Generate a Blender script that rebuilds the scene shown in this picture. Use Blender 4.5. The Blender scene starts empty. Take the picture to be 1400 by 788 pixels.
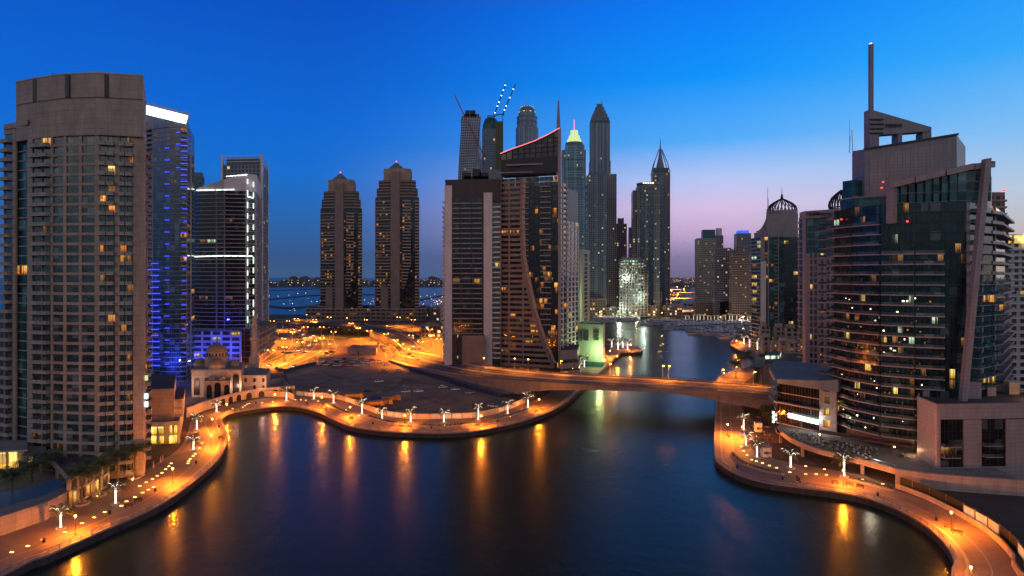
import bpy, math, random
from mathutils import Vector, Matrix
from mathutils.geometry import tessellate_polygon
R = random.Random(7)
rad = math.radians
S = bpy.context.scene
COL = S.collection
# ---------------------------------------------------------------- camera, sky, sun, exposure
F, H, HY = 800.0, 65.0, 376.0        # focal length in photo pixels, eye height (m), horizon row
def G(px, py, z=0.0):
    Y = (H - z) * F / (py - HY); return ((px - 700) / F * Y, Y)
def PXY(px, Y): return ((px - 700) / F * Y, Y)
def ZH(py, Y): return H - (py - HY) / F * Y
cam_d = bpy.data.cameras.new('camera'); cam = bpy.data.objects.new('camera', cam_d); COL.objects.link(cam)
cam.location = (0, 0, H); cam.rotation_euler = (rad(90), 0, 0)
cam_d.sensor_width = 36; cam_d.lens = F / 1400 * 36; cam_d.shift_y = -(394 - HY) / 1400
cam_d.clip_start = 1; cam_d.clip_end = 60000
S.camera = cam
S.view_settings.view_transform = 'Standard'; S.view_settings.look = 'None'
S.view_settings.exposure = 0; S.view_settings.gamma = 1; S.view_settings.use_curve_mapping = False
S.cycles.use_denoising = True
S.cycles.max_bounces = 5; S.cycles.diffuse_bounces = 2; S.cycles.glossy_bounces = 3
S.cycles.transparent_max_bounces = 4; S.cycles.sample_clamp_indirect = 4; S.cycles.sample_clamp_direct = 0
S.cycles.caustics_reflective = False; S.cycles.caustics_refractive = False

def lin(c):
    return tuple(((x / 255) / 12.92 if x / 255 <= .04045 else ((x / 255 + .055) / 1.055) ** 2.4) for x in c)
W = bpy.data.worlds.new('World'); S.world = W; W.use_nodes = True
nt = W.node_tree; N = nt.nodes; L = nt.links
for n in list(N): N.remove(n)
def mth(nt_, op, a, b=None, c=None, clamp=False):
    n = nt_.nodes.new('ShaderNodeMath'); n.operation = op; n.use_clamp = clamp
    for i, v in enumerate((a, b, c)):
        if v is None: continue
        if isinstance(v, (int, float)): n.inputs[i].default_value = v
        else: nt_.links.new(v, n.inputs[i])
    return n.outputs[0]
def ramp(nt_, fac, stops, interp='LINEAR'):
    n = nt_.nodes.new('ShaderNodeValToRGB'); cr = n.color_ramp; cr.interpolation = interp
    while len(cr.elements) > 1: cr.elements.remove(cr.elements[-1])
    for i, (p, c) in enumerate(stops):
        e = cr.elements[0] if i == 0 else cr.elements.new(p)
        e.position = p; e.color = tuple(c) + (1,) if len(c) == 3 else c
    if fac is not None: nt_.links.new(fac, n.inputs[0])
    return n.outputs[0]
def mixc(nt_, fac, a, b, mode='MIX'):
    n = nt_.nodes.new('ShaderNodeMix'); n.data_type = 'RGBA'; n.blend_type = mode
    for i, v in ((0, fac), (6, a), (7, b)):
        if isinstance(v, (int, float)): n.inputs[i].default_value = v
        elif isinstance(v, tuple): n.inputs[i].default_value = v + (1,) if len(v) == 3 else v
        else: nt_.links.new(v, n.inputs[i])
    return n.outputs[2]
tc = N.new('ShaderNodeTexCoord'); sx = N.new('ShaderNodeSeparateXYZ'); L.new(tc.outputs['Generated'], sx.inputs[0])
zz = mth(nt, 'MULTIPLY', sx.outputs[2], 2.0, clamp=True)      # sine of elevation 0..0.5 -> 0..1
az = mth(nt, 'ARCTAN2', sx.outputs[0], sx.outputs[1])          # 0 straight ahead, + to the right
def el(py): 
    t = (HY - py) / 830; return 2 * t / math.sqrt(1 + t * t)
ZEN = (.038, .036, .055)
rL = ramp(nt, zz, [(0, lin((56, 100, 146))), (el(355), lin((42, 92, 150))), (el(300), lin((30, 104, 182))), (el(240), lin((8, 112, 212))), (el(170), lin((0, 104, 216))), (el(0), lin((0, 80, 198))), (1, ZEN)])
rC = ramp(nt, zz, [(0, lin((132, 122, 158))), (el(350), lin((166, 146, 190))), (el(320), lin((214, 182, 222))), (el(285), lin((226, 202, 240))), (el(245), lin((186, 206, 253))), (el(195), lin((84, 176, 255))), (el(110), lin((0, 150, 255))), (el(0), lin((0, 122, 248))), (1, (.042, .045, .07))])
rR = ramp(nt, zz, [(0, lin((196, 176, 160))), (el(330), lin((212, 202, 202))), (el(280), lin((190, 210, 235))), (el(220), lin((130, 195, 250))), (el(130), lin((48, 170, 254))), (el(0), lin((0, 140, 250))), (1, (.045, .05, .08))])
f1 = mth(nt, 'DIVIDE', mth(nt, 'ADD', az, rad(20)), rad(42), clamp=True)
f1 = mth(nt, 'MULTIPLY', mth(nt, 'MULTIPLY', f1, f1), mth(nt, 'SUBTRACT', 3.0, mth(nt, 'MULTIPLY', f1, 2.0)))
f2 = mth(nt, 'DIVIDE', mth(nt, 'SUBTRACT', az, rad(20)), rad(21), clamp=True)
c = mixc(nt, f1, rL, rC); c = mixc(nt, f2, c, rR)
# behind the camera: unseen sky brightened and tinted to light the facades
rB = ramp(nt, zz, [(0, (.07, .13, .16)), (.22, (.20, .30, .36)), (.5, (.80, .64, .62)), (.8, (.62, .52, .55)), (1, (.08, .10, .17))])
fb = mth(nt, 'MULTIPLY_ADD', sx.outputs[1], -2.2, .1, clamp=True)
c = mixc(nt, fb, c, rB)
sky = N.new('ShaderNodeTexSky'); sky.sky_type = 'NISHITA'; sky.sun_disc = False
sky.sun_elevation = rad(-3); sky.sun_rotation = rad(48); sky.altitude = 60
bg2 = N.new('ShaderNodeBackground'); L.new(sky.outputs[0], bg2.inputs[0]); bg2.inputs[1].default_value = .02
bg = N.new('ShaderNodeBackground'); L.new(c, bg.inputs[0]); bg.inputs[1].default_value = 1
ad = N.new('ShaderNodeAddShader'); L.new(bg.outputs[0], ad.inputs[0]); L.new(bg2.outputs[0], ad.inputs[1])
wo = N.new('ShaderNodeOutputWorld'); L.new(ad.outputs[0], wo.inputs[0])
sd = bpy.data.lights.new('sun', 'SUN'); sd.energy = .12; sd.angle = rad(30); sd.color = (1, .72, .6)
so = bpy.data.objects.new('sun', sd); COL.objects.link(so)
so.rotation_euler = Vector((-math.sin(rad(48)), -math.cos(rad(48)), -.12)).to_track_quat('-Z', 'Y').to_euler()

# ---------------------------------------------------------------- materials
M = {}
def newmat(name):
    m = bpy.data.materials.new(name); m.use_nodes = True; M[name] = m
    nt = m.node_tree; b = nt.nodes['Principled BSDF']; return m, nt, b
def tcn(nt, kind='Object'):
    for n in nt.nodes:
        if n.bl_idname == 'ShaderNodeTexCoord': return n.outputs[kind]
    return nt.nodes.new('ShaderNodeTexCoord').outputs[kind]
def noise(nt, scale, detail=3, vec=None, rough=.5):
    n = nt.nodes.new('ShaderNodeTexNoise'); n.inputs['Scale'].default_value = scale; n.inputs['Detail'].default_value = detail
    n.inputs['Roughness'].default_value = rough
    nt.links.new(vec if vec is not None else tcn(nt), n.inputs['Vector']); return n.outputs['Fac']
def wpos(nt): return nt.nodes.new('ShaderNodeNewGeometry').outputs['Position']
def vscale(nt, vec, s):
    n = nt.nodes.new('ShaderNodeVectorMath'); n.operation = 'MULTIPLY'; nt.links.new(vec, n.inputs[0]); n.inputs[1].default_value = s
    return n.outputs[0]
def bump(nt, b, h, strength, dist):
    n = nt.nodes.new('ShaderNodeBump'); n.inputs['Strength'].default_value = strength; n.inputs['Distance'].default_value = dist
    nt.links.new(h, n.inputs['Height']); nt.links.new(n.outputs[0], b.inputs['Normal'])
def solid(name, col, rough=.7, var=.25, scale=.35, metal=0, streak=True, joint=None):
    m, nt, b = newmat(name)
    p = wpos(nt)
    a = noise(nt, scale, 4, vscale(nt, p, (1, 1, .35 if streak else 1)))
    f = noise(nt, scale * 9, 3, vscale(nt, p, (1, 1, .15 if streak else 1)))
    k = mth(nt, 'ADD', mth(nt, 'MULTIPLY', a, .7), mth(nt, 'MULTIPLY', f, .3))
    lo = tuple(x * (1 - var) for x in col); hi = tuple(min(1, x * (1 + var)) for x in col)
    cl = ramp(nt, k, [(.32, lo), (.68, hi)])
    if joint:
        s = nt.nodes.new('ShaderNodeSeparateXYZ'); nt.links.new(tcn(nt, 'UV'), s.inputs[0]); ls_ = []
        for i, w_ in enumerate(joint): ls_.append(mth(nt, 'LESS_THAN', mth(nt, 'FRACT', mth(nt, 'ADD', mth(nt, 'DIVIDE', s.outputs[i], w_), .5)), .09 / w_))
        cb = nt.nodes.new('ShaderNodeCombineXYZ')
        for i, w_ in enumerate(joint): nt.links.new(mth(nt, 'FLOOR', mth(nt, 'ADD', mth(nt, 'DIVIDE', s.outputs[i], w_), .5)), cb.inputs[i])
        wn = nt.nodes.new('ShaderNodeTexWhiteNoise'); nt.links.new(cb.outputs[0], wn.inputs['Vector'])
        cl = mixc(nt, mth(nt, 'MULTIPLY', wn.outputs['Value'], .22), cl, tuple(x * .6 for x in col)); cl = mixc(nt, mth(nt, 'MULTIPLY', mth(nt, 'MAXIMUM', ls_[0], ls_[1]), .55), cl, tuple(x * .25 for x in col))
    nt.links.new(cl, b.inputs['Base Color'])
    b.inputs['Roughness'].default_value = rough; b.inputs['Metallic'].default_value = metal
    return m
def emis(name, col, s, samp=True, base=(.1, .1, .1)):
    m, nt, b = newmat(name); b.inputs['Base Color'].default_value = base + (1,)
    b.inputs['Emission Color'].default_value = col + (1,); b.inputs['Emission Strength'].default_value = s
    if not samp: m.cycles.emission_sampling = 'NONE'
    return m
solid('beige', (.46, .35, .29), joint=(3.6, 1.6)); solid('beige_light', (.55, .46, .39), joint=(2.4, 1.2)); solid('concrete', (.36, .33, .31)); solid('bridge_concrete', (.20, .175, .175), joint=(6, 3)); solid('white_paint', (.68, .64, .66), var=.12)
solid('brown_stone', (.33, .225, .19), joint=(2.4, 1.2)); solid('brown_clad', (.48, .33, .265)); solid('dark_brown', (.045, .032, .03), .45); solid('red_brown', (.17, .06, .045))
solid('grey_panel', (.30, .27, .31), .5, .15, joint=(1.8, 2.6)); solid('pink_panel', (.38, .31, .33), .5, .15, joint=(2.0, 1.3)); solid('pink_concrete', (.50, .38, .34), joint=(4, 1.5)); solid('grey_blue', (.18, .22, .26))
solid('pale_green', (.42, .54, .42), var=.1); solid('dark_metal', (.03, .03, .035), .4, metal=.6); solid('steel', (.35, .35, .37), .35, metal=.8); solid('white_metal', (.7, .7, .72), .4)
solid('asphalt', (.085, .08, .075), .8, .3, .2, streak=False); solid('sand', (.27, .19, .145), .95, .45, .06, streak=False); solid('soil', (.075, .058, .05), .95, .35, .12, streak=False)
solid('kerb', (.42, .36, .33), .8, .15); solid('coping', (.34, .26, .235), .7, .15); solid('quay_wall', (.05, .04, .036), .8, .5, .8)
solid('grass', (.035, .06, .015), .9, .4, .5, streak=False); solid('leaf', (.075, .105, .04), .6, .5, .8, streak=False); solid('bark', (.16, .11, .075), .9, .35, 3)
solid('far_land', (.045, .05, .06), .95, .3, .01, streak=False); solid('roof_dark', (.07, .065, .07), .85, .35, .2, streak=False); solid('roof_pale', (.25, .23, .22), .85, .25, .15, streak=False)
solid('lot_red', (.35, .02, .015), .5); solid('yellow_paint', (.62, .27, .02), .5); solid('blue_paint', (.02, .10, .32), .5); solid('navy', (.012, .03, .10), .5)
solid('teal', (.02, .12, .13), .35); solid('canvas_red', (.16, .06, .05), .9); solid('fabric', (.55, .45, .42), .9); solid('wood', (.12, .055, .03), .6); solid('rubber', (.02, .02, .02), .8); solid('dome_brown', (.32, .22, .14), .55)
solid('paint_white', (.75, .73, .70), .6, .15, .8); solid('hull_white', (.58, .59, .63), .35, .08); solid('black', (.012, .012, .014), .4); solid('crane_red', (.5, .03, .03), .5); solid('scaffold_blue', (.02, .12, .28), .6); solid('skin_cloth', (.1, .08, .09), .9)
def carpaint(name, col):
    m, nt, b = newmat(name); b.inputs['Base Color'].default_value = col + (1,); b.inputs['Roughness'].default_value = .3
    b.inputs['Coat Weight'].default_value = .7
for nme, c_ in (('car_white', (.7, .7, .7)), ('car_silver', (.32, .33, .35)), ('car_black', (.02, .02, .022)), ('car_red', (.35, .02, .02)), ('car_blue', (.03, .07, .2)), ('car_sand', (.4, .32, .2))): carpaint(nme, c_)
# paving of the promenade: blocks in two tints with joints
m, nt, b = newmat('paving')
p = wpos(nt); br = nt.nodes.new('ShaderNodeTexBrick'); nt.links.new(p, br.inputs['Vector']); br.inputs['Scale'].default_value = .8
br.inputs['Color1'].default_value = (.30, .21, .17, 1); br.inputs['Color2'].default_value = (.21, .14, .12, 1); br.inputs['Mortar'].default_value = (.13, .1, .09, 1); br.inputs['Mortar Size'].default_value = .015
nz = noise(nt, .12, 4, p)
nt.links.new(mixc(nt, .55, br.outputs[0], ramp(nt, nz, [(.35, (.14, .10, .085)), (.65, (.34, .24, .19))]), 'MIX'), b.inputs['Base Color']); b.inputs['Roughness'].default_value = .6
# water, smoothed by the long exposure: fine ripples over a slow swell
m, nt, b = newmat('water')
b.inputs['Base Color'].default_value = (.010, .030, .030, 1); b.inputs['IOR'].default_value = 1.33
b.inputs['Specular IOR Level'].default_value = .5; b.inputs['Specular Tint'].default_value = (.78, .95, .47, 1)
p = wpos(nt)
n1 = noise(nt, .30, 4, vscale(nt, p, (1, .8, 1)), .65); n2 = noise(nt, .025, 3, p)
nt.links.new(mth(nt, 'MULTIPLY_ADD', n2, .08, .22), b.inputs['Roughness'])
bump(nt, b, mth(nt, 'ADD', mth(nt, 'MULTIPLY', n1, 1), mth(nt, 'MULTIPLY', n2, 1.5)), .36, .3)
def glass(name, col, rough=.08, tint=.5, spec=.9, mull=1.25):
    """Window pane: dark reflective glass, mullions drawn from pane UV in metres, each pane a little different"""
    m, nt, b = newmat(name)
    uv = tcn(nt, 'UV'); s = nt.nodes.new('ShaderNodeSeparateXYZ'); nt.links.new(uv, s.inputs[0])
    fr = mth(nt, 'FRACT', mth(nt, 'DIVIDE', s.outputs[0], mull)); mu = mth(nt, 'LESS_THAN', fr, .07)
    p = wpos(nt); wn = nt.nodes.new('ShaderNodeTexWhiteNoise')
    sn = nt.nodes.new('ShaderNodeVectorMath'); sn.operation = 'SNAP'; nt.links.new(p, sn.inputs[0]); sn.inputs[1].default_value = (2.6, 2.6, 3.2)
    nt.links.new(sn.outputs[0], wn.inputs['Vector'])
    cc = ramp(nt, wn.outputs['Value'], [(0, tuple(x * .45 for x in col)), (.6, col), (.9, tuple(min(1, x * 1.7) for x in col)), (.94, tuple(min(1, x * 2.2 + .05) for x in col)), (1, tuple(min(1, x * 2.2 + .09) for x in col))])
    nt.links.new(mixc(nt, mu, cc, (.05, .045, .045)), b.inputs['Base Color'])
    nt.links.new(mth(nt, 'MULTIPLY_ADD', mu, .4, rough), b.inputs['Roughness'])
    b.inputs['Specular IOR Level'].default_value = spec; b.inputs['IOR'].default_value = 1.55
    bn = nt.nodes.new('ShaderNodeTexNoise'); bn.inputs['Scale'].default_value = .35; nt.links.new(p, bn.inputs['Vector'])
    bump(nt, b, bn.outputs['Fac'], .15, .5)
    return m
glass('glass', (.045, .068, .075)); glass('glass_teal', (.012, .085, .10), .05, spec=.5); glass('glass_deep', (.004, .022, .026), .05, spec=.45); glass('glass_blue', (.015, .05, .11), .06); glass('glass_black', (.008, .009, .012), .06, spec=.5); glass('glass_brown', (.035, .022, .018), .1)
def lit(name, c1, c2, s, samp=False):
    """Window with a lamp on inside: curtain folds, furniture and mullions break the glow"""
    m, nt, b = newmat(name)
    uv = tcn(nt, 'UV'); sp_ = nt.nodes.new('ShaderNodeSeparateXYZ'); nt.links.new(uv, sp_.inputs[0])
    fr = mth(nt, 'FRACT', mth(nt, 'DIVIDE', sp_.outputs[0], 1.25)); mu = mth(nt, 'LESS_THAN', fr, .07)
    p = wpos(nt); k = noise(nt, .55, 2, vscale(nt, p, (1, 1, .08)), .6); k2 = noise(nt, 1.6, 3, p, .7)
    v = mth(nt, 'DIVIDE', sp_.outputs[1], 2.6, clamp=True)                        # bright ceiling, furniture below
    room = mth(nt, 'ADD', mth(nt, 'MULTIPLY', v, .55), mth(nt, 'MULTIPLY', k2, .65))
    wn = nt.nodes.new('ShaderNodeTexWhiteNoise'); sn = nt.nodes.new('ShaderNodeVectorMath'); sn.operation = 'SNAP'; nt.links.new(p, sn.inputs[0]); sn.inputs[1].default_value = (3.1, 3.1, 3.3); nt.links.new(sn.outputs[0], wn.inputs['Vector'])
    col = ramp(nt, room, [(.25, tuple(x * .06 for x in c2)), (.5, c2), (.85, c1)])
    cur = ramp(nt, k, [(.44, (.08, .08, .08)), (.5, (1, 1, 1))])
    col = mixc(nt, 1.0, col, cur, 'MULTIPLY'); col = mixc(nt, 1.0, col, ramp(nt, wn.outputs['Value'], [(0, (.25, .2, .16)), (.5, (.7, .66, .6)), (1, (1.0, 1.0, 1.0))]), 'MULTIPLY')
    col = mixc(nt, mu, col, (.01, .005, .002))
    nt.links.new(col, b.inputs['Emission Color']); b.inputs['Emission Strength'].default_value = s
    b.inputs['Base Color'].default_value = (.03, .03, .03, 1); b.inputs['Roughness'].default_value = .15
    if not samp: m.cycles.emission_sampling = 'NONE'
lit('lit_warm', (1, .55, .12), (.75, .25, .03), 1.4); lit('lit_yellow', (1, .8, .25), (.75, .42, .05), 1.3); lit('lit_dim', (.45, .2, .05), (.12, .05, .015), .9)
lit('lit_cool', (.8, 1, .75), (.3, .45, .3), 1.1); lit('lit_orange', (1, .35, .04), (.6, .15, .01), 1.1); lit('lit_shop', (1, .75, .2), (.9, .5, .06), 2.2, True)
lit('lit_work', (.9, 1, .75), (.35, .75, .45), 1.8); lit('lit_screen', (1, .75, .5), (.8, .35, .12), 1.2)
emis('bulb_orange', (1, .42, .06), 45); emis('bulb_warm', (1, .62, .22), 22); emis('fairy', (1, .80, .66), 5.0); fm = M['fairy'].node_tree; fb_ = fm.nodes['Principled BSDF']; fm.links.new(mth(fm, 'MULTIPLY_ADD', mth(fm, 'GREATER_THAN', noise(fm, 9, 2, vscale(fm, tcn(fm), (1, 1, 1.6)), .7), .5), 4.6, .7), fb_.inputs['Emission Strength']); emis('fairy_dim', (1, .70, .50), 1.5, False); emis('fairy_soft', (1, .78, .62), 3.2, False)
emis('led_white', (.85, 1, .85), 3.0); emis('led_blue', (.02, .045, 1), 3.2); emis('led_cyan', (.6, .85, 1), 5); emis('led_red', (1, .05, .03), 4, False); emis('led_pink', (1, .2, .25), 1.6, False)
emis('paving_glow', (1, .58, .14), 9); emis('head_white', (1, .9, .7), 14, False); emis('tail_red', (1, .03, .01), 5, False); emis('panel_white', (.9, 1, .85), 3.5); emis('crown_green', (.8, 1, .42), .85); emis('far_orange', (1, .45, .08), 6, False); emis('far_white', (1, .8, .5), 4, False); emis('pool_glow', (.01, .10, .34), .12, True, (.01, .03, .06))
def facmat(name, wall, gl, mw=3.2, fh=3.4, pier=.3, sp=.32, lp=.05, litc=((1, .6, .15), (1, .8, .4)), ls=.8, rough=.15, cells=(1, 1), vert=0):
    """Far facade: window openings laid out in metres along the wall (u) and up it (v)"""
    m, nt, b = newmat(name)
    uv = tcn(nt, 'UV'); s = nt.nodes.new('ShaderNodeSeparateXYZ'); nt.links.new(uv, s.inputs[0])
    u = mth(nt, 'DIVIDE', s.outputs[0], mw); v = mth(nt, 'DIVIDE', s.outputs[1], fh)
    wm = mth(nt, 'MAXIMUM', mth(nt, 'LESS_THAN', mth(nt, 'FRACT', u), pier), mth(nt, 'LESS_THAN', mth(nt, 'FRACT', v), sp))
    if vert:
        wm = mth(nt, 'MAXIMUM', wm, mth(nt, 'LESS_THAN', mth(nt, 'FRACT', mth(nt, 'DIVIDE', s.outputs[0], vert)), .28))
    cb = nt.nodes.new('ShaderNodeCombineXYZ'); nt.links.new(mth(nt, 'FLOOR', u), cb.inputs[0]); nt.links.new(mth(nt, 'FLOOR', v), cb.inputs[1])
    wn = nt.nodes.new('ShaderNodeTexWhiteNoise'); nt.links.new(cb.outputs[0], wn.inputs['Vector'])
    on = mth(nt, 'LESS_THAN', wn.outputs['Value'], lp)
    lc = ramp(nt, mth(nt, 'DIVIDE', wn.outputs['Value'], lp), [(0, litc[0]), (.5, tuple(x * .4 for x in litc[0])), (1, litc[1])])
    g2 = ramp(nt, wn.outputs['Value'], [(0, tuple(x * .5 for x in gl)), (1, tuple(x * 1.6 for x in gl))])
    nw = noise(nt, .06, 4, vscale(nt, wpos(nt), (1, 1, .4)))
    w2 = ramp(nt, nw, [(.3, tuple(x * .8 for x in wall)), (.7, tuple(min(1, x * 1.15) for x in wall))])
    nt.links.new(mixc(nt, wm, g2, w2), b.inputs['Base Color'])
    nt.links.new(mth(nt, 'MULTIPLY_ADD', wm, .6, rough), b.inputs['Roughness'])
    nt.links.new(lc, b.inputs['Emission Color'])
    nt.links.new(mth(nt, 'MULTIPLY', mth(nt, 'MULTIPLY', on, mth(nt, 'SUBTRACT', 1.0, wm)), ls), b.inputs['Emission Strength'])
    m.cycles.emission_sampling = 'NONE'
    return m

# ---------------------------------------------------------------- mesh helpers
class MB:
    def __init__(s): s.v = []; s.f = []; s.m = []; s.uv = []
    def face(s, pts, m, uv=None):
        i = len(s.v); s.v += [tuple(p) for p in pts]; s.f.append(list(range(i, i + len(pts)))); s.m.append(m)
        if uv is None:
            p0 = Vector(pts[0]); uv = [((Vector(p) - p0).xy.length, (p[2] - p0.z)) for p in pts]
        s.uv += list(uv)
    def hexa(s, a, b_, m, top=True, bot=True):
        """a, b_: bottom and top quads (same winding, counter-clockwise from above)"""
        i = len(s.v); s.v += [tuple(p) for p in a] + [tuple(p) for p in b_]
        for k in range(4):
            k2 = (k + 1) % 4; w = (Vector(a[k2]) - Vector(a[k])).length; h = (Vector(b_[k]) - Vector(a[k])).length
            s.f.append([i + k, i + k2, i + 4 + k2, i + 4 + k]); s.m.append(m); s.uv += [(0, 0), (w, 0), (w, h), (0, h)]
        s.f.append([i + 4, i + 5, i + 6, i + 7]); s.m.append(m); s.uv += [(0, 0)] * 4
        s.f.append([i + 3, i + 2, i + 1, i]); s.m.append(m); s.uv += [(0, 0)] * 4
    def box(s, c, d, m, rz=0):
        ca, sa = math.cos(rz), math.sin(rz); hx, hy, hz = d[0] / 2, d[1] / 2, d[2] / 2
        q = [(c[0] + x * ca - y * sa, c[1] + x * sa + y * ca) for x, y in ((-hx, -hy), (hx, -hy), (hx, hy), (-hx, hy))]
        s.hexa([(x, y, c[2] - hz) for x, y in q], [(x, y, c[2] + hz) for x, y in q], m)
    def wallseg(s, A, B, o0, o1, z0, z1, m, z0b=None, z1b=None):
        """Slab along A->B between outward offsets o0 (inner) and o1 (outer); outward = right of A->B"""
        dx, dy = B[0] - A[0], B[1] - A[1]; l = math.hypot(dx, dy) or 1; nx, ny = dy / l, -dx / l
        a0 = (A[0] + nx * o1, A[1] + ny * o1); a1 = (B[0] + nx * o1, B[1] + ny * o1); a2 = (B[0] + nx * o0, B[1] + ny * o0); a3 = (A[0] + nx * o0, A[1] + ny * o0)
        z0b = z0 if z0b is None else z0b; z1b = z1 if z1b is None else z1b
        s.hexa([a0 + (z0,), a1 + (z0b,), a2 + (z0b,), a3 + (z0,)], [a0 + (z1,), a1 + (z1b,), a2 + (z1b,), a3 + (z1,)], m)
    def prism(s, poly, z0, z1, m, mt=None, bottom=True):
        """poly counter-clockwise from above; z1 may be a list with one height per corner"""
        n = len(poly); zt = z1 if isinstance(z1, (list, tuple)) else [z1] * n; zb = z0 if isinstance(z0, (list, tuple)) else [z0] * n; u = 0
        for k in range(n):
            a, b_ = poly[k], poly[(k + 1) % n]; k2 = (k + 1) % n; w = math.hypot(b_[0] - a[0], b_[1] - a[1])
            s.face([(a[0], a[1], zb[k]), (b_[0], b_[1], zb[k2]), (b_[0], b_[1], zt[k2]), (a[0], a[1], zt[k])], m, [(u, zb[k]), (u + w, zb[k2]), (u + w, zt[k2]), (u, zt[k])]); u += w
        tri = tessellate_polygon([[Vector((x, y, 0)) for x, y in poly]])
        for t in tri:
            pts = [poly[i] for i in t]
            ar = (pts[1][0] - pts[0][0]) * (pts[2][1] - pts[0][1]) - (pts[2][0] - pts[0][0]) * (pts[1][1] - pts[0][1])
            tt = t if ar > 0 else t[::-1]
            s.face([(poly[i][0], poly[i][1], zt[i]) for i in tt], mt or m)
            if bottom: s.face([(poly[i][0], poly[i][1], zb[i]) for i in tt[::-1]], mt or m)
    def ring(s, poly, o0, o1, z0, z1, m):
        a = inset(poly, -o0); b_ = inset(poly, -o1); n = len(poly)
        for k in range(n):
            k2 = (k + 1) % n
            s.hexa([b_[k] + (z0,), b_[k2] + (z0,), a[k2] + (z0,), a[k] + (z0,)], [b_[k] + (z1,), b_[k2] + (z1,), a[k2] + (z1,), a[k] + (z1,)], m)
    def tube(s, pts, r, m, n=6, cap=True):
        pts = [Vector(p) for p in pts]; rs = r if isinstance(r, (list, tuple)) else [r] * len(pts); base = len(s.v)
        for i, p in enumerate(pts):
            d = (pts[min(i + 1, len(pts) - 1)] - pts[max(i - 1, 0)]).normalized()
            up = Vector((0, 0, 1)) if abs(d.z) < .9 else Vector((1, 0, 0)); e = d.cross(up).normalized(); g = d.cross(e)
            for k in range(n):
                a = 2 * math.pi * k / n; s.v.append(tuple(p + (e * math.cos(a) + g * math.sin(a)) * rs[i]))
        for i in range(len(pts) - 1):
            for k in range(n):
                k2 = (k + 1) % n; s.f.append([base + i * n + k, base + (i + 1) * n + k, base + (i + 1) * n + k2, base + i * n + k2]); s.m.append(m); s.uv += [(0, 0)] * 4
        if cap:
            s.f.append([base + k for k in range(n)]); s.m.append(m); s.uv += [(0, 0)] * n
            e = base + (len(pts) - 1) * n; s.f.append([e + k for k in range(n)][::-1]); s.m.append(m); s.uv += [(0, 0)] * n
    def lathe(s, c, prof, m, n=16):
        """prof: list of (radius, z)"""
        base = len(s.v)
        for r, z in prof:
            for k in range(n):
                a = 2 * math.pi * k / n; s.v.append((c[0] + r * math.cos(a), c[1] + r * math.sin(a), z))
        for i in range(len(prof) - 1):
            for k in range(n):
                k2 = (k + 1) % n; s.f.append([base + i * n + k, base + i * n + k2, base + (i + 1) * n + k2, base + (i + 1) * n + k]); s.m.append(m)
                w = 2 * math.pi * prof[i][0] / n; s.uv += [(k * w, prof[i][1]), ((k + 1) * w, prof[i][1]), ((k + 1) * w, prof[i + 1][1]), (k * w, prof[i + 1][1])]
    def add(s, o, mat4):
        i = len(s.v); s.v += [tuple(mat4 @ Vector(p)) for p in o.v]; s.f += [[i + k for k in f] for f in o.f]; s.m += o.m; s.uv += o.uv
    def mesh(s, name, org=(0, 0, 0), smooth=False):
        me = bpy.data.meshes.new(name); ox, oy, oz = org
        me.from_pydata([(x - ox, y - oy, z - oz) for x, y, z in s.v], [], s.f)
        names = list(dict.fromkeys(s.m))
        for k in names: me.materials.append(M[k])
        if len(names) > 1:
            ix = {k: i for i, k in enumerate(names)}; me.polygons.foreach_set('material_index', [ix[k] for k in s.m])
        ul = me.uv_layers.new(name='UVMap'); fl = [0.0] * (len(s.uv) * 2)
        fl[0::2] = [a[0] for a in s.uv]; fl[1::2] = [a[1] for a in s.uv]; ul.data.foreach_set('uv', fl)
        if smooth: me.polygons.foreach_set('use_smooth', [True] * len(me.polygons))
        me.update(); return me
    def build(s, name, parent=None, loc=None, smooth=False):
        org = tuple(parent.location) if (parent is not None and loc is None) else (loc or (0, 0, 0))
        o = bpy.data.objects.new(name, s.mesh(name, org, smooth)); COL.objects.link(o)
        if parent is not None: o.parent = parent
        else: o.location = org
        return o
def inset(poly, d):
    n = len(poly); out = []
    for k in range(n):
        p0, p1, p2 = poly[k - 1], poly[k], poly[(k + 1) % n]
        def nrm(a, b_):
            dx, dy = b_[0] - a[0], b_[1] - a[1]; l = math.hypot(dx, dy) or 1; return dy / l, -dx / l
        n1, n2 = nrm(p0, p1), nrm(p1, p2); bx, by = n1[0] + n2[0], n1[1] + n2[1]; l2 = bx * bx + by * by
        k_ = 2 / max(l2, .35); out.append((p1[0] - bx * k_ * d, p1[1] - by * k_ * d))
    return out
def tag(o, label=None, cat=None, group=None, kind=None):
    for k, v in (('label', label), ('category', cat), ('group', group), ('kind', kind)):
        if v: o[k] = v
    return o
def thing(name, label, cat, loc=(0, 0, 0), group=None, rz=0):
    o = bpy.data.objects.new(name, None); COL.objects.link(o); o.location = loc; o.rotation_euler = (0, 0, rz); o.empty_display_size = .1
    return tag(o, label, cat, group)
def copy_tree(o, parent=None):
    c = o.copy(); COL.objects.link(c); c.parent = parent
    for ch in o.children: copy_tree(ch, c)
    return c
def place(proto, used, x, y, z, rz, label, group=None, s=1):
    """first call uses the prototype itself, later calls copy it and its parts"""
    o = proto if not used else copy_tree(proto); used.append(1)
    o.location = (x, y, z); o.rotation_euler = (0, 0, rz); o.scale = (s, s, s); o['label'] = label
    if group: o['group'] = group
    return o
ORD = 'first second third fourth fifth sixth seventh eighth ninth tenth eleventh twelfth thirteenth fourteenth fifteenth sixteenth seventeenth eighteenth nineteenth twentieth'.split()
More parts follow.
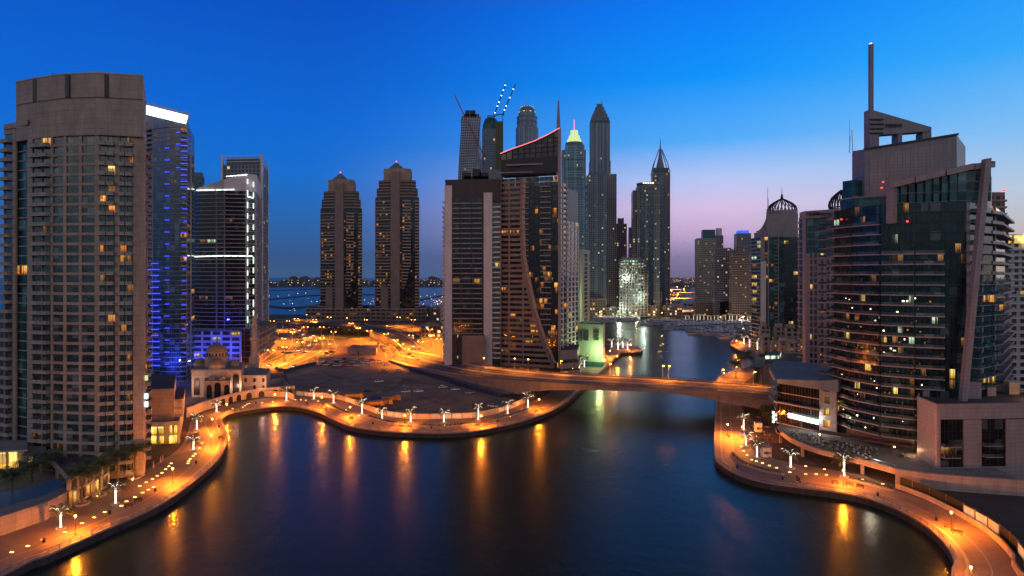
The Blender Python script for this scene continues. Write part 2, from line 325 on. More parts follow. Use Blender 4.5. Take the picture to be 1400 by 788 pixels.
def ordn(i):
    t = {2: 'twenty', 3: 'thirty', 4: 'forty', 5: 'fifty', 6: 'sixty'}
    return ORD[i] if i < 20 else ((t[(i + 1) // 10] + '-' + ORD[(i + 1) % 10 - 1]) if (i + 1) % 10 else {3: 'thirtieth', 4: 'fortieth', 5: 'fiftieth', 6: 'sixtieth'}[(i + 1) // 10])
def smoothpath(pts, step=4.0):
    out = []; n = len(pts)
    for i in range(n - 1):
        p0, p1, p2, p3 = pts[max(i - 1, 0)], pts[i], pts[i + 1], pts[min(i + 2, n - 1)]
        k = max(1, int(math.hypot(p2[0] - p1[0], p2[1] - p1[1]) / step))
        for j in range(k):
            t = j / k; q = []
            for a, b_, c_, d_ in zip(p0, p1, p2, p3):
                q.append(.5 * ((2 * b_) + (c_ - a) * t + (2 * a - 5 * b_ + 4 * c_ - d_) * t * t + (3 * b_ - a - 3 * c_ + d_) * t ** 3))
            out.append(tuple(q))
    out.append(tuple(pts[-1])); return out
def offset(path, d):
    """shift a path to its right by d"""
    out = []
    for i, p in enumerate(path):
        a = path[max(i - 1, 0)]; b_ = path[min(i + 1, len(path) - 1)]; dx, dy = b_[0] - a[0], b_[1] - a[1]; l = math.hypot(dx, dy) or 1
        out.append((p[0] + dy / l * d, p[1] - dx / l * d) + tuple(p[2:]))
    return out
def strip(mb, A, B, zA, zB, m):
    for i in range(len(A) - 1):
        mb.face([(A[i][0], A[i][1], zA), (A[i + 1][0], A[i + 1][1], zA), (B[i + 1][0], B[i + 1][1], zB), (B[i][0], B[i][1], zB)], m)
def sheet(name, poly, z, m, kind='structure'):
    mb = MB()
    for t in tessellate_polygon([[Vector((x, y, 0)) for x, y in poly]]):
        pts = [poly[i] for i in t]; ar = (pts[1][0] - pts[0][0]) * (pts[2][1] - pts[0][1]) - (pts[2][0] - pts[0][0]) * (pts[1][1] - pts[0][1])
        pts = pts if ar > 0 else pts[::-1]; mb.face([(x, y, z) for x, y in pts], m)
    return tag(mb.build(name), kind=kind)
def plight(parent, loc, power, col, r=.3):
    d = bpy.data.lights.new('lamp_light', 'POINT'); d.energy = power; d.color = col; d.shadow_soft_size = r
    o = bpy.data.objects.new('lamp_light', d); COL.objects.link(o); o.location = loc; o.parent = parent; return o
def slight(parent, loc, power, col, r=.3, ang=150):
    d = bpy.data.lights.new('lamp_light', 'SPOT'); d.energy = power; d.color = col; d.shadow_soft_size = r; d.spot_size = rad(ang); d.spot_blend = .35
    o = bpy.data.objects.new('lamp_light', d); COL.objects.link(o); o.location = loc; o.parent = parent; return o
# ---------------------------------------------------------------- assemblies with many repeated parts
CAM = Vector((0, 0, H)); TPL = {}; MESH = {}
def tpl(kind, *a):
    k = (kind,) + a
    if k in TPL: return k
    mb = MB()
    if kind == 'window':                       # w, h, material: thin pane in a slim frame, front towards -Y
        w, h, m_ = a[:3]; mb.box((0, .04, h / 2), (w, .08, h), m_)
        TPLSZ[k] = w * h
    elif kind == 'balcony':                    # w, depth, slab material, rail material, rail height
        w, d, ms, mr, rh = a
        mb.box((0, -d / 2, .11), (w, d, .22), ms)
        if rh: 
            mb.box((0, -d + .06, .22 + rh / 2), (w, .1, rh), mr); mb.box((-w / 2 + .05, -d / 2, .22 + rh / 2), (.1, d - .22, rh), mr); mb.box((w / 2 - .05, -d / 2, .22 + rh / 2), (.1, d - .22, rh), mr)
        TPLSZ[k] = w * 1.2
    elif kind == 'bar':                        # w, h, d, material
        w, h, d, m_ = a; mb.box((0, -d / 2, h / 2), (w, d, h), m_); TPLSZ[k] = w * h
    elif kind == 'post':
        w, h, m_ = a; mb.box((0, 0, h / 2), (w, w, h), m_); TPLSZ[k] = h * w
    TPL[k] = mb; return k
TPLSZ = {}
class Asm:
    def __init__(s, name, label, cat, loc, group=None):
        s.root = thing(name, label, cat, loc, group); s.mbs = {}; s.items = {}
    def mb(s, part): return s.mbs.setdefault(part, MB())
    def item(s, part, key, x, y, z, rz): s.items.setdefault(part, []).append((key, x, y, z, rz))
    def done(s, cap=96):
        for part, mb in s.mbs.items():
            if mb.f: mb.build(part, s.root)
        ox, oy, oz = s.root.location
        for part, its in s.items.items():
            def score(t):
                key, x, y, z, rz = t; d = Vector((x, y, z)) - CAM; n = Vector((math.sin(rz), -math.cos(rz), 0))
                f = max(0.02, -d.normalized().dot(n)) if key[0] != 'post' else 1
                return -TPLSZ[key] * f / d.length_squared
            its.sort(key=score)
            for key, x, y, z, rz in its[:cap]:
                if key not in MESH: MESH[key] = TPL[key].mesh(part)
                o = bpy.data.objects.new(part, MESH[key]); COL.objects.link(o); o.parent = s.root
                o.location = (x - ox, y - oy, z - oz); o.rotation_euler = (0, 0, rz)
            if len(its) > cap:
                mb = MB()
                for key, x, y, z, rz in its[cap:]: mb.add(TPL[key], Matrix.Translation((x, y, z)) @ Matrix.Rotation(rz, 4, 'Z'))
                mb.build(part, s.root)['kind'] = 'stuff'
        return s.root
r2 = lambda x: round(x * 10) / 10
def pick(lit_p, glassm, lits):
    return R.choice(lits) if R.random() < lit_p else glassm
def facade(T, A, B, z0, nf, fh, spec, wall='beige', glassm='glass', rec=.35, sp=.9, lp=.05, lits=('lit_warm', 'lit_yellow', 'lit_dim', 'lit_dim'), bal=(1.2, 'concrete', 'concrete', .95), top=None, slab='concrete', skip=None, out=0):
    """spec: 'p1 w3 b4 g5' = pier, window over spandrel, balcony bay, curtain glass; widths scale to the length"""
    dx, dy = B[0] - A[0], B[1] - A[1]; l = math.hypot(dx, dy); ux, uy = dx / l, dy / l; nx, ny = uy, -ux; rz = math.atan2(uy, ux)
    its = [(t[0], float(t[1:])) for t in spec.split()]; k = l / sum(w for _, w in its); s0 = 0
    z1 = z0 + nf * fh if top is None else top; wl = T.mb('wall')
    for t, w in its:
        w *= k; s1 = s0 + w; a = (A[0] + ux * s0, A[1] + uy * s0); b_ = (A[0] + ux * s1, A[1] + uy * s1); c_ = ((a[0] + b_[0]) / 2, (a[1] + b_[1]) / 2)
        if t == 'p': wl.wallseg(a, b_, -.6, out, z0, z1, wall)
        else:
            for f in range(nf):
                zf = z0 + f * fh
                if skip and skip(f): wl.wallseg(a, b_, -.6, -.06, zf, zf + fh, wall); continue
                if t == 'w':
                    wl.wallseg(a, b_, -.6, -.05, zf, zf + sp, wall)
                    T.item('window', tpl('window', r2(w), r2(fh - sp), pick(lp, glassm, lits)), c_[0] - nx * rec, c_[1] - ny * rec, zf + sp, rz)
                elif t == 'g':
                    wl.wallseg(a, b_, -.6, .05, zf, zf + .35, slab)
                    T.item('window', tpl('window', r2(w), r2(fh - .35), pick(lp, glassm, lits)), c_[0] - nx * .1, c_[1] - ny * .1, zf + .35, rz)
                elif t == 'b':
                    wl.wallseg(a, b_, -.6, -.06, zf, zf + .3, wall)
                    T.item('window', tpl('window', r2(w), r2(fh - .3), pick(lp, glassm, lits)), c_[0] - nx * rec, c_[1] - ny * rec, zf + .3, rz)
                    T.item('balcony', tpl('balcony', r2(w - .1), *bal), c_[0], c_[1], zf + .05, rz)
            if top is not None and top > z0 + nf * fh + .05: wl.wallseg(a, b_, -.6, -.04, z0 + nf * fh, top, wall)
        s0 = s1
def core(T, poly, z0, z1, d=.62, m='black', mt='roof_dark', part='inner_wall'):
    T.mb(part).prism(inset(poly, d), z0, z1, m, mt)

# ---------------------------------------------------------------- water and land
wm = MB(); wm.face([(-12000, -400, -2), (12000, -400, -2), (12000, 14000, -2), (-12000, 14000, -2)], 'water')
tag(wm.build('water'), kind='structure')
GP = lambda l, z=0: [G(x, y, z) for x, y in l]
left_px = [(0, 788), (66, 759.5), (132, 730), (198, 701), (238, 679), (277, 648.6), (301, 625), (310, 604), (311, 592), (305, 580), (304, 573), (313, 566.5), (332, 562), (358, 558), (383, 555.7), (408, 557), (434, 563.5), (454, 573), (475, 582), (500, 587), (531, 590.4), (567, 592), (603, 592.7), (646, 590), (689, 582.4), (722, 573.8), (754, 562), (776, 549), (794, 532.8)]
LS = smoothpath([(-150, -300), (-125, -60), (-116, 60)] + GP(left_px), 3.0)
left2 = GP([(815.5, 513.5), (828.7, 501), (849, 482.6), (866, 482), (876, 481), (878.5, 478.6), (874, 475.5), (861, 473.5), (835, 472.5), (808, 470), (775, 462), (757, 450), (757, 440), (762, 433), (860, 432.5), (900, 433.5), (936, 438), (1000, 440), (1036, 441), (1034, 448), (1018, 458), (1004, 464)])
tipR = smoothpath(GP([(1004, 464), (999, 468.5), (999, 472), (1004, 476), (1014, 481), (1032, 489)]), 4)
right_a = smoothpath(GP([(1030, 499), (1000, 511), (984, 516.5), (978, 523)]), 4)
right_px = [(978.5, 549), (977, 587), (977, 623.4), (984, 634.8), (1001, 645.4), (1029, 656), (1064, 662.8), (1101, 667.5), (1149, 673.8), (1187, 681.6), (1227, 697), (1259, 714.7), (1281, 732), (1297, 751), (1305, 771), (1301, 788)]
RS = smoothpath([G(978, 523)] + GP(right_px) + [(86, 108), (72, 80), (66, 30), (80, -100), (100, -300)], 3.0)
coast = [(11900, -300), (11900, 13900), (-1300, 13900), (-600, 6000), (-165, 1700), (-98, 1000), (-160, 960), (-450, 960), (-620, 1000), (-1500, 1040), (-11900, 1200), (-11900, -300)]
landpoly = LS + left2 + tipR[1:] + right_a + RS[1:] + coast
lm = MB(); lm.prism(landpoly[::-1] if False else landpoly, -5, 0, 'quay_wall', 'soil', bottom=False); tag(lm.build('land'), kind='structure')

def prom(name, shore, inner):
    return sheet(name, list(shore) + list(inner)[::-1], .004, 'paving')
innerL = smoothpath([(-168, -300), (-150, -60), (-140, 60)] + GP([(0, 733.6), (66, 710.5), (111, 687), (165, 660), (202, 641), (245, 613), (257, 590), (262, 576), (281, 564), (332, 549), (402, 541.5), (429, 543), (456, 545), (485, 553.5), (519, 567), (560, 573), (603, 573), (646, 571.6), (681, 565), (711, 554), (745, 541), (762, 524)]), 5)
prom('promenade', LS, innerL)
prom('promenade', GP([(794, 532.8), (815.5, 513.5), (828.7, 501), (849, 482.6), (866, 482), (876, 481), (878.5, 478.6), (874, 475.5), (861, 473.5), (836, 473)]), GP([(762, 524), (775, 512), (800, 497), (818, 486), (832, 479), (834, 478), (834, 477), (834, 476), (834, 475), (834, 474)]))
innerR = GP([(1017, 523), (1013, 549), (1022, 575), (1036, 605), (1060, 628), (1120, 640), (1180, 650), (1224, 670), (1262, 683), (1306, 704.5), (1353, 733), (1384, 767), (1392, 788)]) + [(106, 100), (92, 80), (86, 30), (100, -100), (120, -300)]
prom('promenade', RS, smoothpath(innerR, 5))
prom('promenade', tipR, GP([(1018, 462), (1012, 466), (1020, 470), (1040, 476), (1066, 484), (1070, 489)]))
prom('promenade', GP([(1030, 499), (1000, 511), (984, 516.5), (978, 523)]), GP([(1036, 506), (1030, 515), (1022, 520), (1017, 523)]))
def coping(path, name='quay_kerb'):
    mb = MB(); a = offset(path, 0); b_ = offset(path, -.7)
    for i in range(len(path) - 1): mb.hexa([b_[i] + (-.25,), a[i] + (-.25,), a[i + 1] + (-.25,), b_[i + 1] + (-.25,)], [b_[i] + (.22,), a[i] + (.22,), a[i + 1] + (.22,), b_[i + 1] + (.22,)], 'coping')
    tag(mb.build(name), kind='structure')
for p_ in (offset(LS, .08), offset(left2[:9], .08), offset(tipR, .08), offset(right_a, .08), offset(RS, .08)): coping(p_)
# darker band of wider slabs behind the rail and a pale line along the walkway
for p_, nme in ((LS, 'promenade_band'), (RS, 'promenade_band')):
    mb = MB(); strip(mb, offset(p_, -2.2), offset(p_, -2.9), .012, .012, 'kerb'); strip(mb, offset(p_, -6.5), offset(p_, -6.8), .012, .012, 'kerb'); tag(mb.build(nme), kind='structure')
def railing(path, label, gap=2.6):
    p = offset(path, -.45); c_ = p[len(p) // 2]; T = Asm('railing', label, 'railing', (c_[0], c_[1], .2), 'railings along the quay edge')
    acc = 0
    for i in range(len(p) - 1):
        a, b_ = p[i], p[i + 1]; l = math.hypot(b_[0] - a[0], b_[1] - a[1]); rz = math.atan2(b_[1] - a[1], b_[0] - a[0])
        while acc < l:
            t = acc / l; T.item('post', tpl('post', .16, 1.15, 'steel'), a[0] + (b_[0] - a[0]) * t, a[1] + (b_[1] - a[1]) * t, .2, rz); acc += gap
        acc -= l
    for z in (.55, .85, 1.15, 1.3): T.mb('rail').tube([(x, y, z) for x, y in p], .07 if z > 1.2 else .03, 'steel', 4)
    T.done()
vis = [q for q in LS if q[1] > 60]; railing(vis, 'long metal railing curving along the left bank under the palms')
railing([q for q in RS if q[1] > 60], 'metal railing along the lower right bank promenade')
railing(left2[:6], 'short metal railing on the quay tip beyond the bridge'); railing(tipR, 'metal railing round the far right promenade tip'); railing(right_a, 'metal railing on the bank just beyond the right bridge end')

# ---------------------------------------------------------------- vacant lot and roads
lot_edge = [(390, 510), (422, 499), (456, 485), (463, 476), (475, 470.5), (516, 468.5), (524, 482), (533, 494), (560, 507), (620, 524), (687, 543), (705, 546)]
sheet('sand_lot', GP([(402, 541), (429, 543), (456, 545), (485, 553.5), (519, 567), (560, 573), (603, 573), (646, 571.6), (681, 565), (711, 554)]) + GP(lot_edge[::-1]), .02, 'sand')
sheet('road', GP([(300, 520), (352, 510), (390, 510), (422, 499), (456, 485), (463, 476), (475, 470.5), (516, 468.5), (524, 482), (533, 494), (548, 501), (580, 494), (600, 488), (625, 492), (610, 470), (590, 455), (560, 441), (500, 437), (440, 434.5), (392, 434), (371, 441), (372, 458), (373, 480), (348, 492), (300, 508)]), .03, 'asphalt')
def marking(name, pts, w=.25, z=.04, dash=None, m='paint_white', par=None):
    mb = MB(); p = smoothpath(pts, 2.5)
    a, b_ = offset(p, w / 2), offset(p, -w / 2)
    for i in range(len(p) - 1):
        if dash and (i // dash) % 2: continue
        zz_ = z + (p[i][2] if len(p[i]) > 2 else 0); z2 = z + (p[i + 1][2] if len(p[i]) > 2 else 0)
        mb.face([(a[i][0], a[i][1], zz_), (a[i + 1][0], a[i + 1][1], z2), (b_[i + 1][0], b_[i + 1][1], z2), (b_[i][0], b_[i][1], zz_)], m)
    return tag(mb.build(name), kind='structure')
laneA = GP([(330, 512), (372, 500), (402, 488), (422, 474), (424, 462), (408, 452), (396, 445)])
laneB = GP([(345, 503), (378, 493), (400, 481), (408, 468), (402, 457), (388, 447)])
laneC = GP([(392, 506), (425, 493), (450, 478), (448, 466), (440, 456), (470, 449)])
laneD = GP([(470, 466), (500, 463), (522, 466), (532, 478), (541, 492)])
laneE = GP([(598, 487), (574, 480), (560, 468), (575, 458), (600, 452)])
for p_ in (laneA, laneB, laneC, laneD, laneE):
    marking('lane_marking', p_, .35, dash=3); marking('lane_marking', offset(p_, 5.5), .3); marking('lane_marking', offset(p_, -5.5), .3)
def kerb_island(pts, m, name='traffic_island'):
    mb = MB(); mb.prism(pts, 0, .18, 'kerb', m, bottom=False); tag(mb.build(name), kind='structure')
kerb_island(GP([(420, 456), (440, 463), (462, 465), (490, 463), (510, 458), (514, 451), (480, 446.5), (444, 446), (422, 448.5)]), 'grass')
kerb_island(GP([(411, 478), (416, 474), (414, 463), (404, 455), (402, 457), (409, 466)]), 'grass')
kerb_island(GP([(370, 505), (392, 499), (395, 496), (388, 497), (366, 503)]), 'paving')
kerb_island(GP([(552, 492), (562, 487), (556, 478), (549, 484)]), 'grass')
# ramp of the flyover, from the far left down to grade
dk_n = [(376, 440, 8.5), (417, 441.5, 8.5), (458, 445, 8.2), (495, 450, 7.6), (519, 457, 6), (541, 468, 3), (549, 477.5, .3)]
dk_f = [(376, 437.2, 8.5), (417, 438.2, 8.5), (458, 440.3, 8.2), (495, 443.6, 7.6), (528, 449.5, 6), (556, 459.5, 3), (574, 473.5, .3)]
def deck(near, far, bottom, name, label, cat, walls=None, med=True):
    n3 = smoothpath([G(x, y, z) + (z,) for x, y, z in near], 6); f3 = smoothpath([G(x, y, z) + (z,) for x, y, z in far], 6)
    k = len(n3); 
    def at(path, t):
        q = t * (len(path) - 1); i = min(int(q), len(path) - 2); q -= i; return tuple(a + (b_ - a) * q for a, b_ in zip(path[i], path[i + 1]))
    k = 60; Nn = [at(n3, i / (k - 1)) for i in range(k)]; Ff = [at(f3, i / (k - 1)) for i in range(k)]
    c_ = Nn[k // 2]; T = Asm(name, label, cat, (c_[0], c_[1], 0))
    d = T.mb('girder')
    for i in range(k - 1):
        zb = [bottom(Nn[j], j / (k - 1)) for j in (i, i + 1)]
        d.hexa([Nn[i][:2] + (zb[0],), Nn[i + 1][:2] + (zb[1],), Ff[i + 1][:2] + (zb[1],), Ff[i][:2] + (zb[0],)], [(p[0], p[1], p[2] - .02) for p in (Nn[i], Nn[i + 1], Ff[i + 1], Ff[i])], 'bridge_concrete')
    L_ = lambda i, t: tuple(a + (b_ - a) * t for a, b_ in zip(Nn[i], Ff[i]))
    def band(part, t0, t1, z0, z1, m, step=1, on=lambda i: True):
        mb = T.mb(part)
        for i in range(0, k - 1, step):
            if not on(i): continue
            a, b_, c2, e = L_(i, t0), L_(i + 1, t0), L_(i + 1, t1), L_(i, t1)
            mb.hexa([(p[0], p[1], p[2] + z0) for p in (a, b_, c2, e)], [(p[0], p[1], p[2] + z1) for p in (a, b_, c2, e)], m)
    band('parapet', -.03, 0, -1.0, 1.0, 'bridge_concrete'); band('parapet.001', 1, 1.03, -1.0, 1.0, 'bridge_concrete')
    band('roadway', .10, .90, -.0, .03, 'asphalt'); band('pavement', .0, .10, 0, .2, 'kerb'); band('pavement.001', .90, 1, 0, .2, 'kerb')
    if med:
        band('median', .47, .53, .03, .28, 'kerb')
        for t in (.285, .715): band('lane_line', t, t + .008, .03, .042, 'paint_white', 1, lambda i: i % 2 == 0)
        for t in (.12, .455, .54, .875): band('lane_line', t, t + .007, .03, .042, 'paint_white')
    return T, Nn, Ff
Tf, fn, ff = deck(dk_n, dk_f, lambda p, t: max(-.2, p[2] - 1.6) if t < .62 else -.2, 'flyover', 'curved concrete flyover ramp descending above the orange lit junction', 'flyover', med=False)
for i in range(3, 40, 5):
    a, b_ = Vector(fn[i]), Vector(ff[i]); c_ = a.lerp(b_, .5); w = (b_ - a).length * .55
    Tf.item('pier', tpl('post', 2.2, r2(c_.z - 1.6), 'concrete'), c_.x, c_.y, 0, math.atan2(b_.y - a.y, b_.x - a.x))
Tf.done()
br_n = [(533, 494, .3), (560, 502, 1.2), (593, 508.5, 2.7), (625, 514, 4.2), (658, 518, 5.8), (690, 521.3, 7), (722, 523.6, 8), (754, 525.5, 8.6), (820, 529.3, 9), (881, 532.5, 9), (983, 537.5, 9), (1052, 541.5, 9), (1130, 545, 9)]
br_f = [(556, 478, .3), (599, 486, 1.2), (616, 491.5, 2.7), (633, 496.5, 4.2), (658, 501, 5.8), (683, 504.5, 7), (719, 508.4, 8), (754, 511.3, 8.6), (820, 515.2, 9), (881, 518.3, 9), (983, 524.8, 9), (1052, 530, 9), (1130, 534, 9)]
bz = [(-80, -.2), (-4, -.2), (-1, -.2), (0, 1), (8, 3.4), (20, 5.5), (34, 6.9), (47, 7.4), (65, 8.0), (80, 7.6), (96, 5.6), (118, 2.2), (200, 1.8)]
def bz_(p, t):
    x = p[0]
    for (a, za), (b_, zb) in zip(bz, bz[1:]):
        if x <= b_: return za + (zb - za) * max(0, (x - a) / (b_ - a))
    return 1.8
Tb, bn, bf = deck(br_n, br_f, bz_, 'road_bridge', 'low concrete road bridge crossing the marina channel from bank to bank', 'bridge')
for i in range(14, 60):
    for t in (0, .33, .66):
        a, b_ = Vector(bf[i - 1]), Vector(bf[i]); c_ = a.lerp(b_, t); Tb.item('rail_post', tpl('post', .12, .7, 'dark_metal'), c_.x, c_.y + .5, c_.z + 1.0, 0)
Tb.mb('handrail').tube([(p[0], p[1] + .5, p[2] + 1.75) for p in bf[13:]], .07, 'dark_metal', 4)
Tb.mb('handrail').tube([(p[0], p[1] + .5, p[2] + 1.4) for p in bf[13:]], .04, 'dark_metal', 4)
Tb.done()
def fence(name, label, pts, h, m, panel=None, every=1, cap='steel', z=0.02, pw=4.2, cat='fence', grp=None):
    p = smoothpath(pts, pw); c_ = p[len(p) // 2]; T = Asm(name, label, cat, (c_[0], c_[1], z), grp)
    for i in range(len(p) - 1):
        a, b_ = p[i], p[i + 1]; l = math.hypot(b_[0] - a[0], b_[1] - a[1]); rz = math.atan2(b_[1] - a[1], b_[0] - a[0])
        T.mb('board').wallseg(a, b_, -.06, .06, z, z + h, m)
        T.item('post', tpl('post', .14, r2(h + .1), cap), a[0], a[1], z, rz)
        if panel and panel(i): T.item('advert_panel', tpl('bar', r2(l * .86), r2(h * .72), .05, panel(i)), (a[0] + b_[0]) / 2 + math.sin(rz) * .07, (a[1] + b_[1]) / 2 - math.cos(rz) * .07, z + h * .14, rz)
    T.done(); return p
solid('advert_pale', (.62, .5, .42), .5, .35, 1.2); solid('advert_tan', (.45, .25, .12), .5, .5, 1.5)
for k_ in ('advert_pale', 'advert_tan'): bb = M[k_].node_tree.nodes['Principled BSDF']; bb.inputs['Emission Color'].default_value = (1, .62, .35, 1); bb.inputs['Emission Strength'].default_value = .28; M[k_].cycles.emission_sampling = 'NONE'   # faint glow added to brighten the lamp-lit adverts
fence('hoarding', 'pale site hoarding with lit advert panels between sandy lot and promenade', GP([(405, 541), (429, 543), (456, 545), (485, 553.5), (519, 567), (560, 573), (603, 573), (646, 571.6), (681, 565), (711, 554), (722, 549)]), 2.5, 'beige_light', lambda i: ('advert_pale' if i % 3 else 'advert_tan') if (i % 7) < 4 else None)
fence('construction_fence', 'navy construction fence at the foot of the bridge ramp wall', GP([(560, 507.5), (590, 516), (620, 525.5), (655, 536), (687, 544.5)]), 2.3, 'navy')
fence('construction_fence', 'navy construction fence on the left side of the sandy lot', GP([(388, 511), (405, 505.5), (432, 499)]), 2.3, 'navy')
# right bank: glowing low wall with dark hoarding above
wallR = [q for q in smoothpath(GP([(1224, 668), (1262, 682), (1306, 704), (1353, 733), (1384, 766), (1392, 788)]) + [(104, 98)], 4)]
T = Asm('retaining_wall', 'low orange lit wall curving along the right bank promenade', 'wall', (wallR[5][0], wallR[5][1], 0))
for a, b_ in zip(wallR, wallR[1:]): T.mb('wall').wallseg(a, b_, -.5, 0, 0, 1.5, 'beige')
T.done()
fence('hoarding', 'tall dark site hoarding with photo panels above the low orange lit wall', [q for q in offset(wallR, -2.2)], 3.2, 'black', lambda i: 'advert_pale' if i in (4, 5, 9, 10, 14, 16) else ('advert_tan' if i in (6, 13) else None), z=.02)
sheet('sand_lot', [G(1226, 666), G(1400, 665), (200, 190), (200, 90), (112, 90)] + [q for q in offset(wallR, -2.6)][::-1], .015, 'soil')

# ---------------------------------------------------------------- street lamps
def lamp_proto(h=4.8):
    t = thing('promenade_lamp', '', 'street lamp'); mb = MB(); mb.lathe((0, 0), [(.16, 0), (.14, .3), (.07, .5), (.05, h - .3)], 'dark_metal', 8); mb.build('pole', t)
    mb = MB(); mb.lathe((0, 0), [(.0, h - .35), (.14, h - .3), (.24, h - .1), (.22, h + .06), (.12, h + .18), (0, h + .2)], 'bulb_orange', 8); mb.build('globe', t)
    mb = MB(); mb.lathe((0, 0), [(.3, h + .2), (.02, h + .32)], 'dark_metal', 8); mb.build('cap', t)
    plight(t, (0, 0, h - .7), 16500, (1, .25, .012), .25); return t
def road_proto(h=11, n=2, pw=88000):
    t = thing('street_lamp', '', 'street lamp'); mb = MB(); mb.lathe((0, 0), [(.2, 0), (.1, h)], 'steel', 6); mb.build('pole', t)
    for s in ((-1, 1) if n == 2 else (1,)):
        mb = MB(); mb.tube([(0, 0, h - .1), (s * .9, 0, h + .25), (s * 1.7, 0, h + .3)], .06, 'steel', 5); mb.build('arm', t)
        mb = MB(); mb.box((s * 2.0, 0, h + .28), (1.0, .4, .16), 'steel'); mb.lathe((s * 2.0, 0), [(0, h - .12), (.3, h - .02), (.4, h + .16)], 'bulb_orange', 8); mb.build('lamp_head', t)
    slight(t, (0, 0, h - .6), pw, (1, .25, .01), .5, 164); return t
pl, used_pl = lamp_proto(), []
PL = [(103, 731.5, 'by the lit palm nearest the left edge of the promenade'), (236, 661.5, 'on the left promenade beside its two dark benches'), (289, 612.5, 'where the left promenade narrows beside the lit windows'), (290, 588.5, 'beside the tall lit palm left of the mosque'), (310, 567, 'in front of the left end of the white arcade'), (440, 556.5, 'on the promenade beside the hoarding corner'), (478.6, 571, 'between the second and third lit palms of the lot promenade'), (553, 583, 'just left of the lit palm under the yellow truck'), (658, 584, 'beside the lit palm right of the middle of the hoarding'), (737, 559.5, 'by the last lit palm before the bridge'), (376, 552.5, 'below the right end of the white arcade'), (995, 596.5, 'on the right bank just below the bridge'), (1300.6, 726, 'on the right bank beside the bench and hoarding'), (1327.6, 807, 'at the very bottom of the right bank promenade'), (844, 496, 'on the quay right after the bridge on the left bank'), (862, 479, 'at the end of the quay tip with the palms'), (826, 500, 'below the green lit building by the quay'), (1015, 600, 'beside the lit palms under the right bridge end'), (1153, 664, 'in front of the rightmost lit palm of the right bank'), (834, 488, 'behind the quay palms near the green lit building'), (990, 521, 'on the rounded bank beyond the right bridge end'), (1007, 512, 'among the palms beyond the right bridge end'), (1007, 473, 'at the far right promenade tip'), (1014, 468, 'behind the far right promenade tip by the boats')]
for x, y, l_ in PL: place(pl, used_pl, *G(x, y), .004, R.uniform(0, 3), 'orange globe lamp ' + l_, 'orange lamps along the promenades')
rl, used_rl = road_proto(), []
RLP = [(389, 495, 'left junction road nearest the sandy lot'), (388, 481, 'left junction road by the parking building'), (400, 470, 'middle of the curving junction road'), (418, 462, 'bend of the curving junction road'), (394, 452, 'far end of the curving junction road'), (456, 470, 'corner above the sandy lot'), (430, 450, 'grass island under the flyover'), (480, 456, 'right half of the tree island'), (505, 468, 'road above the parked cars'), (541, 483, 'foot of the flyover ramp'), (556, 498, 'start of the bridge ramp'), (575, 486, 'road beside the flyover foot'), (590, 476, 'road left of the white framed tower'), (604, 470, 'street behind the flyover foot'), (580, 460, 'far street right of the flyover'), (565, 450, 'far street behind the flyover'), (610, 490, 'corner of the dark podium'), (545, 446, 'street right of the twin brown towers'), (372, 452, 'roadside right of the parking building'), (410, 487, 'kerb left of the lot corner'), (440, 480, 'kerb above the left part of the lot'), (370, 500, 'near end of the junction road by the minaret'), (440, 462, 'middle of the right hand junction road'), (405, 448, 'far left under the flyover'), (380, 468, 'kerb of the parking building'), (490, 463.5, 'road behind the pale site building'), (528, 473, 'road right of the pale site building'), (562, 476, 'inside of the flyover foot'), (548, 490, 'head of the sandy lot'), (588, 466, 'queueing street right of the flyover'), (600, 482, 'corner left of the dark podium'), (450, 446, 'far side of the tree island'), (500, 450, 'far right of the tree island')]
for i, (x, y, l_) in enumerate(RLP): place(rl, used_rl, *G(x, y), .03, R.uniform(-.6, .6), 'tall twin headed road lamp at the ' + l_, 'orange road lamps of the junction')
bl, used_bl = road_proto(7.5, 1, 11000), []
for px, py, z, l_ in [(475, 444, 8.4, 'middle of the flyover'), (530, 456, 6, 'slope of the flyover ramp'), (420, 439, 8.4, 'left part of the flyover'), (620, 497, 3.2, 'ramp beside the dark podium'), (662, 506, 5.6, 'bridge ramp left of the slanted tower'), (704, 507.5, 7.4, 'bridge ramp in front of the brown wall of windows'), (722, 509, 8, 'bridge in front of the slanted tower corner'), (767, 512, 8.8, 'bridge where the bank ends'), (834, 516.5, 9, 'left part of the bridge over the water'), (906, 519.5, 9, 'middle of the bridge over the water'), (914, 520, 9, 'right of the bridge middle over the water'), (987, 525.5, 9, 'bridge over the right bank edge'), (1030, 529, 9, 'right end of the bridge')]:
    place(bl, used_bl, *G(px, py, z), z + .2, -1.57, 'orange road lamp on the ' + l_, 'orange road lamps of the bridge and flyover', 1)

# ---------------------------------------------------------------- palms
def frond(mb, az_, L_, droop, lift, m, w=.5, z0=0.0):
    n = 5; pts = []
    for i in range(n + 1):
        t = i / n; r_ = L_ * t * (1 - .12 * t); z = z0 + lift * math.sin(t * 1.9) - droop * t * t; pts.append((r_ * math.cos(az_), r_ * math.sin(az_), z))
    sx_, sy_ = -math.sin(az_), math.cos(az_)
    for i in range(n):
        for s in (-1, 1):
            for q in range(3):
                t = (i + q / 3) / n; a = Vector(pts[i]).lerp(Vector(pts[i + 1]), q / 3); b_ = Vector(pts[i]).lerp(Vector(pts[i + 1]), q / 3 + .26)
                wl = w * math.sin(math.pi * min(1, t * .9 + .15)) * R.uniform(.8, 1.2); tip = a.lerp(b_, 1.2) + Vector((sx_ * s * wl + math.cos(az_) * .2, sy_ * s * wl + math.sin(az_) * .2, -wl * .45))
                mb.face([a, b_, tip], m)
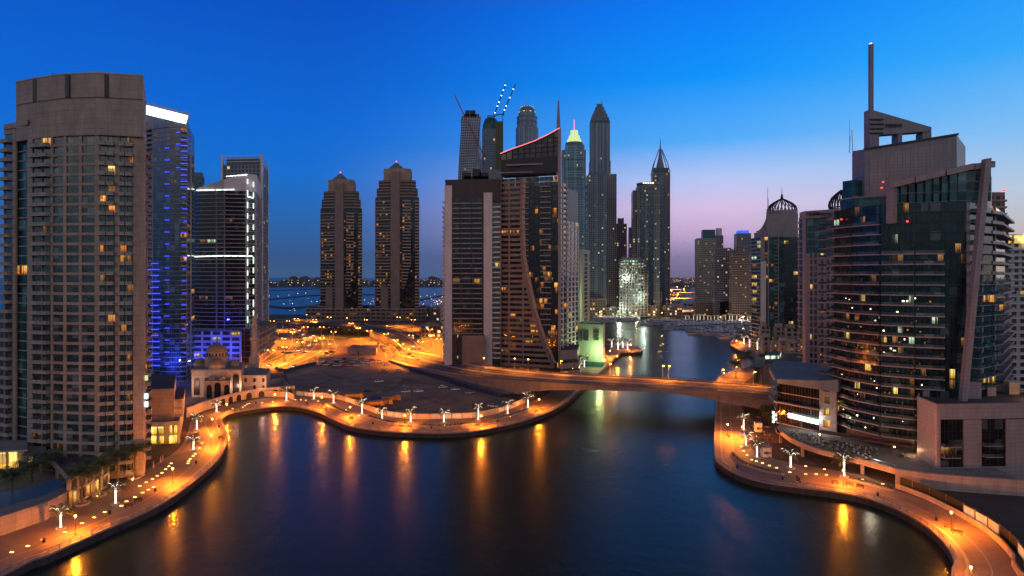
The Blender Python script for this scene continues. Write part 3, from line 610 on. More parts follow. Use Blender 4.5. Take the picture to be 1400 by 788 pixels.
def palm_proto(lit_=True, h=3.6, cr=3.5, nf=34, name='palm_tree', mat1='fairy', mat2='fairy_soft'):
    t = thing(name, '', 'palm tree'); mb = MB(); mb.lathe((0, 0), [(.26, 0), (.16, .5), (.14, h * .6), (.18, h - .3), (.24, h + .1), (.1, h + .5)], 'bark', 8); mb.build('trunk', t)
    mb = MB()
    for k in range(nf):
        el_ = k / nf; frond(mb, k * 2.4 + R.uniform(-.2, .2), cr * R.uniform(.85, 1.1), .4 + 1.6 * (1 - el_) * R.uniform(.7, 1.2), .3 + 1.7 * el_, 'leaf', .8, h + .75)
    mb.build('crown', t)
    mb = MB(); mb.lathe((0, 0), [(1.1, 0), (1.15, .3), (.9, .3), (.9, .05)], 'kerb', 8); mb.build('planter', t)
    if lit_:
        mb = MB(); mb.lathe((0, 0), [(.24, .35), (.19, 1.2), (.18, h * .7), (.25, h)], mat1, 8); mb.build('light_wrap', t)
        for k in range(7):
            a = k * .9 + R.uniform(-.25, .25); mb = MB(); pts = []; rr = R.uniform(1.5, 2.4); up_ = R.uniform(1.1, 2.2); dr = R.uniform(0, .9)
            for i in range(6):
                q = i / 5; r_ = rr * q; pts.append((r_ * math.cos(a), r_ * math.sin(a), h + up_ * math.sin(q * 1.9) - dr * q * q))
            mb.tube(pts, [.07, .06, .055, .05, .045, .03], mat2, 4); mb.build('light_string', t)
    return t
pps = [(palm_proto(h=h_, cr=c_, nf=n_), []) for h_, c_, n_ in ((3.6, 3.5, 34), (3.1, 3.1, 26), (4.0, 3.7, 38))]; pp, used_pp = pps[0]
PALM = [(83, 723.5, 'nearest the bottom left corner, below the pool wall', 1.05), (158, 690, 'on the left promenade, second from the bottom left corner', 1.05), (264.5, 616.4, 'in front of the yellow lit windows by the left promenade', 1.15), (269, 588.5, 'behind the one by the yellow lit windows', 1.2), (296, 564, 'below the mosque at the left end of the white arcade', 1.1), (391.7, 549, 'at the right end of the white arcade', 1.25), (429, 546.6, 'beside the left end of the hoarding, a bare lit trunk', 1.1), (456, 551.8, 'second of the row along the hoarding', 1.2), (495, 567, 'third of the row along the hoarding', 1.2), (522.5, 574, 'fourth of the row along the hoarding', 1.15), (561.5, 578, 'fifth of the row along the hoarding', 1.2), (607, 578.5, 'sixth of the row along the hoarding', 1.2), (654, 574.8, 'seventh of the row along the hoarding', 1.2), (694, 567, 'eighth of the row along the hoarding', 1.2), (722, 559.7, 'last of the row along the hoarding, nearest the bridge', 1.35),
 (783, 512, 'just behind the bridge by the left bank', 1.3), (792, 511, 'behind the bridge, second from the slanted tower', 1.5), (799, 503, 'behind the bridge, third from the slanted tower', 1.5), (836.4, 475.5, 'first of the four on the quay tip', 1.7), (845, 479, 'second of the four on the quay tip', 1.7), (851.5, 476, 'third of the four on the quay tip', 1.7), (858, 479.5, 'fourth of the four on the quay tip', 1.7),
 (1016.7, 588.8, 'right below the right end of the bridge', 1.15), (1020, 610.8, 'second below the right end of the bridge', 1.15), (1035, 626.6, 'third on the right bank beside the outdoor tables', 1.2), (1081, 640.7, 'below the white lit sign on the right bank', 1.3), (1154, 653, 'rightmost of the lit palms on the right bank', 1.3),
 (1017, 471.5, 'first on the far right promenade tip', 1.7), (1024.7, 475, 'second on the far right promenade', 1.7), (1035.5, 479, 'third on the far right promenade', 1.7), (1045, 482, 'fourth on the far right promenade', 1.7), (1055, 485.8, 'fifth on the far right promenade', 1.7)]
for i, (x, y, l_, s) in enumerate(PALM): place(*pps[(0, 2, 1, 0, 1, 2, 0)[i % 7]], *G(x, y), .01, R.uniform(0, 6), 'palm wrapped in white lights, ' + l_, 'white lit palms along the promenades', s)
dp, used_dp = palm_proto(False, 4.4, 3.4, 40), []
DP = [(17, 695, 'at the left edge beside the pool'), (44, 681, 'left of the pool, second from the left edge'), (60, 668, 'behind the pool near the terrace'), (136, 678, 'lit from below beside the terrace wall'), (161, 664, 'between the terrace and the left promenade'), (184, 654, 'lit from below at the foot of the tall beige tower'), (112, 690, 'just behind the second lit palm on the left'), (1006, 518, 'large one with light dots beyond the right bridge end'), (1020, 502, 'beyond the right bridge end by the quay house'), (1014, 508, 'behind the large one beyond the right bridge end')]
for x, y, l_ in DP: place(dp, used_dp, *G(x, y), .01, R.uniform(0, 6), 'dark leafy palm ' + l_, 'unlit palms', 1.75)
for x, y in ((136, 679), (184, 655), (161, 666)):
    X, Y = G(x, y); t = thing('ground_spotlight', 'small warm ground spotlight at the foot of the palm ' + {136: 'beside the terrace wall', 184: 'by the beige tower', 161: 'between terrace and promenade'}[x], 'spotlight', (X, Y - .9, .02)); mb = MB(); mb.lathe((0, 0), [(0, 0), (.2, 0), (.22, .2), (0, .22)], 'bulb_warm', 8); mb.build('lamp', t, loc=(0, 0, 0)); plight(t, (0, 0, .5), 250, (1, .6, .15), .2)
# ground lights set in the paving
gl = thing('paving_light', '', 'ground light'); mb = MB(); mb.box((0, 0, .05), (.75, .38, .07), 'paving_glow'); mb.build('lens', gl); mb = MB(); mb.box((0, 0, .02), (.9, .52, .04), 'steel'); mb.build('frame', gl)
used_gl = []
GLs = [[(16, 755.5), (38, 747), (58.6, 738), (89, 728), (112, 716), (128.6, 708), (143, 700.6), (166, 692), (173, 686), (184.5, 680), (195, 674), (203, 670), (210, 666.6), (191, 665), (200, 660), (208.5, 655.5), (215, 651), (221.5, 647), (226.5, 642), (231, 638), (234, 634), (257, 634), (258, 631), (260, 628), (264, 624), (267, 621), (273, 613), (276, 606)],
       [(332, 557), (335, 555), (338, 553), (341, 552), (318, 559), (358.4, 551), (373, 550), (403.8, 546.8), (411.5, 547), (418, 547.5), (435, 548.7), (473, 560.7), (491, 568.7), (529, 576.4), (702, 567.7), (697, 570), (607, 582), (618, 583)],
       [(1013.5, 611), (1016.6, 617), (1021.4, 622.5), (1027.7, 629), (1034, 631), (1042.5, 633.5), (1052, 637), (1062, 640), (1101.6, 637.6), (1101.6, 648.6), (1127, 642), (1116, 648.6), (1130, 649.5), (1080, 646), (1179, 656), (1207, 662)]]
for gi, (lst, nm) in enumerate(zip(GLs, ('left bank promenade', 'promenade below the sandy lot', 'right bank promenade'))):
    for i, (x, y) in enumerate(lst):
        place(gl, used_gl, *G(x, y), .01, R.uniform(-.3, .3), f'glowing light set in the {nm}, {ordn(i)} from the left', 'ground lights in the paving', 1 if y > 600 else .9)
# faint general glow of those lights
for x, y in ((60, 737), (128, 707), (206, 664), (262, 624), (340, 553), (410, 546), (480, 563), (618, 579), (1030, 628), (1100, 643), (1125, 646), (1180, 655)):
    pass
# ---------------------------------------------------------------- buildings
Q = lambda l: [PXY(x, y) for x, y in l]
def cen(poly): return (sum(p[0] for p in poly) / len(poly), sum(p[1] for p in poly) / len(poly), 0)
LW = ('lit_warm', 'lit_yellow', 'lit_dim', 'lit_dim', 'lit_dim')
RINGN = [0]
def rings(T, poly, zs, o0, o1, h, m, part='floor_slab'):
    c_ = T.root.location; RINGN[0] += 1; k = ('ring', RINGN[0]); mb = MB(); mb.ring([(x - c_[0], y - c_[1]) for x, y in poly], o0, o1, 0, h, m); TPL[k] = mb; TPLSZ[k] = 10
    for z in zs: T.item(part, k, c_[0], c_[1], z, 0)
def frange(a, b_, s):
    out = []
    while a < b_: out.append(a); a += s
    return out
def text(T, body, px, py, Y, hpx, m, yaw=0, part='sign_text', depth=.12):
    cu = bpy.data.curves.new('t', 'FONT'); cu.body = body; cu.extrude = depth; cu.size = 1
    o = bpy.data.objects.new('t', cu); COL.objects.link(o); bpy.context.view_layer.update()
    me = bpy.data.meshes.new_from_object(o); bpy.data.objects.remove(o); me.materials.clear(); me.materials.append(M[m])
    X, _ = PXY(px, Y); s = hpx / 800 * Y / .7; ob = bpy.data.objects.new(part, me); COL.objects.link(ob); ob.parent = T.root
    l = T.root.location; ob.location = (X - l[0], Y - l[1], ZH(py, Y) - l[2]); ob.rotation_euler = (rad(90), 0, yaw); ob.scale = (s, s, s); return ob

# --- tall beige tower on the left
P1 = Q([(5, 198), (21, 195.5), (23, 197), (37, 194.6), (38, 191), (88, 186.8), (133, 185.6), (198, 189), (202, 222), (22, 232)])
T = Asm('apartment_tower', 'tall beige curved apartment tower with blank drum crown at the left edge', 'tower', cen(P1))
fh = 3.17; z0 = 1.5; nf = 34; zt = z0 + nf * fh
bal = (1.5, 'beige_light', 'concrete', .9)
facade(T, P1[0], P1[1], z0, nf + 1, fh, 'b3 p1', bal=bal, top=115, lp=.02)
facade(T, P1[2], P1[3], z0, nf + 1, fh, 'g1', glassm='glass_teal', lp=.015, slab='beige', top=114)
facade(T, P1[3], P1[4], z0, nf, fh, 'p1', top=zt)
facade(T, P1[4], P1[5], z0, nf, fh, 'p1.6 b3.1 p.15 b3.1 p.7 w3.6 p.4', bal=bal, lp=.06, lits=LW)
facade(T, P1[5], P1[6], z0, nf, fh, 'p.6 w4 p.9 w4.1 p.9', lp=.06, lits=LW + ('lit_dim', 'lit_orange'))
facade(T, P1[6], P1[7], z0, nf, fh, 'p.7 b2.4 p.15 b2.4 p1.5 b2.1 p.15 b2.1 p3.8', bal=bal, lp=.12, lits=LW + ('lit_orange', 'lit_dim'))
facade(T, P1[7], P1[8], z0, nf, fh, 'p2 w3 p2 b4 p3 w3 p3', bal=bal, lp=.12)
facade(T, P1[8], P1[9], z0, nf, fh, 'p4 w4 p3 w4 p3 w4 p3 w4 p4', lp=.0)
facade(T, P1[9], P1[0], z0, nf, fh, 'p3 w4 p3 w4 p3', lp=.02)
core(T, P1, -1, zt)
T.mb('wall').prism(inset(P1, .1), -1, z0, 'beige')
# lit service strip on the right edge of the tower, seen low down
for y_, m_ in ((545, 'led_cyan'), (556, 'led_cyan'), (520, 'crown_green'), (505, 'lit_orange')): T.item('wall_light', tpl('bar', .9, 1.6, .3, m_), *PXY(200.5, 188.7), ZH(y_, 189), 0)
T.mb('crown').prism(Q([(5, 197.6), (22, 194.6), (38, 190.6), (38, 200), (10, 206)]), 114, 115.8, 'beige', 'roof_pale')
CR = Q([(22, 194.2), (48, 190.2), (88, 186.3), (133, 185.0), (196, 187.6), (200, 222), (40, 230)])
T.mb('crown').prism(CR, zt, 121.2, 'beige', 'roof_pale')
CR2 = Q([(22.5, 193.8), (48, 189.9), (88, 186.0), (133, 184.7), (195, 187.3), (199, 221), (40, 229)])
T.mb('crown_band').prism(inset(CR2, -.12), 121.2, 128.6, 'beige', 'roof_pale')
for a, b_ in ((46, 50.5), (90.5, 95.5), (143, 149)):
    Ya = 190 if a < 60 else (185.7 if a < 100 else 184.9)
    T.mb('crown_groove' if a < 60 else 'crown_groove.%d' % a).wallseg(PXY(a, Ya), PXY(b_, Ya - (.3 if a < 100 else -.5)), -.5, .35, 121.3, 128.3, 'dark_brown')
rings(T, CR, [113.4, 117.2], 0, .07, .12, 'brown_clad', 'joint')
T.mb('coping').ring(inset(CR2, -.12), -.6, .15, 128.6, 129.0, 'beige_light')
for px_, yy in ((74, 187), (187, 188)): T.mb('roof_mast' if px_ < 100 else 'roof_mast.001').tube([PXY(px_, yy + 2) + (128.8,), PXY(px_ - 2, yy + 2) + (130.2,)], .12, 'dark_metal', 5)
T.done()

# --- blue lit glass tower
P2 = Q([(190, 372), (209, 361), (228, 356), (247, 356.5), (256, 359), (266, 392), (196, 402)])
T = Asm('glass_tower', 'blue glass tower with blue light strips and white lit slanted roof', 'tower', cen(P2))
fh = 2.92; nf = 53; b2 = (1.3, 'concrete', 'concrete', .6)
facade(T, P2[0], P2[1], 0, nf, fh, 'p1 b4 p.6 b3 p.6', wall='concrete', glassm='glass_blue', bal=b2, lp=.03)
facade(T, P2[1], P2[2], 0, nf, fh, 'g3 g3 g3', glassm='glass_blue', slab='grey_blue', lp=.015)
facade(T, P2[2], P2[3], 0, nf, fh, 'g3 g3 g3', glassm='glass_blue', slab='grey_blue', lp=.015)
facade(T, P2[3], P2[4], 0, nf, fh, 'b4 p.4', wall='concrete', glassm='glass_blue', bal=(1.8, 'concrete', 'concrete', .5), lp=.03)
facade(T, P2[4], P2[5], 0, nf, fh, 'g3 p1 g3', glassm='glass_blue', slab='grey_blue'); facade(T, P2[5], P2[6], 0, nf, fh, 'g5 g5 g5', glassm='glass_blue'); facade(T, P2[6], P2[0], 0, nf, fh, 'g5 p3 g5', glassm='glass_blue')
core(T, P2, 0, nf * fh)
zt = nf * fh
T.mb('roof').prism(Q([(196, 362), (209, 360.5), (228, 355.5), (247, 356), (257, 359), (266, 392), (196, 402)]), zt, [169, 167.5, 164, 160, 158.3, 157, 166], 'glass_blue', 'white_paint')
T.mb('lit_roof_panel').hexa([PXY(200, 357.5) + (163.2,), PXY(254, 353) + (156.2,), PXY(254, 353.6) + (156.2,), PXY(200, 358.2) + (163.2,)], [PXY(200, 356) + (168.3,), PXY(257, 351.5) + (160.6,), PXY(257, 352.4) + (160.6,), PXY(200, 357) + (168.3,)], 'panel_white')
T.mb('roof_edge').tube([PXY(197, 355.5) + (169.6,), PXY(259.5, 351) + (161.4,), PXY(254.5, 353) + (155.2,)], .55, 'white_paint', 5)
y_ = 203
while y_ < 505: T.item('light_strip', tpl('bar', 2.6, .32, .3, 'led_blue'), *PXY(228.5, 355.3), ZH(y_, 355.5), 0); y_ += 16.4
for i in range(14): T.item('light_strip', tpl('bar', r2(R.uniform(1.6, 3)), .3, .3, 'led_blue'), *PXY(253 + R.uniform(-2, 1), 355.6), ZH(270 + i * 16.4, 356), 0)
for i in range(9): T.item('light_strip', tpl('bar', 3.8, .3, .3, 'led_blue'), *PXY(251.5, 355.2), ZH(192 + i * 8.1, 356), 0)
for y_ in (182, 198, 230): T.item('light_strip', tpl('bar', 2.2, .3, .3, 'led_blue'), *PXY(243.5, 355.4), ZH(y_, 356), 0)
for i in range(18): T.item('light_strip', tpl('bar', r2(R.uniform(4, 7.5)), .5, .3, 'led_blue'), *PXY(211 + R.uniform(-1, 1.5), 358), ZH(361 + i * 8.2, 358), 0)
T.done()
plight(T.root, (14, -22, 12), 9000, (.08, .12, 1), .25)

# --- white outlined tower and neighbours
P3 = Q([(254, 456), (272, 442), (306, 437), (336, 440), (351, 448), (356, 490), (262, 498)])
T = Asm('glass_tower', 'dark banded tower outlined by white light lines left of the sea view', 'tower', cen(P3))
fh = 3.05; nf = 42; b3 = (1.0, 'white_paint', 'grey_blue', .35)
for a, b_, sp_ in ((0, 1, 'b4 b4'), (1, 2, 'b5 b5 p.8 b4'), (2, 3, 'p.8 b5 b5 b4'), (3, 4, 'p1.5 g4 p1.2')): facade(T, P3[a], P3[b_], 0, nf, fh, sp_, wall='grey_panel', glassm='glass_black', bal=b3, lp=.03, lits=('lit_warm', 'lit_cool', 'lit_dim'))
facade(T, P3[4], P3[5], 0, nf, fh, 'p2 w4 p2 w4 p2 w4', wall='grey_panel', glassm='glass_black', lp=.03); facade(T, P3[5], P3[6], 0, nf, fh, 'p2 w6 p2 w6 p2', wall='grey_panel'); facade(T, P3[6], P3[0], 0, nf, fh, 'p2 w6 p2 w6', wall='grey_panel')
core(T, P3, 0, nf * fh); zt = nf * fh
T.mb('roof').prism(P3, zt, [zt + 1, zt + 3, zt + 8, zt + 13, zt + 13.5, zt + 13, zt + 2], 'white_paint', 'white_paint')
def led(T, a, b_, m='led_white', r_=.32, part='light_line', n=8):
    a, b_ = Vector(a), Vector(b_)
    for i in range(n):
        p, q = a.lerp(b_, i / n + .01), a.lerp(b_, (i + 1) / n - .015 - R.uniform(0, .02)); mb = MB(); mb.tube([p, q], r_, m, 4); mb.build(part, T.root)
for px_, Yv, ya, yb in ((338.5, 438.5, 243, 462), (346.5, 443, 247, 452)): led(T, PXY(px_, Yv) + (ZH(ya, Yv),), PXY(px_, Yv) + (ZH(yb, Yv),), n=14)
led(T, PXY(256, 450) + (ZH(351.5, 450),), PXY(272, 439.5) + (ZH(351, 440),), n=2); led(T, PXY(272, 439.5) + (ZH(351, 440),), PXY(306, 434.5) + (ZH(350, 435),), n=4); led(T, PXY(306, 434.5) + (ZH(350, 435),), PXY(346, 439) + (ZH(350.5, 439),), n=4)
led(T, PXY(268, 441) + (ZH(260.5, 441),), PXY(322, 435.5) + (ZH(259.5, 436),), n=6); led(T, PXY(309, 437) + (ZH(241.5, 437),), PXY(339, 440) + (ZH(238.8, 440),), n=6)
led(T, PXY(338.5, 438.5) + (ZH(269, 438.5),), PXY(346.5, 443) + (ZH(271, 443),), n=1)
T.done()
facmat('fac_grey', (.26, .28, .33), (.03, .045, .06), 3.4, 3.3, .35, .35, .025); facmat('fac_teal', (.12, .2, .22), (.02, .09, .11), 3, 3.3, .15, .25, .03)
def simple(name, label, poly, z0, z1, fac, fh=3.3, slab=None, every=1, mt='roof_dark', cat='tower', o1=.35, h=.45, grp=None):
    T = Asm(name, label, cat, cen(poly), grp); T.mb('facade').prism(poly, z0, z1, fac, mt, bottom=False)
    if slab: rings(T, poly, frange(z0 + fh, z1 - .2, fh * every), -.1, o1, h, slab)
    return T
P = Q([(304, 505), (358, 500), (366, 540), (310, 548)]); T = simple('office_tower', 'slim grey tower with open roof frame behind the white outlined tower', P, 0, 160, 'fac_grey', slab='grey_blue')
for a, b_ in ((0, 1), (1, 2)):
    for z in (162, 164.5, 167): T.mb('roof_frame').wallseg(P[a], P[b_], -.5, 0, z, z + .5, 'white_metal')
for i, p in enumerate(P): T.mb('roof_post' if not i else 'roof_post.%03d' % i).box((p[0], p[1], 81), (1.6, 1.6, 174 if i < 2 else 170), 'white_metal')
T.mb('crown_box').prism(inset(P, 3), 160, 166, 'grey_blue'); T.done()
T = simple('office_tower', 'small teal topped tower peeping between the blue tower and the white outlined one', Q([(240, 530), (276, 525), (279, 560), (244, 566)]), 0, 153, 'fac_teal', slab='grey_blue'); T.mb('roof_frame').ring(Q([(240, 530), (276, 525), (279, 560), (244, 566)]), -.6, .4, 153, 157, 'grey_blue'); T.done()
# blue flood-lit base block
P = Q([(252, 432), (262, 424), (330, 420), (334, 440), (258, 448)]); T = Asm('podium_block', 'pale podium block flooded by blue light below the white outlined tower', 'building', cen(P))
facade(T, P[0], P[1], 0, 6, 4, 'p2 w3 p1', wall='white_paint'); facade(T, P[1], P[2], 0, 6, 4, 'p1 w4 p1 w4 p1 w4 p1 w4 p1 w4 p1', wall='white_paint', lp=.1, lits=('lit_yellow', 'lit_cool'), sp=1.6); core(T, P, 0, 24.2, mt='roof_pale'); T.done()
for x in (-16, -4, 8, 20): plight(T.root, (x, -19, 5 if x < 15 else 12), 3800, (.03, .06, 1), .25)
plight(T.root, (10, -14, 30), 6000, (.03, .06, 1), .25)
# parking building with pink frames
P = Q([(306, 436), (353, 424), (378, 500), (330, 520)]); T = Asm('parking_building', 'brown building with rows of pink square frames beside the orange junction', 'building', cen(P))
facade(T, P[0], P[1], 0, 6, 4.2, ' '.join(['p.7 w4'] * 5) + ' p.7', wall='pink_concrete', glassm='red_brown', lp=.08, sp=.7); facade(T, P[1], P[2], 0, 6, 4.2, ' '.join(['p.7 w4.4'] * 14) + ' p.7', wall='pink_concrete', glassm='glass_brown', lp=.12, sp=.7, lits=('lit_warm', 'lit_cool', 'red_brown', 'red_brown')); core(T, P, 0, 25.4, mt='roof_pale', m='dark_brown'); T.done()

# --- mosque
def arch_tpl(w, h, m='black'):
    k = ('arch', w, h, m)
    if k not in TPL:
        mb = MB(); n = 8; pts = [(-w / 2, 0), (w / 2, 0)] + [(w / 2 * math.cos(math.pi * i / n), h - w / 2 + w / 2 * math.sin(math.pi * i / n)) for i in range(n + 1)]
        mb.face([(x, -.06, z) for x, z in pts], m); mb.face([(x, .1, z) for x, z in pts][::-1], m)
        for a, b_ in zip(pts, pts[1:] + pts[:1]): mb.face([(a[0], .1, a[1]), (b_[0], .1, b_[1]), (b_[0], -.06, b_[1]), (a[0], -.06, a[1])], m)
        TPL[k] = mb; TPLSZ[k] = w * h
    return k
def dome(mb, c_, r_, z, m, hh=.85, n=20): mb.lathe(c_, [(r_, z)] + [(r_ * math.cos(i * math.pi / 16), z + r_ * hh * math.sin(i * math.pi / 16)) for i in range(1, 8)] + [(.02, z + r_ * hh)], m, n)
Pm = Q([(262, 311), (330, 311), (334, 338), (272, 342)]); T = Asm('mosque', 'pale stone mosque with brown domes and one tall minaret', 'mosque', cen(Pm))
T.mb('hall').prism(Pm, 0, 14.6, 'beige_light', 'roof_pale'); rings(T, Pm, [4.6, 8.8, 13.9], 0, .18, .3, 'pink_concrete', 'cornice')
Y_ = 303.5; T.mb('porch').prism(Q([(279, 302), (315, 302.5), (316, 312), (280, 312)]), 0, 10.2, 'beige_light', 'roof_pale')
for px_, w, h, yv in ((286, 2.6, 7, 301.9), (297.5, 3.2, 8.2, 302.1), (310, 2.6, 7, 302.2), (322.5, 3.2, 11, 310.7), (269, 3, 9, 310.8)): T.item('arched_window', arch_tpl(w, h), *PXY(px_, yv), 1.2, .02)
Pe = Q([(331, 317), (364, 317), (370, 340), (336, 344)]); T.mb('side_wing').prism(Pe, 0, 10.6, 'beige_light', 'roof_pale')
for px_ in (336, 348, 360):
    T.item('arched_window', arch_tpl(1.3, 2.1, 'glass_brown'), *PXY(px_, 316.8), 7.0, .0); 
    if px_ > 336: T.item('arched_window', arch_tpl(1.3, 2.1, 'glass_brown'), *PXY(px_, 316.8), 3.2, .0)
dc = PXY(296.5, 325)
T.mb('drum').lathe(dc, [(6.2, 14), (6.2, 19.6), (5.4, 19.7), (5.3, 22.6)], 'beige_light', 20); d_ = T.mb('main_dome'); dome(d_, dc, 5.4, 22.6, 'dome_brown', .72)
T.mb('finial').lathe(dc, [(.3, 26.4), (.3, 27.2), (.6, 27.7), (.1, 28.4), (.1, 30), (0, 30.1)], 'steel', 8)
for k in range(20):
    a = k * math.pi / 10 + .1; T.item('drum_window', arch_tpl(.9, 1.9, 'lit_dim' if k % 5 == 0 else 'black'), dc[0] + 5.5 * math.cos(a), dc[1] + 5.5 * math.sin(a), 20.2, a + math.pi / 2)
for i, (px_, Yd, r_, z) in enumerate(((297, 316, 4.2, 14.6), (274, 325, 3.2, 14.6), (320, 325, 2.6, 14.6), (290, 306, 1.6, 10.2), (304, 306, 1.6, 10.2))):
    c_ = PXY(px_, Yd); T.mb('small_drum' + (f'.{i:03d}' if i else '')).lathe(c_, [(r_, z - .2), (r_, z + r_ * .5), (r_ * .95, z + r_ * .5)], 'beige_light', 16); dome(T.mb('small_dome' + (f'.{i:03d}' if i else '')), c_, r_ * .98, z + r_ * .5, 'dome_brown', .8, 16)
mc = PXY(347.5, 345); mb = T.mb('minaret'); mb.box((mc[0], mc[1], 8.5), (4.4, 4.4, 17), 'beige_light'); mb.lathe(mc, [(2.1, 17), (1.9, 17.2), (1.75, 26), (2.6, 27), (2.6, 28), (1.5, 28.1), (1.4, 34), (2.0, 34.8), (2.0, 35.6), (1.1, 35.7), (1.05, 38.5), (1.25, 38.8), (0.7, 40.6), (.1, 42), (0, 43.4)], 'beige_light', 12)
T.done()
for x, y, p_ in ((-8, -23, 2600), (4, -22, 2600), (17, -17, 1500), (30, -14, 1300), (-20, -18, 2500), (4, -8, 900)): plight(T.root, (x, y, 6), p_, (1, .55, .38), .6)
# curved arcade wall in front
aw = [q for q in smoothpath(GP([(256, 571), (266, 567.5), (281, 561), (300, 555.5), (332, 547), (366, 542), (403, 539)]), 4.6)]; T = Asm('arcade_wall', 'white curved arcade wall with a row of arches below the mosque', 'wall', aw[5] + (0,))
for i, (a, b_) in enumerate(zip(aw, aw[1:])):
    T.mb('wall').wallseg(a, b_, -.6, 0, 0, 4.2, 'beige_light'); T.mb('coping').wallseg(a, b_, -.7, .12, 4.2, 4.5, 'pink_concrete'); rz = math.atan2(b_[1] - a[1], b_[0] - a[0])
    if i > 3: T.item('arch', arch_tpl(2.9, 3.2), (a[0] + b_[0]) / 2, (a[1] + b_[1]) / 2, .05, rz)
T.done()
P = Q([(362, 312), (392, 311), (402, 304), (404, 316), (385, 352), (366, 345)]); T = Asm('courtyard_wall', 'low pale courtyard walls right of the mosque side wing', 'wall', cen(P)); T.mb('wall').ring(P, -.5, 0, 0, 3, 'beige_light'); T.done(); sheet('courtyard', inset(P, .5), .03, 'grey_panel')

# --- block with yellow lit windows
P = Q([(200, 223), (246, 226), (252, 262), (206, 262)]); T = Asm('cafe_block', 'plain beige block with large yellow lit ground floor windows by the left promenade', 'building', cen(P))
facade(T, P[0], P[1], 0, 1, 8.2, 'p1 p5.5 p2', sp=.6, top=8.6); T.mb('wall').prism(inset(P, .3), 0, 8.2, 'beige', 'roof_pale'); T.mb('upper_wall').prism(Q([(203, 227), (238, 229), (241, 262), (206, 262)]), 8.2, 20.5, 'beige', 'roof_dark')
T.mb('upper_wall').prism(Q([(238.2, 232), (251, 236), (253, 258), (241, 258)]), 8.2, 15, 'beige', 'roof_dark')
for k in range(3): T.item('balcony', tpl('balcony', 3, 1.4, 'concrete', 'concrete', 1), *PXY(244, 233.5), 8.6 + k * 2.9, .3)
for a, b_, z in ((206.5, 224, .6), (206.5, 224, 4.0), (231, 242, .6), (231, 242, 4.3)):
    w = r2((b_ - a) / 800 * 223); T.item('shop_window', tpl('window', w, 3.0 if a < 230 else 3.3, 'lit_shop'), *PXY((a + b_) / 2, 223.2), z, .04)
T.done(); plight(T.root, (0, -24, 3), 900, (1, .75, .3), 1)
for i, (px_, py_) in enumerate(((210, 643.5), (219.5, 636.5), (222.5, 634.5))):
    t = thing('parasol', f'folded pale parasol on the left promenade, {ordn(i)} from the left', 'parasol', G(px_, py_) + (.01,), 'folded parasols'); mb = MB(); mb.lathe((0, 0), [(.05, 0), (.05, 3.3), (0, 3.35)], 'wood', 6); mb.build('pole', t, loc=(0, 0, 0)); mb = MB(); mb.lathe((0, 0), [(.36, 1.1), (.22, 1.3), (.1, 2.9), (0, 3.2)], 'fabric', 8); mb.build('canopy', t, loc=(0, 0, 0))

# --- pool terrace and restaurants at bottom left
PT = GP([(-60, 757), (0, 733.4), (66, 710.3), (100, 692)]) + Q([(104, 176), (60, 182), (-60, 188)])
T = Asm('pool_terrace', 'raised terrace with tiled wall along the bottom left promenade', 'terrace', cen(PT)); T.mb('wall').prism(PT, 0, 4.6, 'beige', 'roof_pale'); T.mb('coping').ring(PT, -.5, .12, 4.6, 4.85, 'coping'); T.done()
pw = Q([(-40, 149), (0, 151.5), (60, 160), (100, 171), (96, 176), (40, 166), (-40, 158)]); tag(sheet('pool', pw, 4.66, 'pool_glow'), kind='structure')
P = Q([(-40, 178), (33, 181), (33, 190), (-40, 190)]); T = Asm('restaurant', 'low flat roofed restaurant with yellow lit windows at the left edge', 'building', cen(P)); facade(T, P[0], P[1], 4.6, 1, 6, 'p2 w5 p.5 w5 p.5 w5 p1', glassm='lit_shop', sp=.7, lp=0, wall='beige'); core(T, P, 4.6, 10.6, mt='roof_pale'); T.mb('roof').prism(inset(P, -.8), 10.6, 11.1, 'beige_light', 'roof_pale'); T.done()
P = Q([(33.5, 179), (58, 180), (60, 188), (34, 189)]); T = Asm('restaurant', 'small lit pavilion between the terrace and the tall beige tower', 'building', cen(P)); facade(T, P[0], P[1], 4.6, 1, 4.6, 'p1 w2.6 p1 w2.6 p.6', glassm='lit_shop', sp=.8, lp=0); core(T, P, 4.6, 9.2); T.mb('roof').prism(inset(P, -.5), 9.2, 9.7, 'beige_light', 'roof_pale'); T.done()
P = Q([(94, 163), (150, 180), (136, 186.5), (62, 184)]); T = Asm('terrace_building', 'long low terrace building with slanted pale parapet beside the palms', 'building', cen(P))
facade(T, P[3], P[0], 0, 2, 3.7, 'p1 w4 p1 w4 p1', lp=0, wall='beige'); facade(T, P[0], P[1], 0, 2, 3.7, 'p1.2 ' + 'w3.4 p.8 ' * 5, lp=.3, lits=('lit_shop', 'lit_warm', 'lit_dim'), wall='beige', sp=.6); core(T, P, 0, 7.4, mt='roof_dark')
for a, b_ in ((3, 0), (0, 1)): T.mb('parapet').wallseg(P[a], P[b_], -.4, .15, 7.4, 8.5, 'beige_light')
T.item('lit_pillar', tpl('bar', 1.0, 4.5, .5, 'lit_orange'), *PXY(95.6, 162.6), .6, 0); T.done()
plight(T.root, (0, -12, 3), 500, (1, .7, .3), .6)

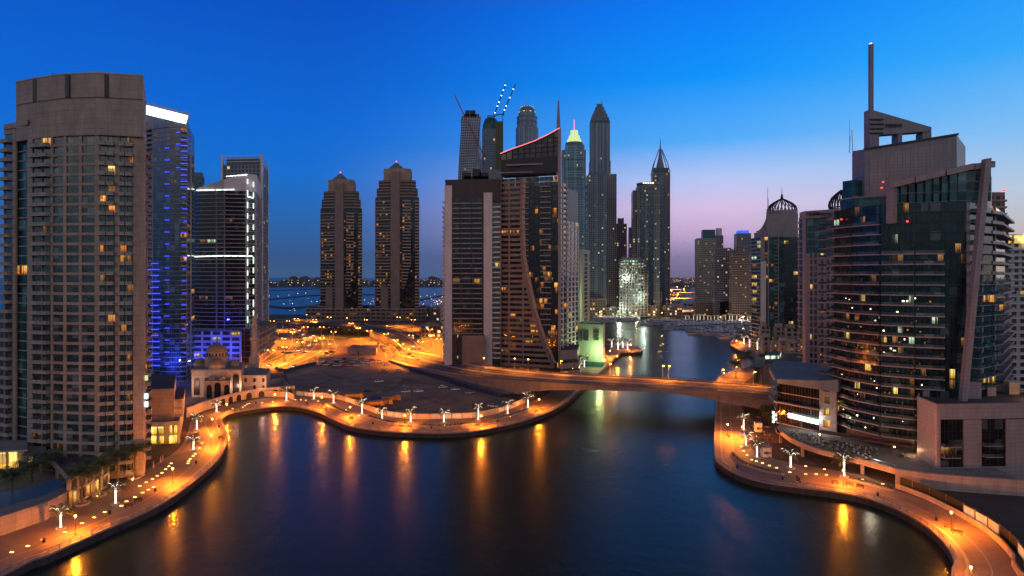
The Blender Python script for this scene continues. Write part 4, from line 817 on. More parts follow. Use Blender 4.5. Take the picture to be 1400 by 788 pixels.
# --- twin brown towers
def twin(px0, px1, ytop, ysp, Y, label, seed):
    R.seed(seed); w = px1 - px0; X = lambda f: px0 + f * w
    P = Q([(X(0), Y), (X(.3), Y - 4), (X(.36), Y - 6), (X(.55), Y - 7), (X(.62), Y - 5), (X(.85), Y - 5), (X(1), Y), (X(.98), Y + 40), (X(.05), Y + 40)])
    T = Asm('residential_tower', label, 'tower', cen(P)); ztop = ZH(ytop, Y); fh = 4.5
    zs = [(0, ztop - 42, 1.0), (ztop - 42, ztop - 29, .93), (ztop - 29, ztop - 17, .84), (ztop - 17, ztop, .62)]; cx, cy, _ = cen(P)
    T.mb('core').prism(P, 0, zs[0][1], 'glass_black', 'brown_clad')
    for a, b_, s in zs[1:]:
        pp_ = [(cx + (x - cx) * s, cy + (y - cy) * (s * .3 + .7)) for x, y in P]; T.mb('core').prism(pp_, a, b_, 'brown_clad' if s < .7 else 'dark_brown', 'brown_clad')
        rings(T, pp_, frange(a + 1, b_ - 1, fh), -.1, .5, 1.1, 'brown_clad')
    nf = int(zs[0][1] / fh)
    for f in range(nf):
        z = f * fh; t = f / nf
        # left glazed bay with thin bands, right bay with bright balcony bands
        step = .36 if t > .42 else (.14 + .22 * max(0, (t - .16)) / .26)
        def seg(a, b_, m, h, o, part):
            pa, pb = PXY(X(a), Y - 6.5 * math.sin(math.pi * min(1, max(0, a)))), PXY(X(b_), Y - 6.5 * math.sin(math.pi * min(1, max(0, b_))))
            k = (part, round(a, 2), round(b_, 2), m, h); c0 = ((pa[0] + pb[0]) / 2, (pa[1] + pb[1]) / 2)
            if k not in TPL: mb = MB(); mb.wallseg((pa[0] - c0[0], pa[1] - c0[1]), (pb[0] - c0[0], pb[1] - c0[1]), -2.5, o, 0, h, m); TPL[k + (px0,)] = mb; TPLSZ[k + (px0,)] = 8
            T.item(part, k + (px0,), c0[0], c0[1], z, 0)
        seg(-.01, step, 'brown_clad', 1.4 if f % 2 == 0 or R.random() < .5 else .5, .3, 'floor_band')
        seg(.62 if t > .42 else step + .04, .86, 'brown_clad', 1.7, 1.6, 'balcony_band'); seg(.86, 1.01, 'brown_clad', 1.7, 1.2, 'balcony_band')
        for px_, pr in ((.05, .15), (.12, .16), (.19, .22), (.26, .16), (.64, .09), (.70, .09), (.76, .11), (.82, .08), (.92, .08)):
            if R.random() < pr * (1.8 if .3 < t < .85 else .7) and (px_ < step or px_ > .6):
                yy = Y - 6.5 * math.sin(math.pi * px_) - .5
                T.item('lit_window', tpl('window', 2.4, 2.0, R.choice(('lit_orange', 'lit_warm', 'lit_orange'))), *PXY(X(px_), yy - 1.2), z + 1.9, 0)
    for f in range(5, nf - 3):
        if R.random() < .25: T.item('lit_window', tpl('window', 1.6, 1.9, 'lit_orange'), *PXY(X(.585), Y - 8.2), f * fh + 1.3, 0)
    a, b_ = PXY(X(.36), Y - 6.2), PXY(X(.56), Y - 7); T.mb('shaft').wallseg(a, b_, -2, 2.2, 0, ztop - 6, 'brown_stone')
    T.mb('shaft').wallseg(PXY(X(.14), Y - 3.5), PXY(X(.3), Y - 6), -2, 2, 0, ZH(392, 850), 'brown_stone')
    c_ = PXY(X(.48), Y + 10); T.mb('roof_pyramid').lathe(c_, [(14, ztop), (1, ztop + 11), (.4, ztop + 12)], 'grey_blue', 4)
    T.mb('spire').tube([c_ + (ztop + 8,), c_ + (ZH(ysp, Y + 10),)], [.4, .1], 'steel', 5); T.mb('beacon').lathe(c_, [(0, ztop + 10.5), (1.1, ztop + 11.5), (1.1, ztop + 12.8), (0, ztop + 14)], 'led_pink', 8)
    T.done(90)
    P = Q([(X(-.35), Y - 14), (X(.5), Y - 30), (X(1.15), Y - 16), (X(1.2), Y + 60), (X(-.3), Y + 60)]); T = Asm('podium', 'stepped brown stone podium under ' + ('the left twin tower' if px0 < 500 else 'the right twin tower'), 'building', cen(P))
    for a, b_ in ((0, 1), (1, 2)): facade(T, P[a], P[b_], 0, 3, 5.4, 'p2 ' + 'w9 p2 ' * 7, wall='brown_stone', glassm='glass_brown', lp=.08, lits=('lit_orange', 'lit_dim', 'lit_dim'), sp=2.9)
    core(T, P, 0, 16.2, mt='roof_dark'); T.mb('parapet').ring(P, -.5, .2, 16.2, 17.6, 'brown_clad'); T.done()
twin(438, 495, 246, 228, 850, 'left of the twin brown stepped towers by the sea', 3); twin(513, 573, 231, 212, 850, 'right and taller of the twin brown stepped towers by the sea', 5)
R.seed(21)

# --- white framed dark tower
P = Q([(608, 402), (684, 398), (690, 430), (612, 436)]); T = Asm('apartment_tower', 'dark tower framed by two pale piers beside the slanted tower', 'tower', cen(P))
A0, B0 = P[0], P[1]; at_ = lambda px_: PXY(px_, 402 - (px_ - 608) * 4 / 76)
fh = 3.42; z0 = 24.5; nf = 27; b6 = (1.1, 'grey_panel', 'pink_panel', .55)
facade(T, at_(608), at_(618), 0, 1, 1, 'p1', wall='white_paint', top=ZH(254, 402), out=.5)
facade(T, at_(618), at_(661.5), z0, nf, fh, 'p.5 b4.8 p.5 b7 p.5 b6.5 p1', wall='dark_brown', glassm='glass_black', bal=b6, lp=.015)
facade(T, at_(661.5), at_(673), 0, 1, 1, 'p1', wall='white_paint', top=ZH(264, 400), out=.7)
facade(T, at_(673), at_(684), 8, 31, fh, 'w2 b4', wall='white_paint', glassm='glass', bal=(1.3, 'white_paint', 'white_paint', .8), lp=.02)
facade(T, P[1], P[2], 8, 31, fh, 'w2 p2 b4 p3 b4 p2', wall='white_paint', lp=.02); facade(T, P[2], P[3], 8, 31, fh, 'p4 w5 p4 w5 p4', wall='white_paint'); facade(T, P[3], P[0], 8, 31, fh, 'p3 b4 p3 b4 p2 b3', wall='white_paint', bal=(1.4, 'white_paint', 'white_paint', .9))
for k in range(31): T.item('balcony', tpl('balcony', 1.4, 1.2, 'white_paint', 'white_paint', .8), *PXY(606.8, 404), 14 + k * fh * .98, -.5)
core(T, P, 0, ZH(264, 400)); T.mb('crown').prism(inset(P, .4), 115, ZH(249, 402), 'dark_brown', 'dark_brown'); T.mb('crown').ring(inset(P, .3), -.4, .1, ZH(249, 402), ZH(246, 402), 'dark_brown')
for i, (a, b_, yt) in enumerate(((632, 644, 236), (646, 658, 231), (655, 668, 236), (634, 668, 241))):
    (T.mb('rooftop_plant' + (f'.{i:03d}' if i else ''))).prism(Q([(a, 408), (b_, 408), (b_, 420), (a, 420)]), ZH(249, 402), ZH(yt, 408), 'scaffold_blue' if i == 3 else 'black')
P6 = Q([(611, 418), (632, 393), (663, 393), (664, 425), (625, 432)])
facade(T, P6[0], P6[1], 0, 5, 4.8, 'p2 w3 p1 w3 p3', wall='dark_brown', lp=.3, lits=('lit_cool',), sp=2.5); facade(T, P6[1], P6[2], 0, 1, 24, 'p1', wall='brown_stone', top=24.2); core(T, P6, 0, 24, mt='roof_dark'); T.done()

# --- slanted tower
Y7 = 396
P = Q([(684, 402), (765, 388), (776, 402), (792, 424), (700, 440)]); T = Asm('apartment_tower', 'brown and dark glass tower with curved slanting red lit roof and spire', 'tower', cen(P))
yl = lambda px_: 402 - (px_ - 684) * 14 / 81
bx = [(236, 716), (300, 714.5), (356, 716), (384, 722), (428, 731), (470, 745), (508, 762)]
def bnd(y):
    for (a, xa), (b_, xb) in zip(bx, bx[1:]):
        if y <= b_: return xa + (xb - xa) * max(0, (y - a) / (b_ - a))
    return 763
fh = 3.55; nf = 36
prev = None
for f in range(nf):
    z = 3 + f * fh; py_ = HY - (z + 1.7 - H) / 395 * 800
    if py_ < 236: break
    xb = bnd(py_)
    a, b_ = PXY(684, yl(684)), PXY(xb, yl(xb)); T.mb('wall').wallseg(a, b_, -.6, .12, z, z + 1.75, 'brown_stone')
    # ribbon windows broken by piers
    segs = [(685.5, 695), (697, min(xb - 4, 714))] + ([(716, xb - 5)] if xb > 724 else [])
    cur = 684
    for sa, sb in segs:
        T.mb('wall').wallseg(PXY(cur, yl(cur)), PXY(sa, yl(sa)), -.6, .08, z + 1.75, z + fh, 'brown_stone'); cur = sb
        c_ = PXY((sa + sb) / 2, yl((sa + sb) / 2)); rz = math.atan2(PXY(sb, yl(sb))[1] - PXY(sa, yl(sa))[1], PXY(sb, yl(sb))[0] - PXY(sa, yl(sa))[0]); w = (sb - sa) / 800 * 396
        n = 2 if w > 7 else 1
        for q in range(n):
            px_ = sa + (sb - sa) * (q + .5) / n; T.item('window', tpl('window', r2(w / n), 1.8, pick(.08, 'glass_black', ('lit_yellow', 'lit_warm', 'lit_dim'))), PXY(px_, yl(px_))[0] + .02, PXY(px_, yl(px_))[1] + .3, z + 1.75, rz)
    T.mb('wall').wallseg(PXY(cur, yl(cur)), b_, -.6, .08, z + 1.75, z + fh, 'brown_stone')
    e0 = PXY(xb - 1, yl(xb)); e1 = PXY(xb + 3.2, yl(xb + 3))
    if prev: T.mb('curved_fin').hexa([prev[0] + (z,), prev[1] + (z,), (prev[1][0], prev[1][1] + 2, z), (prev[0][0], prev[0][1] + 2, z)], [(e0[0], e0[1], z + fh), (e1[0], e1[1], z + fh), (e1[0], e1[1] + 2, z + fh), (e0[0], e0[1] + 2, z + fh)], 'brown_clad')
    prev = ((e0[0], e0[1] - 1.2), (e1[0], e1[1] - 1.2))
    # dark glass side with balconies
    xs = xb + 3.5
    while xs < 764:
        xe = min(xs + 6.2, 765); c_ = PXY((xs + xe) / 2, yl((xs + xe) / 2) + .5); lp_ = .10 if py_ < 330 else .22
        T.item('window', tpl('window', r2((xe - xs) / 800 * 392), r2(fh - .25), pick(lp_ if 738 < xs < 762 or py_ > 380 else .03, 'glass_black', ('lit_orange', 'lit_warm', 'lit_dim', 'lit_dim'))), c_[0], c_[1], z + .2, -.17); xs = xe
    if xb < 736: T.item('balcony', tpl('balcony', 7.2, 1.5, 'pink_panel', 'pink_panel', .45), *PXY(746, yl(746) - .2), z, -.17)
    if xb < 720: T.item('balcony', tpl('balcony', 2.4, 1.3, 'pink_panel', 'pink_panel', .45), *PXY(720.5, yl(720) - .2), z, -.17)
P7 = Q([(684, 402), (765, 388), (776, 402), (792, 424), (700, 440)]); zr = 3 + nf * fh
core(T, P7, 0, zr - 6, .75)
facade(T, P7[1], P7[2], 3, nf - 1, fh, 'p1 w2 p.7 b3 p.5', wall='white_paint', lp=.06, lits=('lit_orange', 'lit_dim'), glassm='glass')
facade(T, P7[2], P7[3], 3, nf - 8, fh, 'p2 w4 p2 w4 p2 w4 p2', wall='white_paint', lp=.06); facade(T, P7[3], P7[4], 3, nf - 8, fh, 'p3 w5 p3 w5 p3 w5 p3', wall='brown_stone'); facade(T, P7[4], P7[0], 3, nf - 8, fh, 'p3 w5 p3 w5 p3', wall='brown_stone')
# top: dark storey, open frame under the curved roof line
rl_ = [(684, 210.5), (700, 204), (716, 198.5), (732, 192.5), (748, 185), (765, 175.5)]
T.mb('upper_wall').prism([PXY(685, 402.5), PXY(764, 388.8), PXY(764, 402), PXY(690, 414)], ZH(238, 396), ZH(216, 396), 'black', 'roof_dark')
T.item('floor_band', tpl('bar', 30, .9, .8, 'pink_panel'), *PXY(722, 395), ZH(226, 395), -.17); T.item('floor_band', tpl('bar', 28, .6, .8, 'pink_panel'), *PXY(707, 397.5), ZH(236.5, 397), -.17)
for (xa, ya), (xb, yb) in zip(rl_, rl_[1:]):
    A_, B_ = PXY(xa, yl(xa)), PXY(xb, yl(xb)); za, zb = ZH(ya, yl(xa)), ZH(yb, yl(xb)); zbase = ZH(216, 396)
    T.mb('roof_beam').wallseg(A_, B_, -1.2, .3, za - .7, za, 'dark_brown', zb - .7, zb)
    T.mb('roof_light').tube([A_[:1] + (A_[1] - .6, za + .05), B_[:1] + (B_[1] - .6, zb + .05)], .3, 'led_pink', 4)
    for g_ in (0, .5):
        px_ = xa + (xb - xa) * g_; zc = za + (zb - za) * g_; T.item('frame_post', tpl('post', .4, r2(zc - zbase), 'dark_metal'), *PXY(px_, yl(px_) + .3), zbase, 0)
    for g_ in range(5):
        z = zbase + 3 + g_ * 3.1
        if z < min(za, zb) - 1: T.mb('frame_rail').wallseg(A_, B_, -.35, -.05, z, z + .3, 'dark_metal')
    gt = min(za, zb) - 1.2
    mb = MB(); mb.wallseg(A_, B_, -1.0, -.7, zbase - .5, za - .8, 'glass' if xa < 700 else 'glass_deep', None, zb - .8); mb.build('screen_panel', T.root)
sp = PXY(763.5, 390); T.mb('spire').tube([sp + (ZH(240, 390),), sp + (ZH(170, 390),), sp + (ZH(138, 390),)], [1.5, 1.3, .45], 'pink_panel', 4)
T.mb('corner_fin').wallseg(PXY(763, 388.3), PXY(767, 388.3), -1.5, .6, 3, ZH(176, 389), 'pink_panel')
T.mb('podium').prism(Q([(686, 396), (735, 389), (756, 387), (750, 396), (700, 410)]), 0, 3.0, 'glass_brown', 'roof_dark')
for k, (o, z, h) in enumerate(((0, 0, 3.6), (3, 4.6, 3.4), (6, 10, 6))): T.mb('side_terrace' + (f'.{k:03d}' if k else '')).prism(Q([(766, 372 + o), (793 - k * 1.5, 378 + o), (796 - k * 1.5, 412), (776, 412)]), z, z + h, 'pink_panel', 'roof_dark')
T.done()
for i, (px_, py_) in enumerate(((757, 333), (763, 312), (770, 383))): pass
# ---------------------------------------------------------------- central far towers
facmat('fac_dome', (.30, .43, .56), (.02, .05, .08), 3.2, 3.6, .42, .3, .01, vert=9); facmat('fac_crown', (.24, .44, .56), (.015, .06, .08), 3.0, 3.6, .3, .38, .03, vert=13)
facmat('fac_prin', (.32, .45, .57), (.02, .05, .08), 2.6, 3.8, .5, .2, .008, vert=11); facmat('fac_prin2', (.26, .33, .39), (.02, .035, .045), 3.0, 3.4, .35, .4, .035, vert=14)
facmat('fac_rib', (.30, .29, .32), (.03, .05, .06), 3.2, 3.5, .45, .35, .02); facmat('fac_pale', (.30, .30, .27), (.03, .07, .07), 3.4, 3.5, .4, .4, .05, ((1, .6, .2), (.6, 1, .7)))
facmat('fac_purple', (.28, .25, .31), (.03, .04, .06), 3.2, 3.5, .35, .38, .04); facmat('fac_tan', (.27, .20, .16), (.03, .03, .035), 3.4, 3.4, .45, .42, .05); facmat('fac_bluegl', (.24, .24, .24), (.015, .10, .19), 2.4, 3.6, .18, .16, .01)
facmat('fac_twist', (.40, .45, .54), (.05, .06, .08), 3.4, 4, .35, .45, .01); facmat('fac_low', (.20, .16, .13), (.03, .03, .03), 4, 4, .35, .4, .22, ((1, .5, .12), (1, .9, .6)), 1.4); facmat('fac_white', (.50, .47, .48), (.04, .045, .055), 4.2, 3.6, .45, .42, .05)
def rect(x0, x1, Y, d=None, skew=0):
    """footprint whose front spans two photo columns at depth Y"""
    w = (x1 - x0) / 800 * Y; d = d or w; xm = (x0 + x1) / 2; s = (Y + d) / Y
    a, b_ = PXY(x0, Y + skew), PXY(x1, Y); sh = (xm - 700) / 800 * d * .6
    return [a, b_, (b_[0] + sh, Y + d), (a[0] + sh, Y + d)]
def ngon(c_, r_, n=12, a0=0): return [(c_[0] + r_ * math.cos(a0 + 2 * math.pi * i / n), c_[1] + r_ * math.sin(a0 + 2 * math.pi * i / n)) for i in range(n)]
# twisting tower under construction
cy = PXY(643.5, 930); T = Asm('twisted_tower', 'twisting grey tower still under construction behind the white framed tower', 'skyscraper', cy + (0,))
n = 52; zt = ZH(163, 930); mb = T.mb('facade'); prev = None
for i in range(n + 1):
    z = zt * i / n; a = rad(100) * i / n; ring_ = [(cy[0] + x * math.cos(a) - y * math.sin(a), cy[1] + x * math.sin(a) + y * math.cos(a)) for x, y in [(15 * sx_ - (3 if k else 0) * 0, 15 * sy_) for k, (sx_, sy_) in enumerate(((-1, -1), (1, -1), (1, 1), (-1, 1)))]]
    if prev:
        for k in range(4):
            k2 = (k + 1) % 4; mb.face([prev[k] + (pz,), prev[k2] + (pz,), ring_[k2] + (z,), ring_[k] + (z,)], 'fac_twist', [(k * 30, pz), (k * 30 + 30, pz), (k * 30 + 30, z), (k * 30, z)])
    prev, pz = ring_, z
mb.prism(ring_, zt - .5, zt, 'roof_dark')
for k in range(9):
    p = Vector(ring_[k % 4] + (zt,)).lerp(Vector(ring_[(k + 1) % 4] + (zt,)), .1 + .1 * k); T.item('column_bar', tpl('post', .5, r2(R.uniform(6, 17)), 'steel'), p.x, p.y, zt - 1, 0)
for i, (a, b_, z) in enumerate(((634, 655, 156), (636, 650, 151))): T.mb('scaffold' + ('.001' if i else '')).prism(rect(a, b_, 922, 10), zt, ZH(z, 922), 'crane_red' if 0 else 'dark_metal')
T.done()
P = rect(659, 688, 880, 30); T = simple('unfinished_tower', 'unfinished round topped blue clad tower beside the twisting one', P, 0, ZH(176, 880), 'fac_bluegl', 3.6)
c_ = cen(P)[:2]; mb = T.mb('green_netting'); mb.lathe((c_[0] - 3, c_[1]), [(12, ZH(178, 880)), (12.5, ZH(168, 880)), (9, ZH(160, 880)), (3, ZH(157, 880)), (.1, ZH(156, 880))], 'teal', 12); T.mb('side_netting').prism(rect(678, 688, 872, 12), ZH(330, 872), ZH(166, 872), 'leaf')
T.mb('base_wall').prism(rect(662, 686, 870, 8), 0, ZH(232, 870), 'grey_blue'); T.done()
def crane(label, base, zb, za, jib_end, m, lights=None, r_=.8):
    T = Asm('tower_crane', label, 'crane', base + (zb,), 'construction cranes')
    mb = T.mb('mast'); x, y = base
    for sx_, sy_ in ((-1, -1), (1, -1), (1, 1), (-1, 1)): mb.tube([(x + sx_ * r_, y + sy_ * r_, zb), (x + sx_ * r_, y + sy_ * r_, za)], .22, m, 4)
    z = zb; s = 1
    while z < za - 2.4: mb.tube([(x - s * r_, y - r_, z), (x + s * r_, y - r_, z + 2.4)], .13, m, 4); mb.tube([(x + r_, y - s * r_, z), (x + r_, y + s * r_, z + 2.4)], .13, m, 4); z += 2.4; s = -s
    T.mb('cab').box((x + 1.6, y - 1.4, za + 1), (2, 2, 2.6), m); a, b_ = Vector((x, y, za + 1)), Vector(jib_end); d = (b_ - a).normalized(); up = d.cross(Vector((0, 1, 0))).normalized() * r_; j = T.mb('jib')
    for o in (up, -up * .6 + Vector((0, r_, 0)), -up * .6 - Vector((0, r_, 0))): j.tube([a + o, b_ + o * .5], .34, m, 4)
    L_ = (b_ - a).length; t = 0; s = 1
    while t < L_ - 3: j.tube([a + d * t + up * s, a + d * (t + 3) - up * s * .6], .22, m, 4); t += 3; s = -s
    T.mb('counter_jib').tube([a, a - Vector((d.x, d.y, 0)).normalized() * 9 + Vector((0, 0, 1.5))], .7, m, 4)
    T.mb('counterweight').box(tuple(a - Vector((d.x, d.y, 0)).normalized() * 9 + Vector((0, 0, .5))), (2.6, 2.2, 3), 'concrete')
    for q in lights or (): c_ = a.lerp(b_, q); mb = MB(); mb.lathe((c_.x, c_.y - r_ - .3), [(0, c_.z - .9), (.9, c_.z - .1), (.9, c_.z + .4), (0, c_.z + 1)], 'led_cyan', 8); mb.build('floodlight', T.root)
    T.done()
crane('red luffing crane leaning left over the white framed tower', PXY(661, 880), ZH(225, 880), ZH(213, 880), PXY(621, 872) + (ZH(129, 872),), 'crane_red')
crane('left of two cranes whose raised arms carry cold white floodlights', PXY(675, 885), ZH(180, 885), ZH(160, 885), PXY(692, 880) + (ZH(114, 880),), 'dark_metal', (.1, .3, .42, .62, .78, .93), .7)
crane('right of two cranes whose raised arms carry cold white floodlights', PXY(687, 890), ZH(215, 890), ZH(158, 890), PXY(705, 885) + (ZH(115, 885),), 'dark_metal', (.15, .28, .55, .82), .7)
# domed tower
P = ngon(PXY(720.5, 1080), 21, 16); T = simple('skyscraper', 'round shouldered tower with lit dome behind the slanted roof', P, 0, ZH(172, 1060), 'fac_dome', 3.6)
c_ = PXY(720.5, 1080)
T.mb('upper_tier').lathe(c_, [(18.5, ZH(172, 1060)), (18.5, ZH(158, 1060)), (16, ZH(157, 1060)), (16, ZH(152, 1060))], 'fac_dome', 20); rings(T, ngon(c_, 18.5, 16), [ZH(172, 1060), ZH(165, 1060), ZH(158, 1060)], -.1, 1, 1.2, 'grey_blue')
mb = T.mb('dome'); dome(mb, c_, 15.5, ZH(152, 1060), 'crown_green' if 0 else 'grey_blue', 1.0, 20); T.mb('spire').tube([c_ + (ZH(141, 1060),), c_ + (ZH(127, 1060),)], [.9, .3], 'steel', 5)
for k in range(16):
    a = k * math.pi / 8; T.item('dome_light', tpl('bar', 3.2, 1.3, .3, 'crown_green' if k % 2 else 'lit_yellow'), c_[0] + 15.6 * math.cos(a), c_[1] + 15.6 * math.sin(a), ZH(151, 1060), a + math.pi / 2)
    T.item('dome_light', tpl('bar', 1.6, .9, .3, 'crown_green'), c_[0] + 12.0 * math.cos(a), c_[1] + 12.0 * math.sin(a), ZH(143.5, 1060), a + math.pi / 2)
T.done()
# tower with glowing green crown
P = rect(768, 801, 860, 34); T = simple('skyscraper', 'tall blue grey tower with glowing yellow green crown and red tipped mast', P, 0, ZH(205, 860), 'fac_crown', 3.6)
P_ = rect(773, 799, 857, 34); T.mb('centre_bay').prism(P_, 0, ZH(198, 857), 'fac_crown', 'roof_dark'); rings(T, P_, frange(10, 240, 14), 0, .8, .8, 'grey_blue', 'balcony_band')
c_ = PXY(785, 872)
for i, (r_, y0, y1, m_) in enumerate(((14, 205, 196, 'grey_blue'), (11, 196, 191, 'crown_green'), (8.5, 191, 186, 'crown_green'), (6, 186, 179, 'crown_green'))): T.mb('crown_tier' + (f'.{i:03d}' if i else '')).lathe(c_, [(r_, ZH(y0, 872)), (r_ * .93, ZH(y1, 872)), (.1, ZH(y1, 872))], m_, 12)
T.mb('mast').tube([c_ + (ZH(181, 872),), c_ + (ZH(164, 872),)], .6, 'led_pink', 5); T.done()
# pointed supertall
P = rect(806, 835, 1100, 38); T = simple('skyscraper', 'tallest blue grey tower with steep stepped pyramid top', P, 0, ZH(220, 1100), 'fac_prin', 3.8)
P_ = rect(807, 834, 1097, 36); T.mb('shaft').prism(P_, 0, ZH(168, 1097), 'fac_prin', 'roof_dark')
for i, x in enumerate((808, 813, 818, 823, 828, 833)): T.item('rib', tpl('post', 1.3, r2(ZH(166, 1096)), 'grey_blue'), *PXY(x, 1096.5), 0, 0)
cx_, cy_, _ = cen(P_); zz0 = ZH(168, 1097)
for i in range(10):
    s = 1 - i / 10 * .78; y0 = 168 - i * 2.6; T.mb('pyramid_tier' + (f'.{i:03d}' if i else '')).prism([(cx_ + (x - cx_) * s, cy_ + (y - cy_) * s) for x, y in P_], ZH(y0, 1100), ZH(y0 - 2.6, 1100) + (2.5 if i % 2 else 0), 'teal' if i < 1 else 'grey_blue')
T.mb('mast').tube([(cx_, cy_, ZH(144, 1100)), (cx_ + 6, cy_, ZH(134, 1100))], .5, 'steel', 4); T.done()
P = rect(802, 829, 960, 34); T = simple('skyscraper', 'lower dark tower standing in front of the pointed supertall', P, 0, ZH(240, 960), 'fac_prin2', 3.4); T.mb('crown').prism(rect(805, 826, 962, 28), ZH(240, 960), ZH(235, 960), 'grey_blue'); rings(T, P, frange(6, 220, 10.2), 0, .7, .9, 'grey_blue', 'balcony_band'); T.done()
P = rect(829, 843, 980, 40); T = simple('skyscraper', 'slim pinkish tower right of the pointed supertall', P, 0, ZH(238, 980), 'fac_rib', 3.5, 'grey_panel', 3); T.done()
P = rect(843, 857, 1050, 30); T = simple('skyscraper', 'short brown stepped tower between the pointed supertall and the dish roofed tower', P, 0, ZH(306, 1050), 'fac_purple', 3.5); T.mb('upper_tier').prism(rect(845, 853, 1055, 20), ZH(306, 1050), ZH(298, 1050), 'fac_purple', 'roof_dark'); T.done()
P = rect(860, 868, 1100, 20); T = simple('skyscraper', 'narrow dark tower left of the dish roofed tower', P, 0, ZH(311, 1100), 'fac_purple', 3.5); T.done()
# dish-roofed glass tower
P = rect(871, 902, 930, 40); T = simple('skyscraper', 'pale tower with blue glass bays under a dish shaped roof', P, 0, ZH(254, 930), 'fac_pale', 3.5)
for a, b_ in ((876, 881), (887, 893)): T.mb('glass_bay' + ('' if a < 880 else '.001')).wallseg(PXY(a, 929), PXY(b_, 929), -.2, .9, 12, ZH(256, 930), 'glass_blue')
c_ = PXY(886, 950); T.mb('dish_roof').lathe(c_, [(14, ZH(255, 930)), (18.5, ZH(250, 930)), (18.5, ZH(248.5, 930)), (.1, ZH(247, 930))], 'grey_panel', 20)
for k in range(5): T.item('roof_light', tpl('bar', 2.0, 1.6, .3, 'far_white'), *PXY(880 + 3.2 * k, 927), ZH(251.5, 930), 0)
T.mb('shoulder').prism(rect(865, 872, 934, 30), 0, ZH(260, 930), 'fac_purple', 'roof_dark'); rings(T, P, frange(8, 200, 14), 0, .6, .8, 'beige_light', 'balcony_band'); T.done()
# tower with open spire crown
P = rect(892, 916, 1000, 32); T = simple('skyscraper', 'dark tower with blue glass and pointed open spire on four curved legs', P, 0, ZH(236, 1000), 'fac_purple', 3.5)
T.mb('glass_bay').wallseg(PXY(899, 999), PXY(908, 999), -.2, .8, 10, ZH(240, 1000), 'glass_blue'); cx_, cy_, _ = cen(P)
T.mb('crown').prism(rect(894, 914, 1004, 24), ZH(236, 1000), ZH(229, 1000), 'teal', 'roof_dark'); T.mb('cone').lathe((cx_, cy_), [(8, ZH(230, 1000)), (3.5, ZH(214, 1000)), (1.2, ZH(200, 1000)), (.4, ZH(187, 1000))], 'grey_panel', 8)
for i, p in enumerate(P): T.mb('spire_leg' + (f'.{i:03d}' if i else '')).tube([(p[0], p[1], ZH(236, 1000)), (cx_ + (p[0] - cx_) * .75, cy_ + (p[1] - cy_) * .75, ZH(222, 1000)), (cx_ + (p[0] - cx_) * .15, cy_ + (p[1] - cy_) * .15, ZH(202, 1000))], .8, 'grey_panel', 5)
for sx_ in (892.5, 915.5): T.mb('edge_rib' + ('' if sx_ < 900 else '.001')).box(PXY(sx_, 999) + (ZH(236, 1000) / 2,), (1.6, 1.6, ZH(236, 1000)), 'grey_panel')
T.done()
# brightly lit construction block
P = rect(846, 881, 900, 30); T = Asm('unfinished_building', 'open concrete frame flooded by greenish white work lights at the far quay', 'building', cen(P)); T.mb('inner_wall').prism(inset(P, 5), 0, 92, 'concrete', 'concrete')
for f in range(20):
    z = f * 4.4
    rings(T, P, [z], -5, 0, .5, 'concrete', 'floor_slab') if f == 0 else None
T.items['floor_slab'] = [(T.items['floor_slab'][0][0], c_2[1], c_2[2], f * 4.4, 0) for f in range(21) for c_2 in (T.items['floor_slab'][0],)]
for f in range(20):
    for k in range(9):
        x = 847.5 + k * 4.1; T.item('column', tpl('post', .9, 4, 'concrete'), *PXY(x, 900.8), f * 4.4 + .4, 0)
        if R.random() < (.8 if f > 3 else .4) and (k < 8): T.item('work_light', tpl('bar', r2(R.uniform(2.2, 4.0)), r2(R.uniform(1.2, 3)), .2, R.choice(('lit_work', 'lit_work', 'lit_cool', 'lit_screen'))), *PXY(x + 2, 903.5), f * 4.4 + 1, 0)
for k in range(9): T.item('work_light', tpl('bar', 1.4, 1.2, .3, 'lit_orange'), *PXY(852 + k * 2.2, 902), 93 + R.uniform(0, 3), 0)
T.mb('side_frame').prism(rect(881, 886, 905, 20), 0, 66, 'fac_low', 'roof_dark'); T.done()
plight(T.root, (-22, -24, 14), 26000, (.8, 1, .8), 1); plight(T.root, (14, -26, 30), 20000, (.75, 1, .85), 1); plight(T.root, (-10, -20, 60), 18000, (.75, 1, .85), 1)
# thin pale building and green lit quay building
P = Q([(776, 452), (796, 456), (806, 486), (784, 486)]); T = Asm('apartment_building', 'slim pale green lit block standing right of the slanted tower', 'building', cen(P))
facade(T, P[0], P[1], 0, 24, 3.4, 'p1.8 b2.2 p1.6 b2.2 p1.8', wall='pale_green', glassm='glass_teal', bal=(.4, 'grey_blue', 'grey_blue', .3), lp=.05); facade(T, P[1], P[2], 0, 24, 3.4, 'p2 w3 p2', wall='pale_green'); facade(T, P[2], P[3], 0, 24, 3.4, 'p2 w3 p2', wall='pale_green'); facade(T, P[3], P[0], 0, 24, 3.4, 'p2 w3 p2', wall='pale_green'); core(T, P, 0, 82); T.mb('cap').prism(inset(P, -.3), 81.6, 85, 'pale_green', 'roof_dark'); T.done()
P = Q([(790, 418), (824.5, 412), (827, 440), (794, 446)]); T = Asm('quay_building', 'cube shaped pale building lit green on the left quay beyond the bridge', 'building', cen(P))
zt = ZH(446, 412); T.mb('wall').prism(P, 3.6, zt, 'pale_green', 'roof_dark'); T.mb('base').prism(inset(P, -1), 0, 3.6, 'teal', 'roof_pale'); T.mb('parapet').ring(P, -.3, .25, zt, zt + 1, 'pale_green')
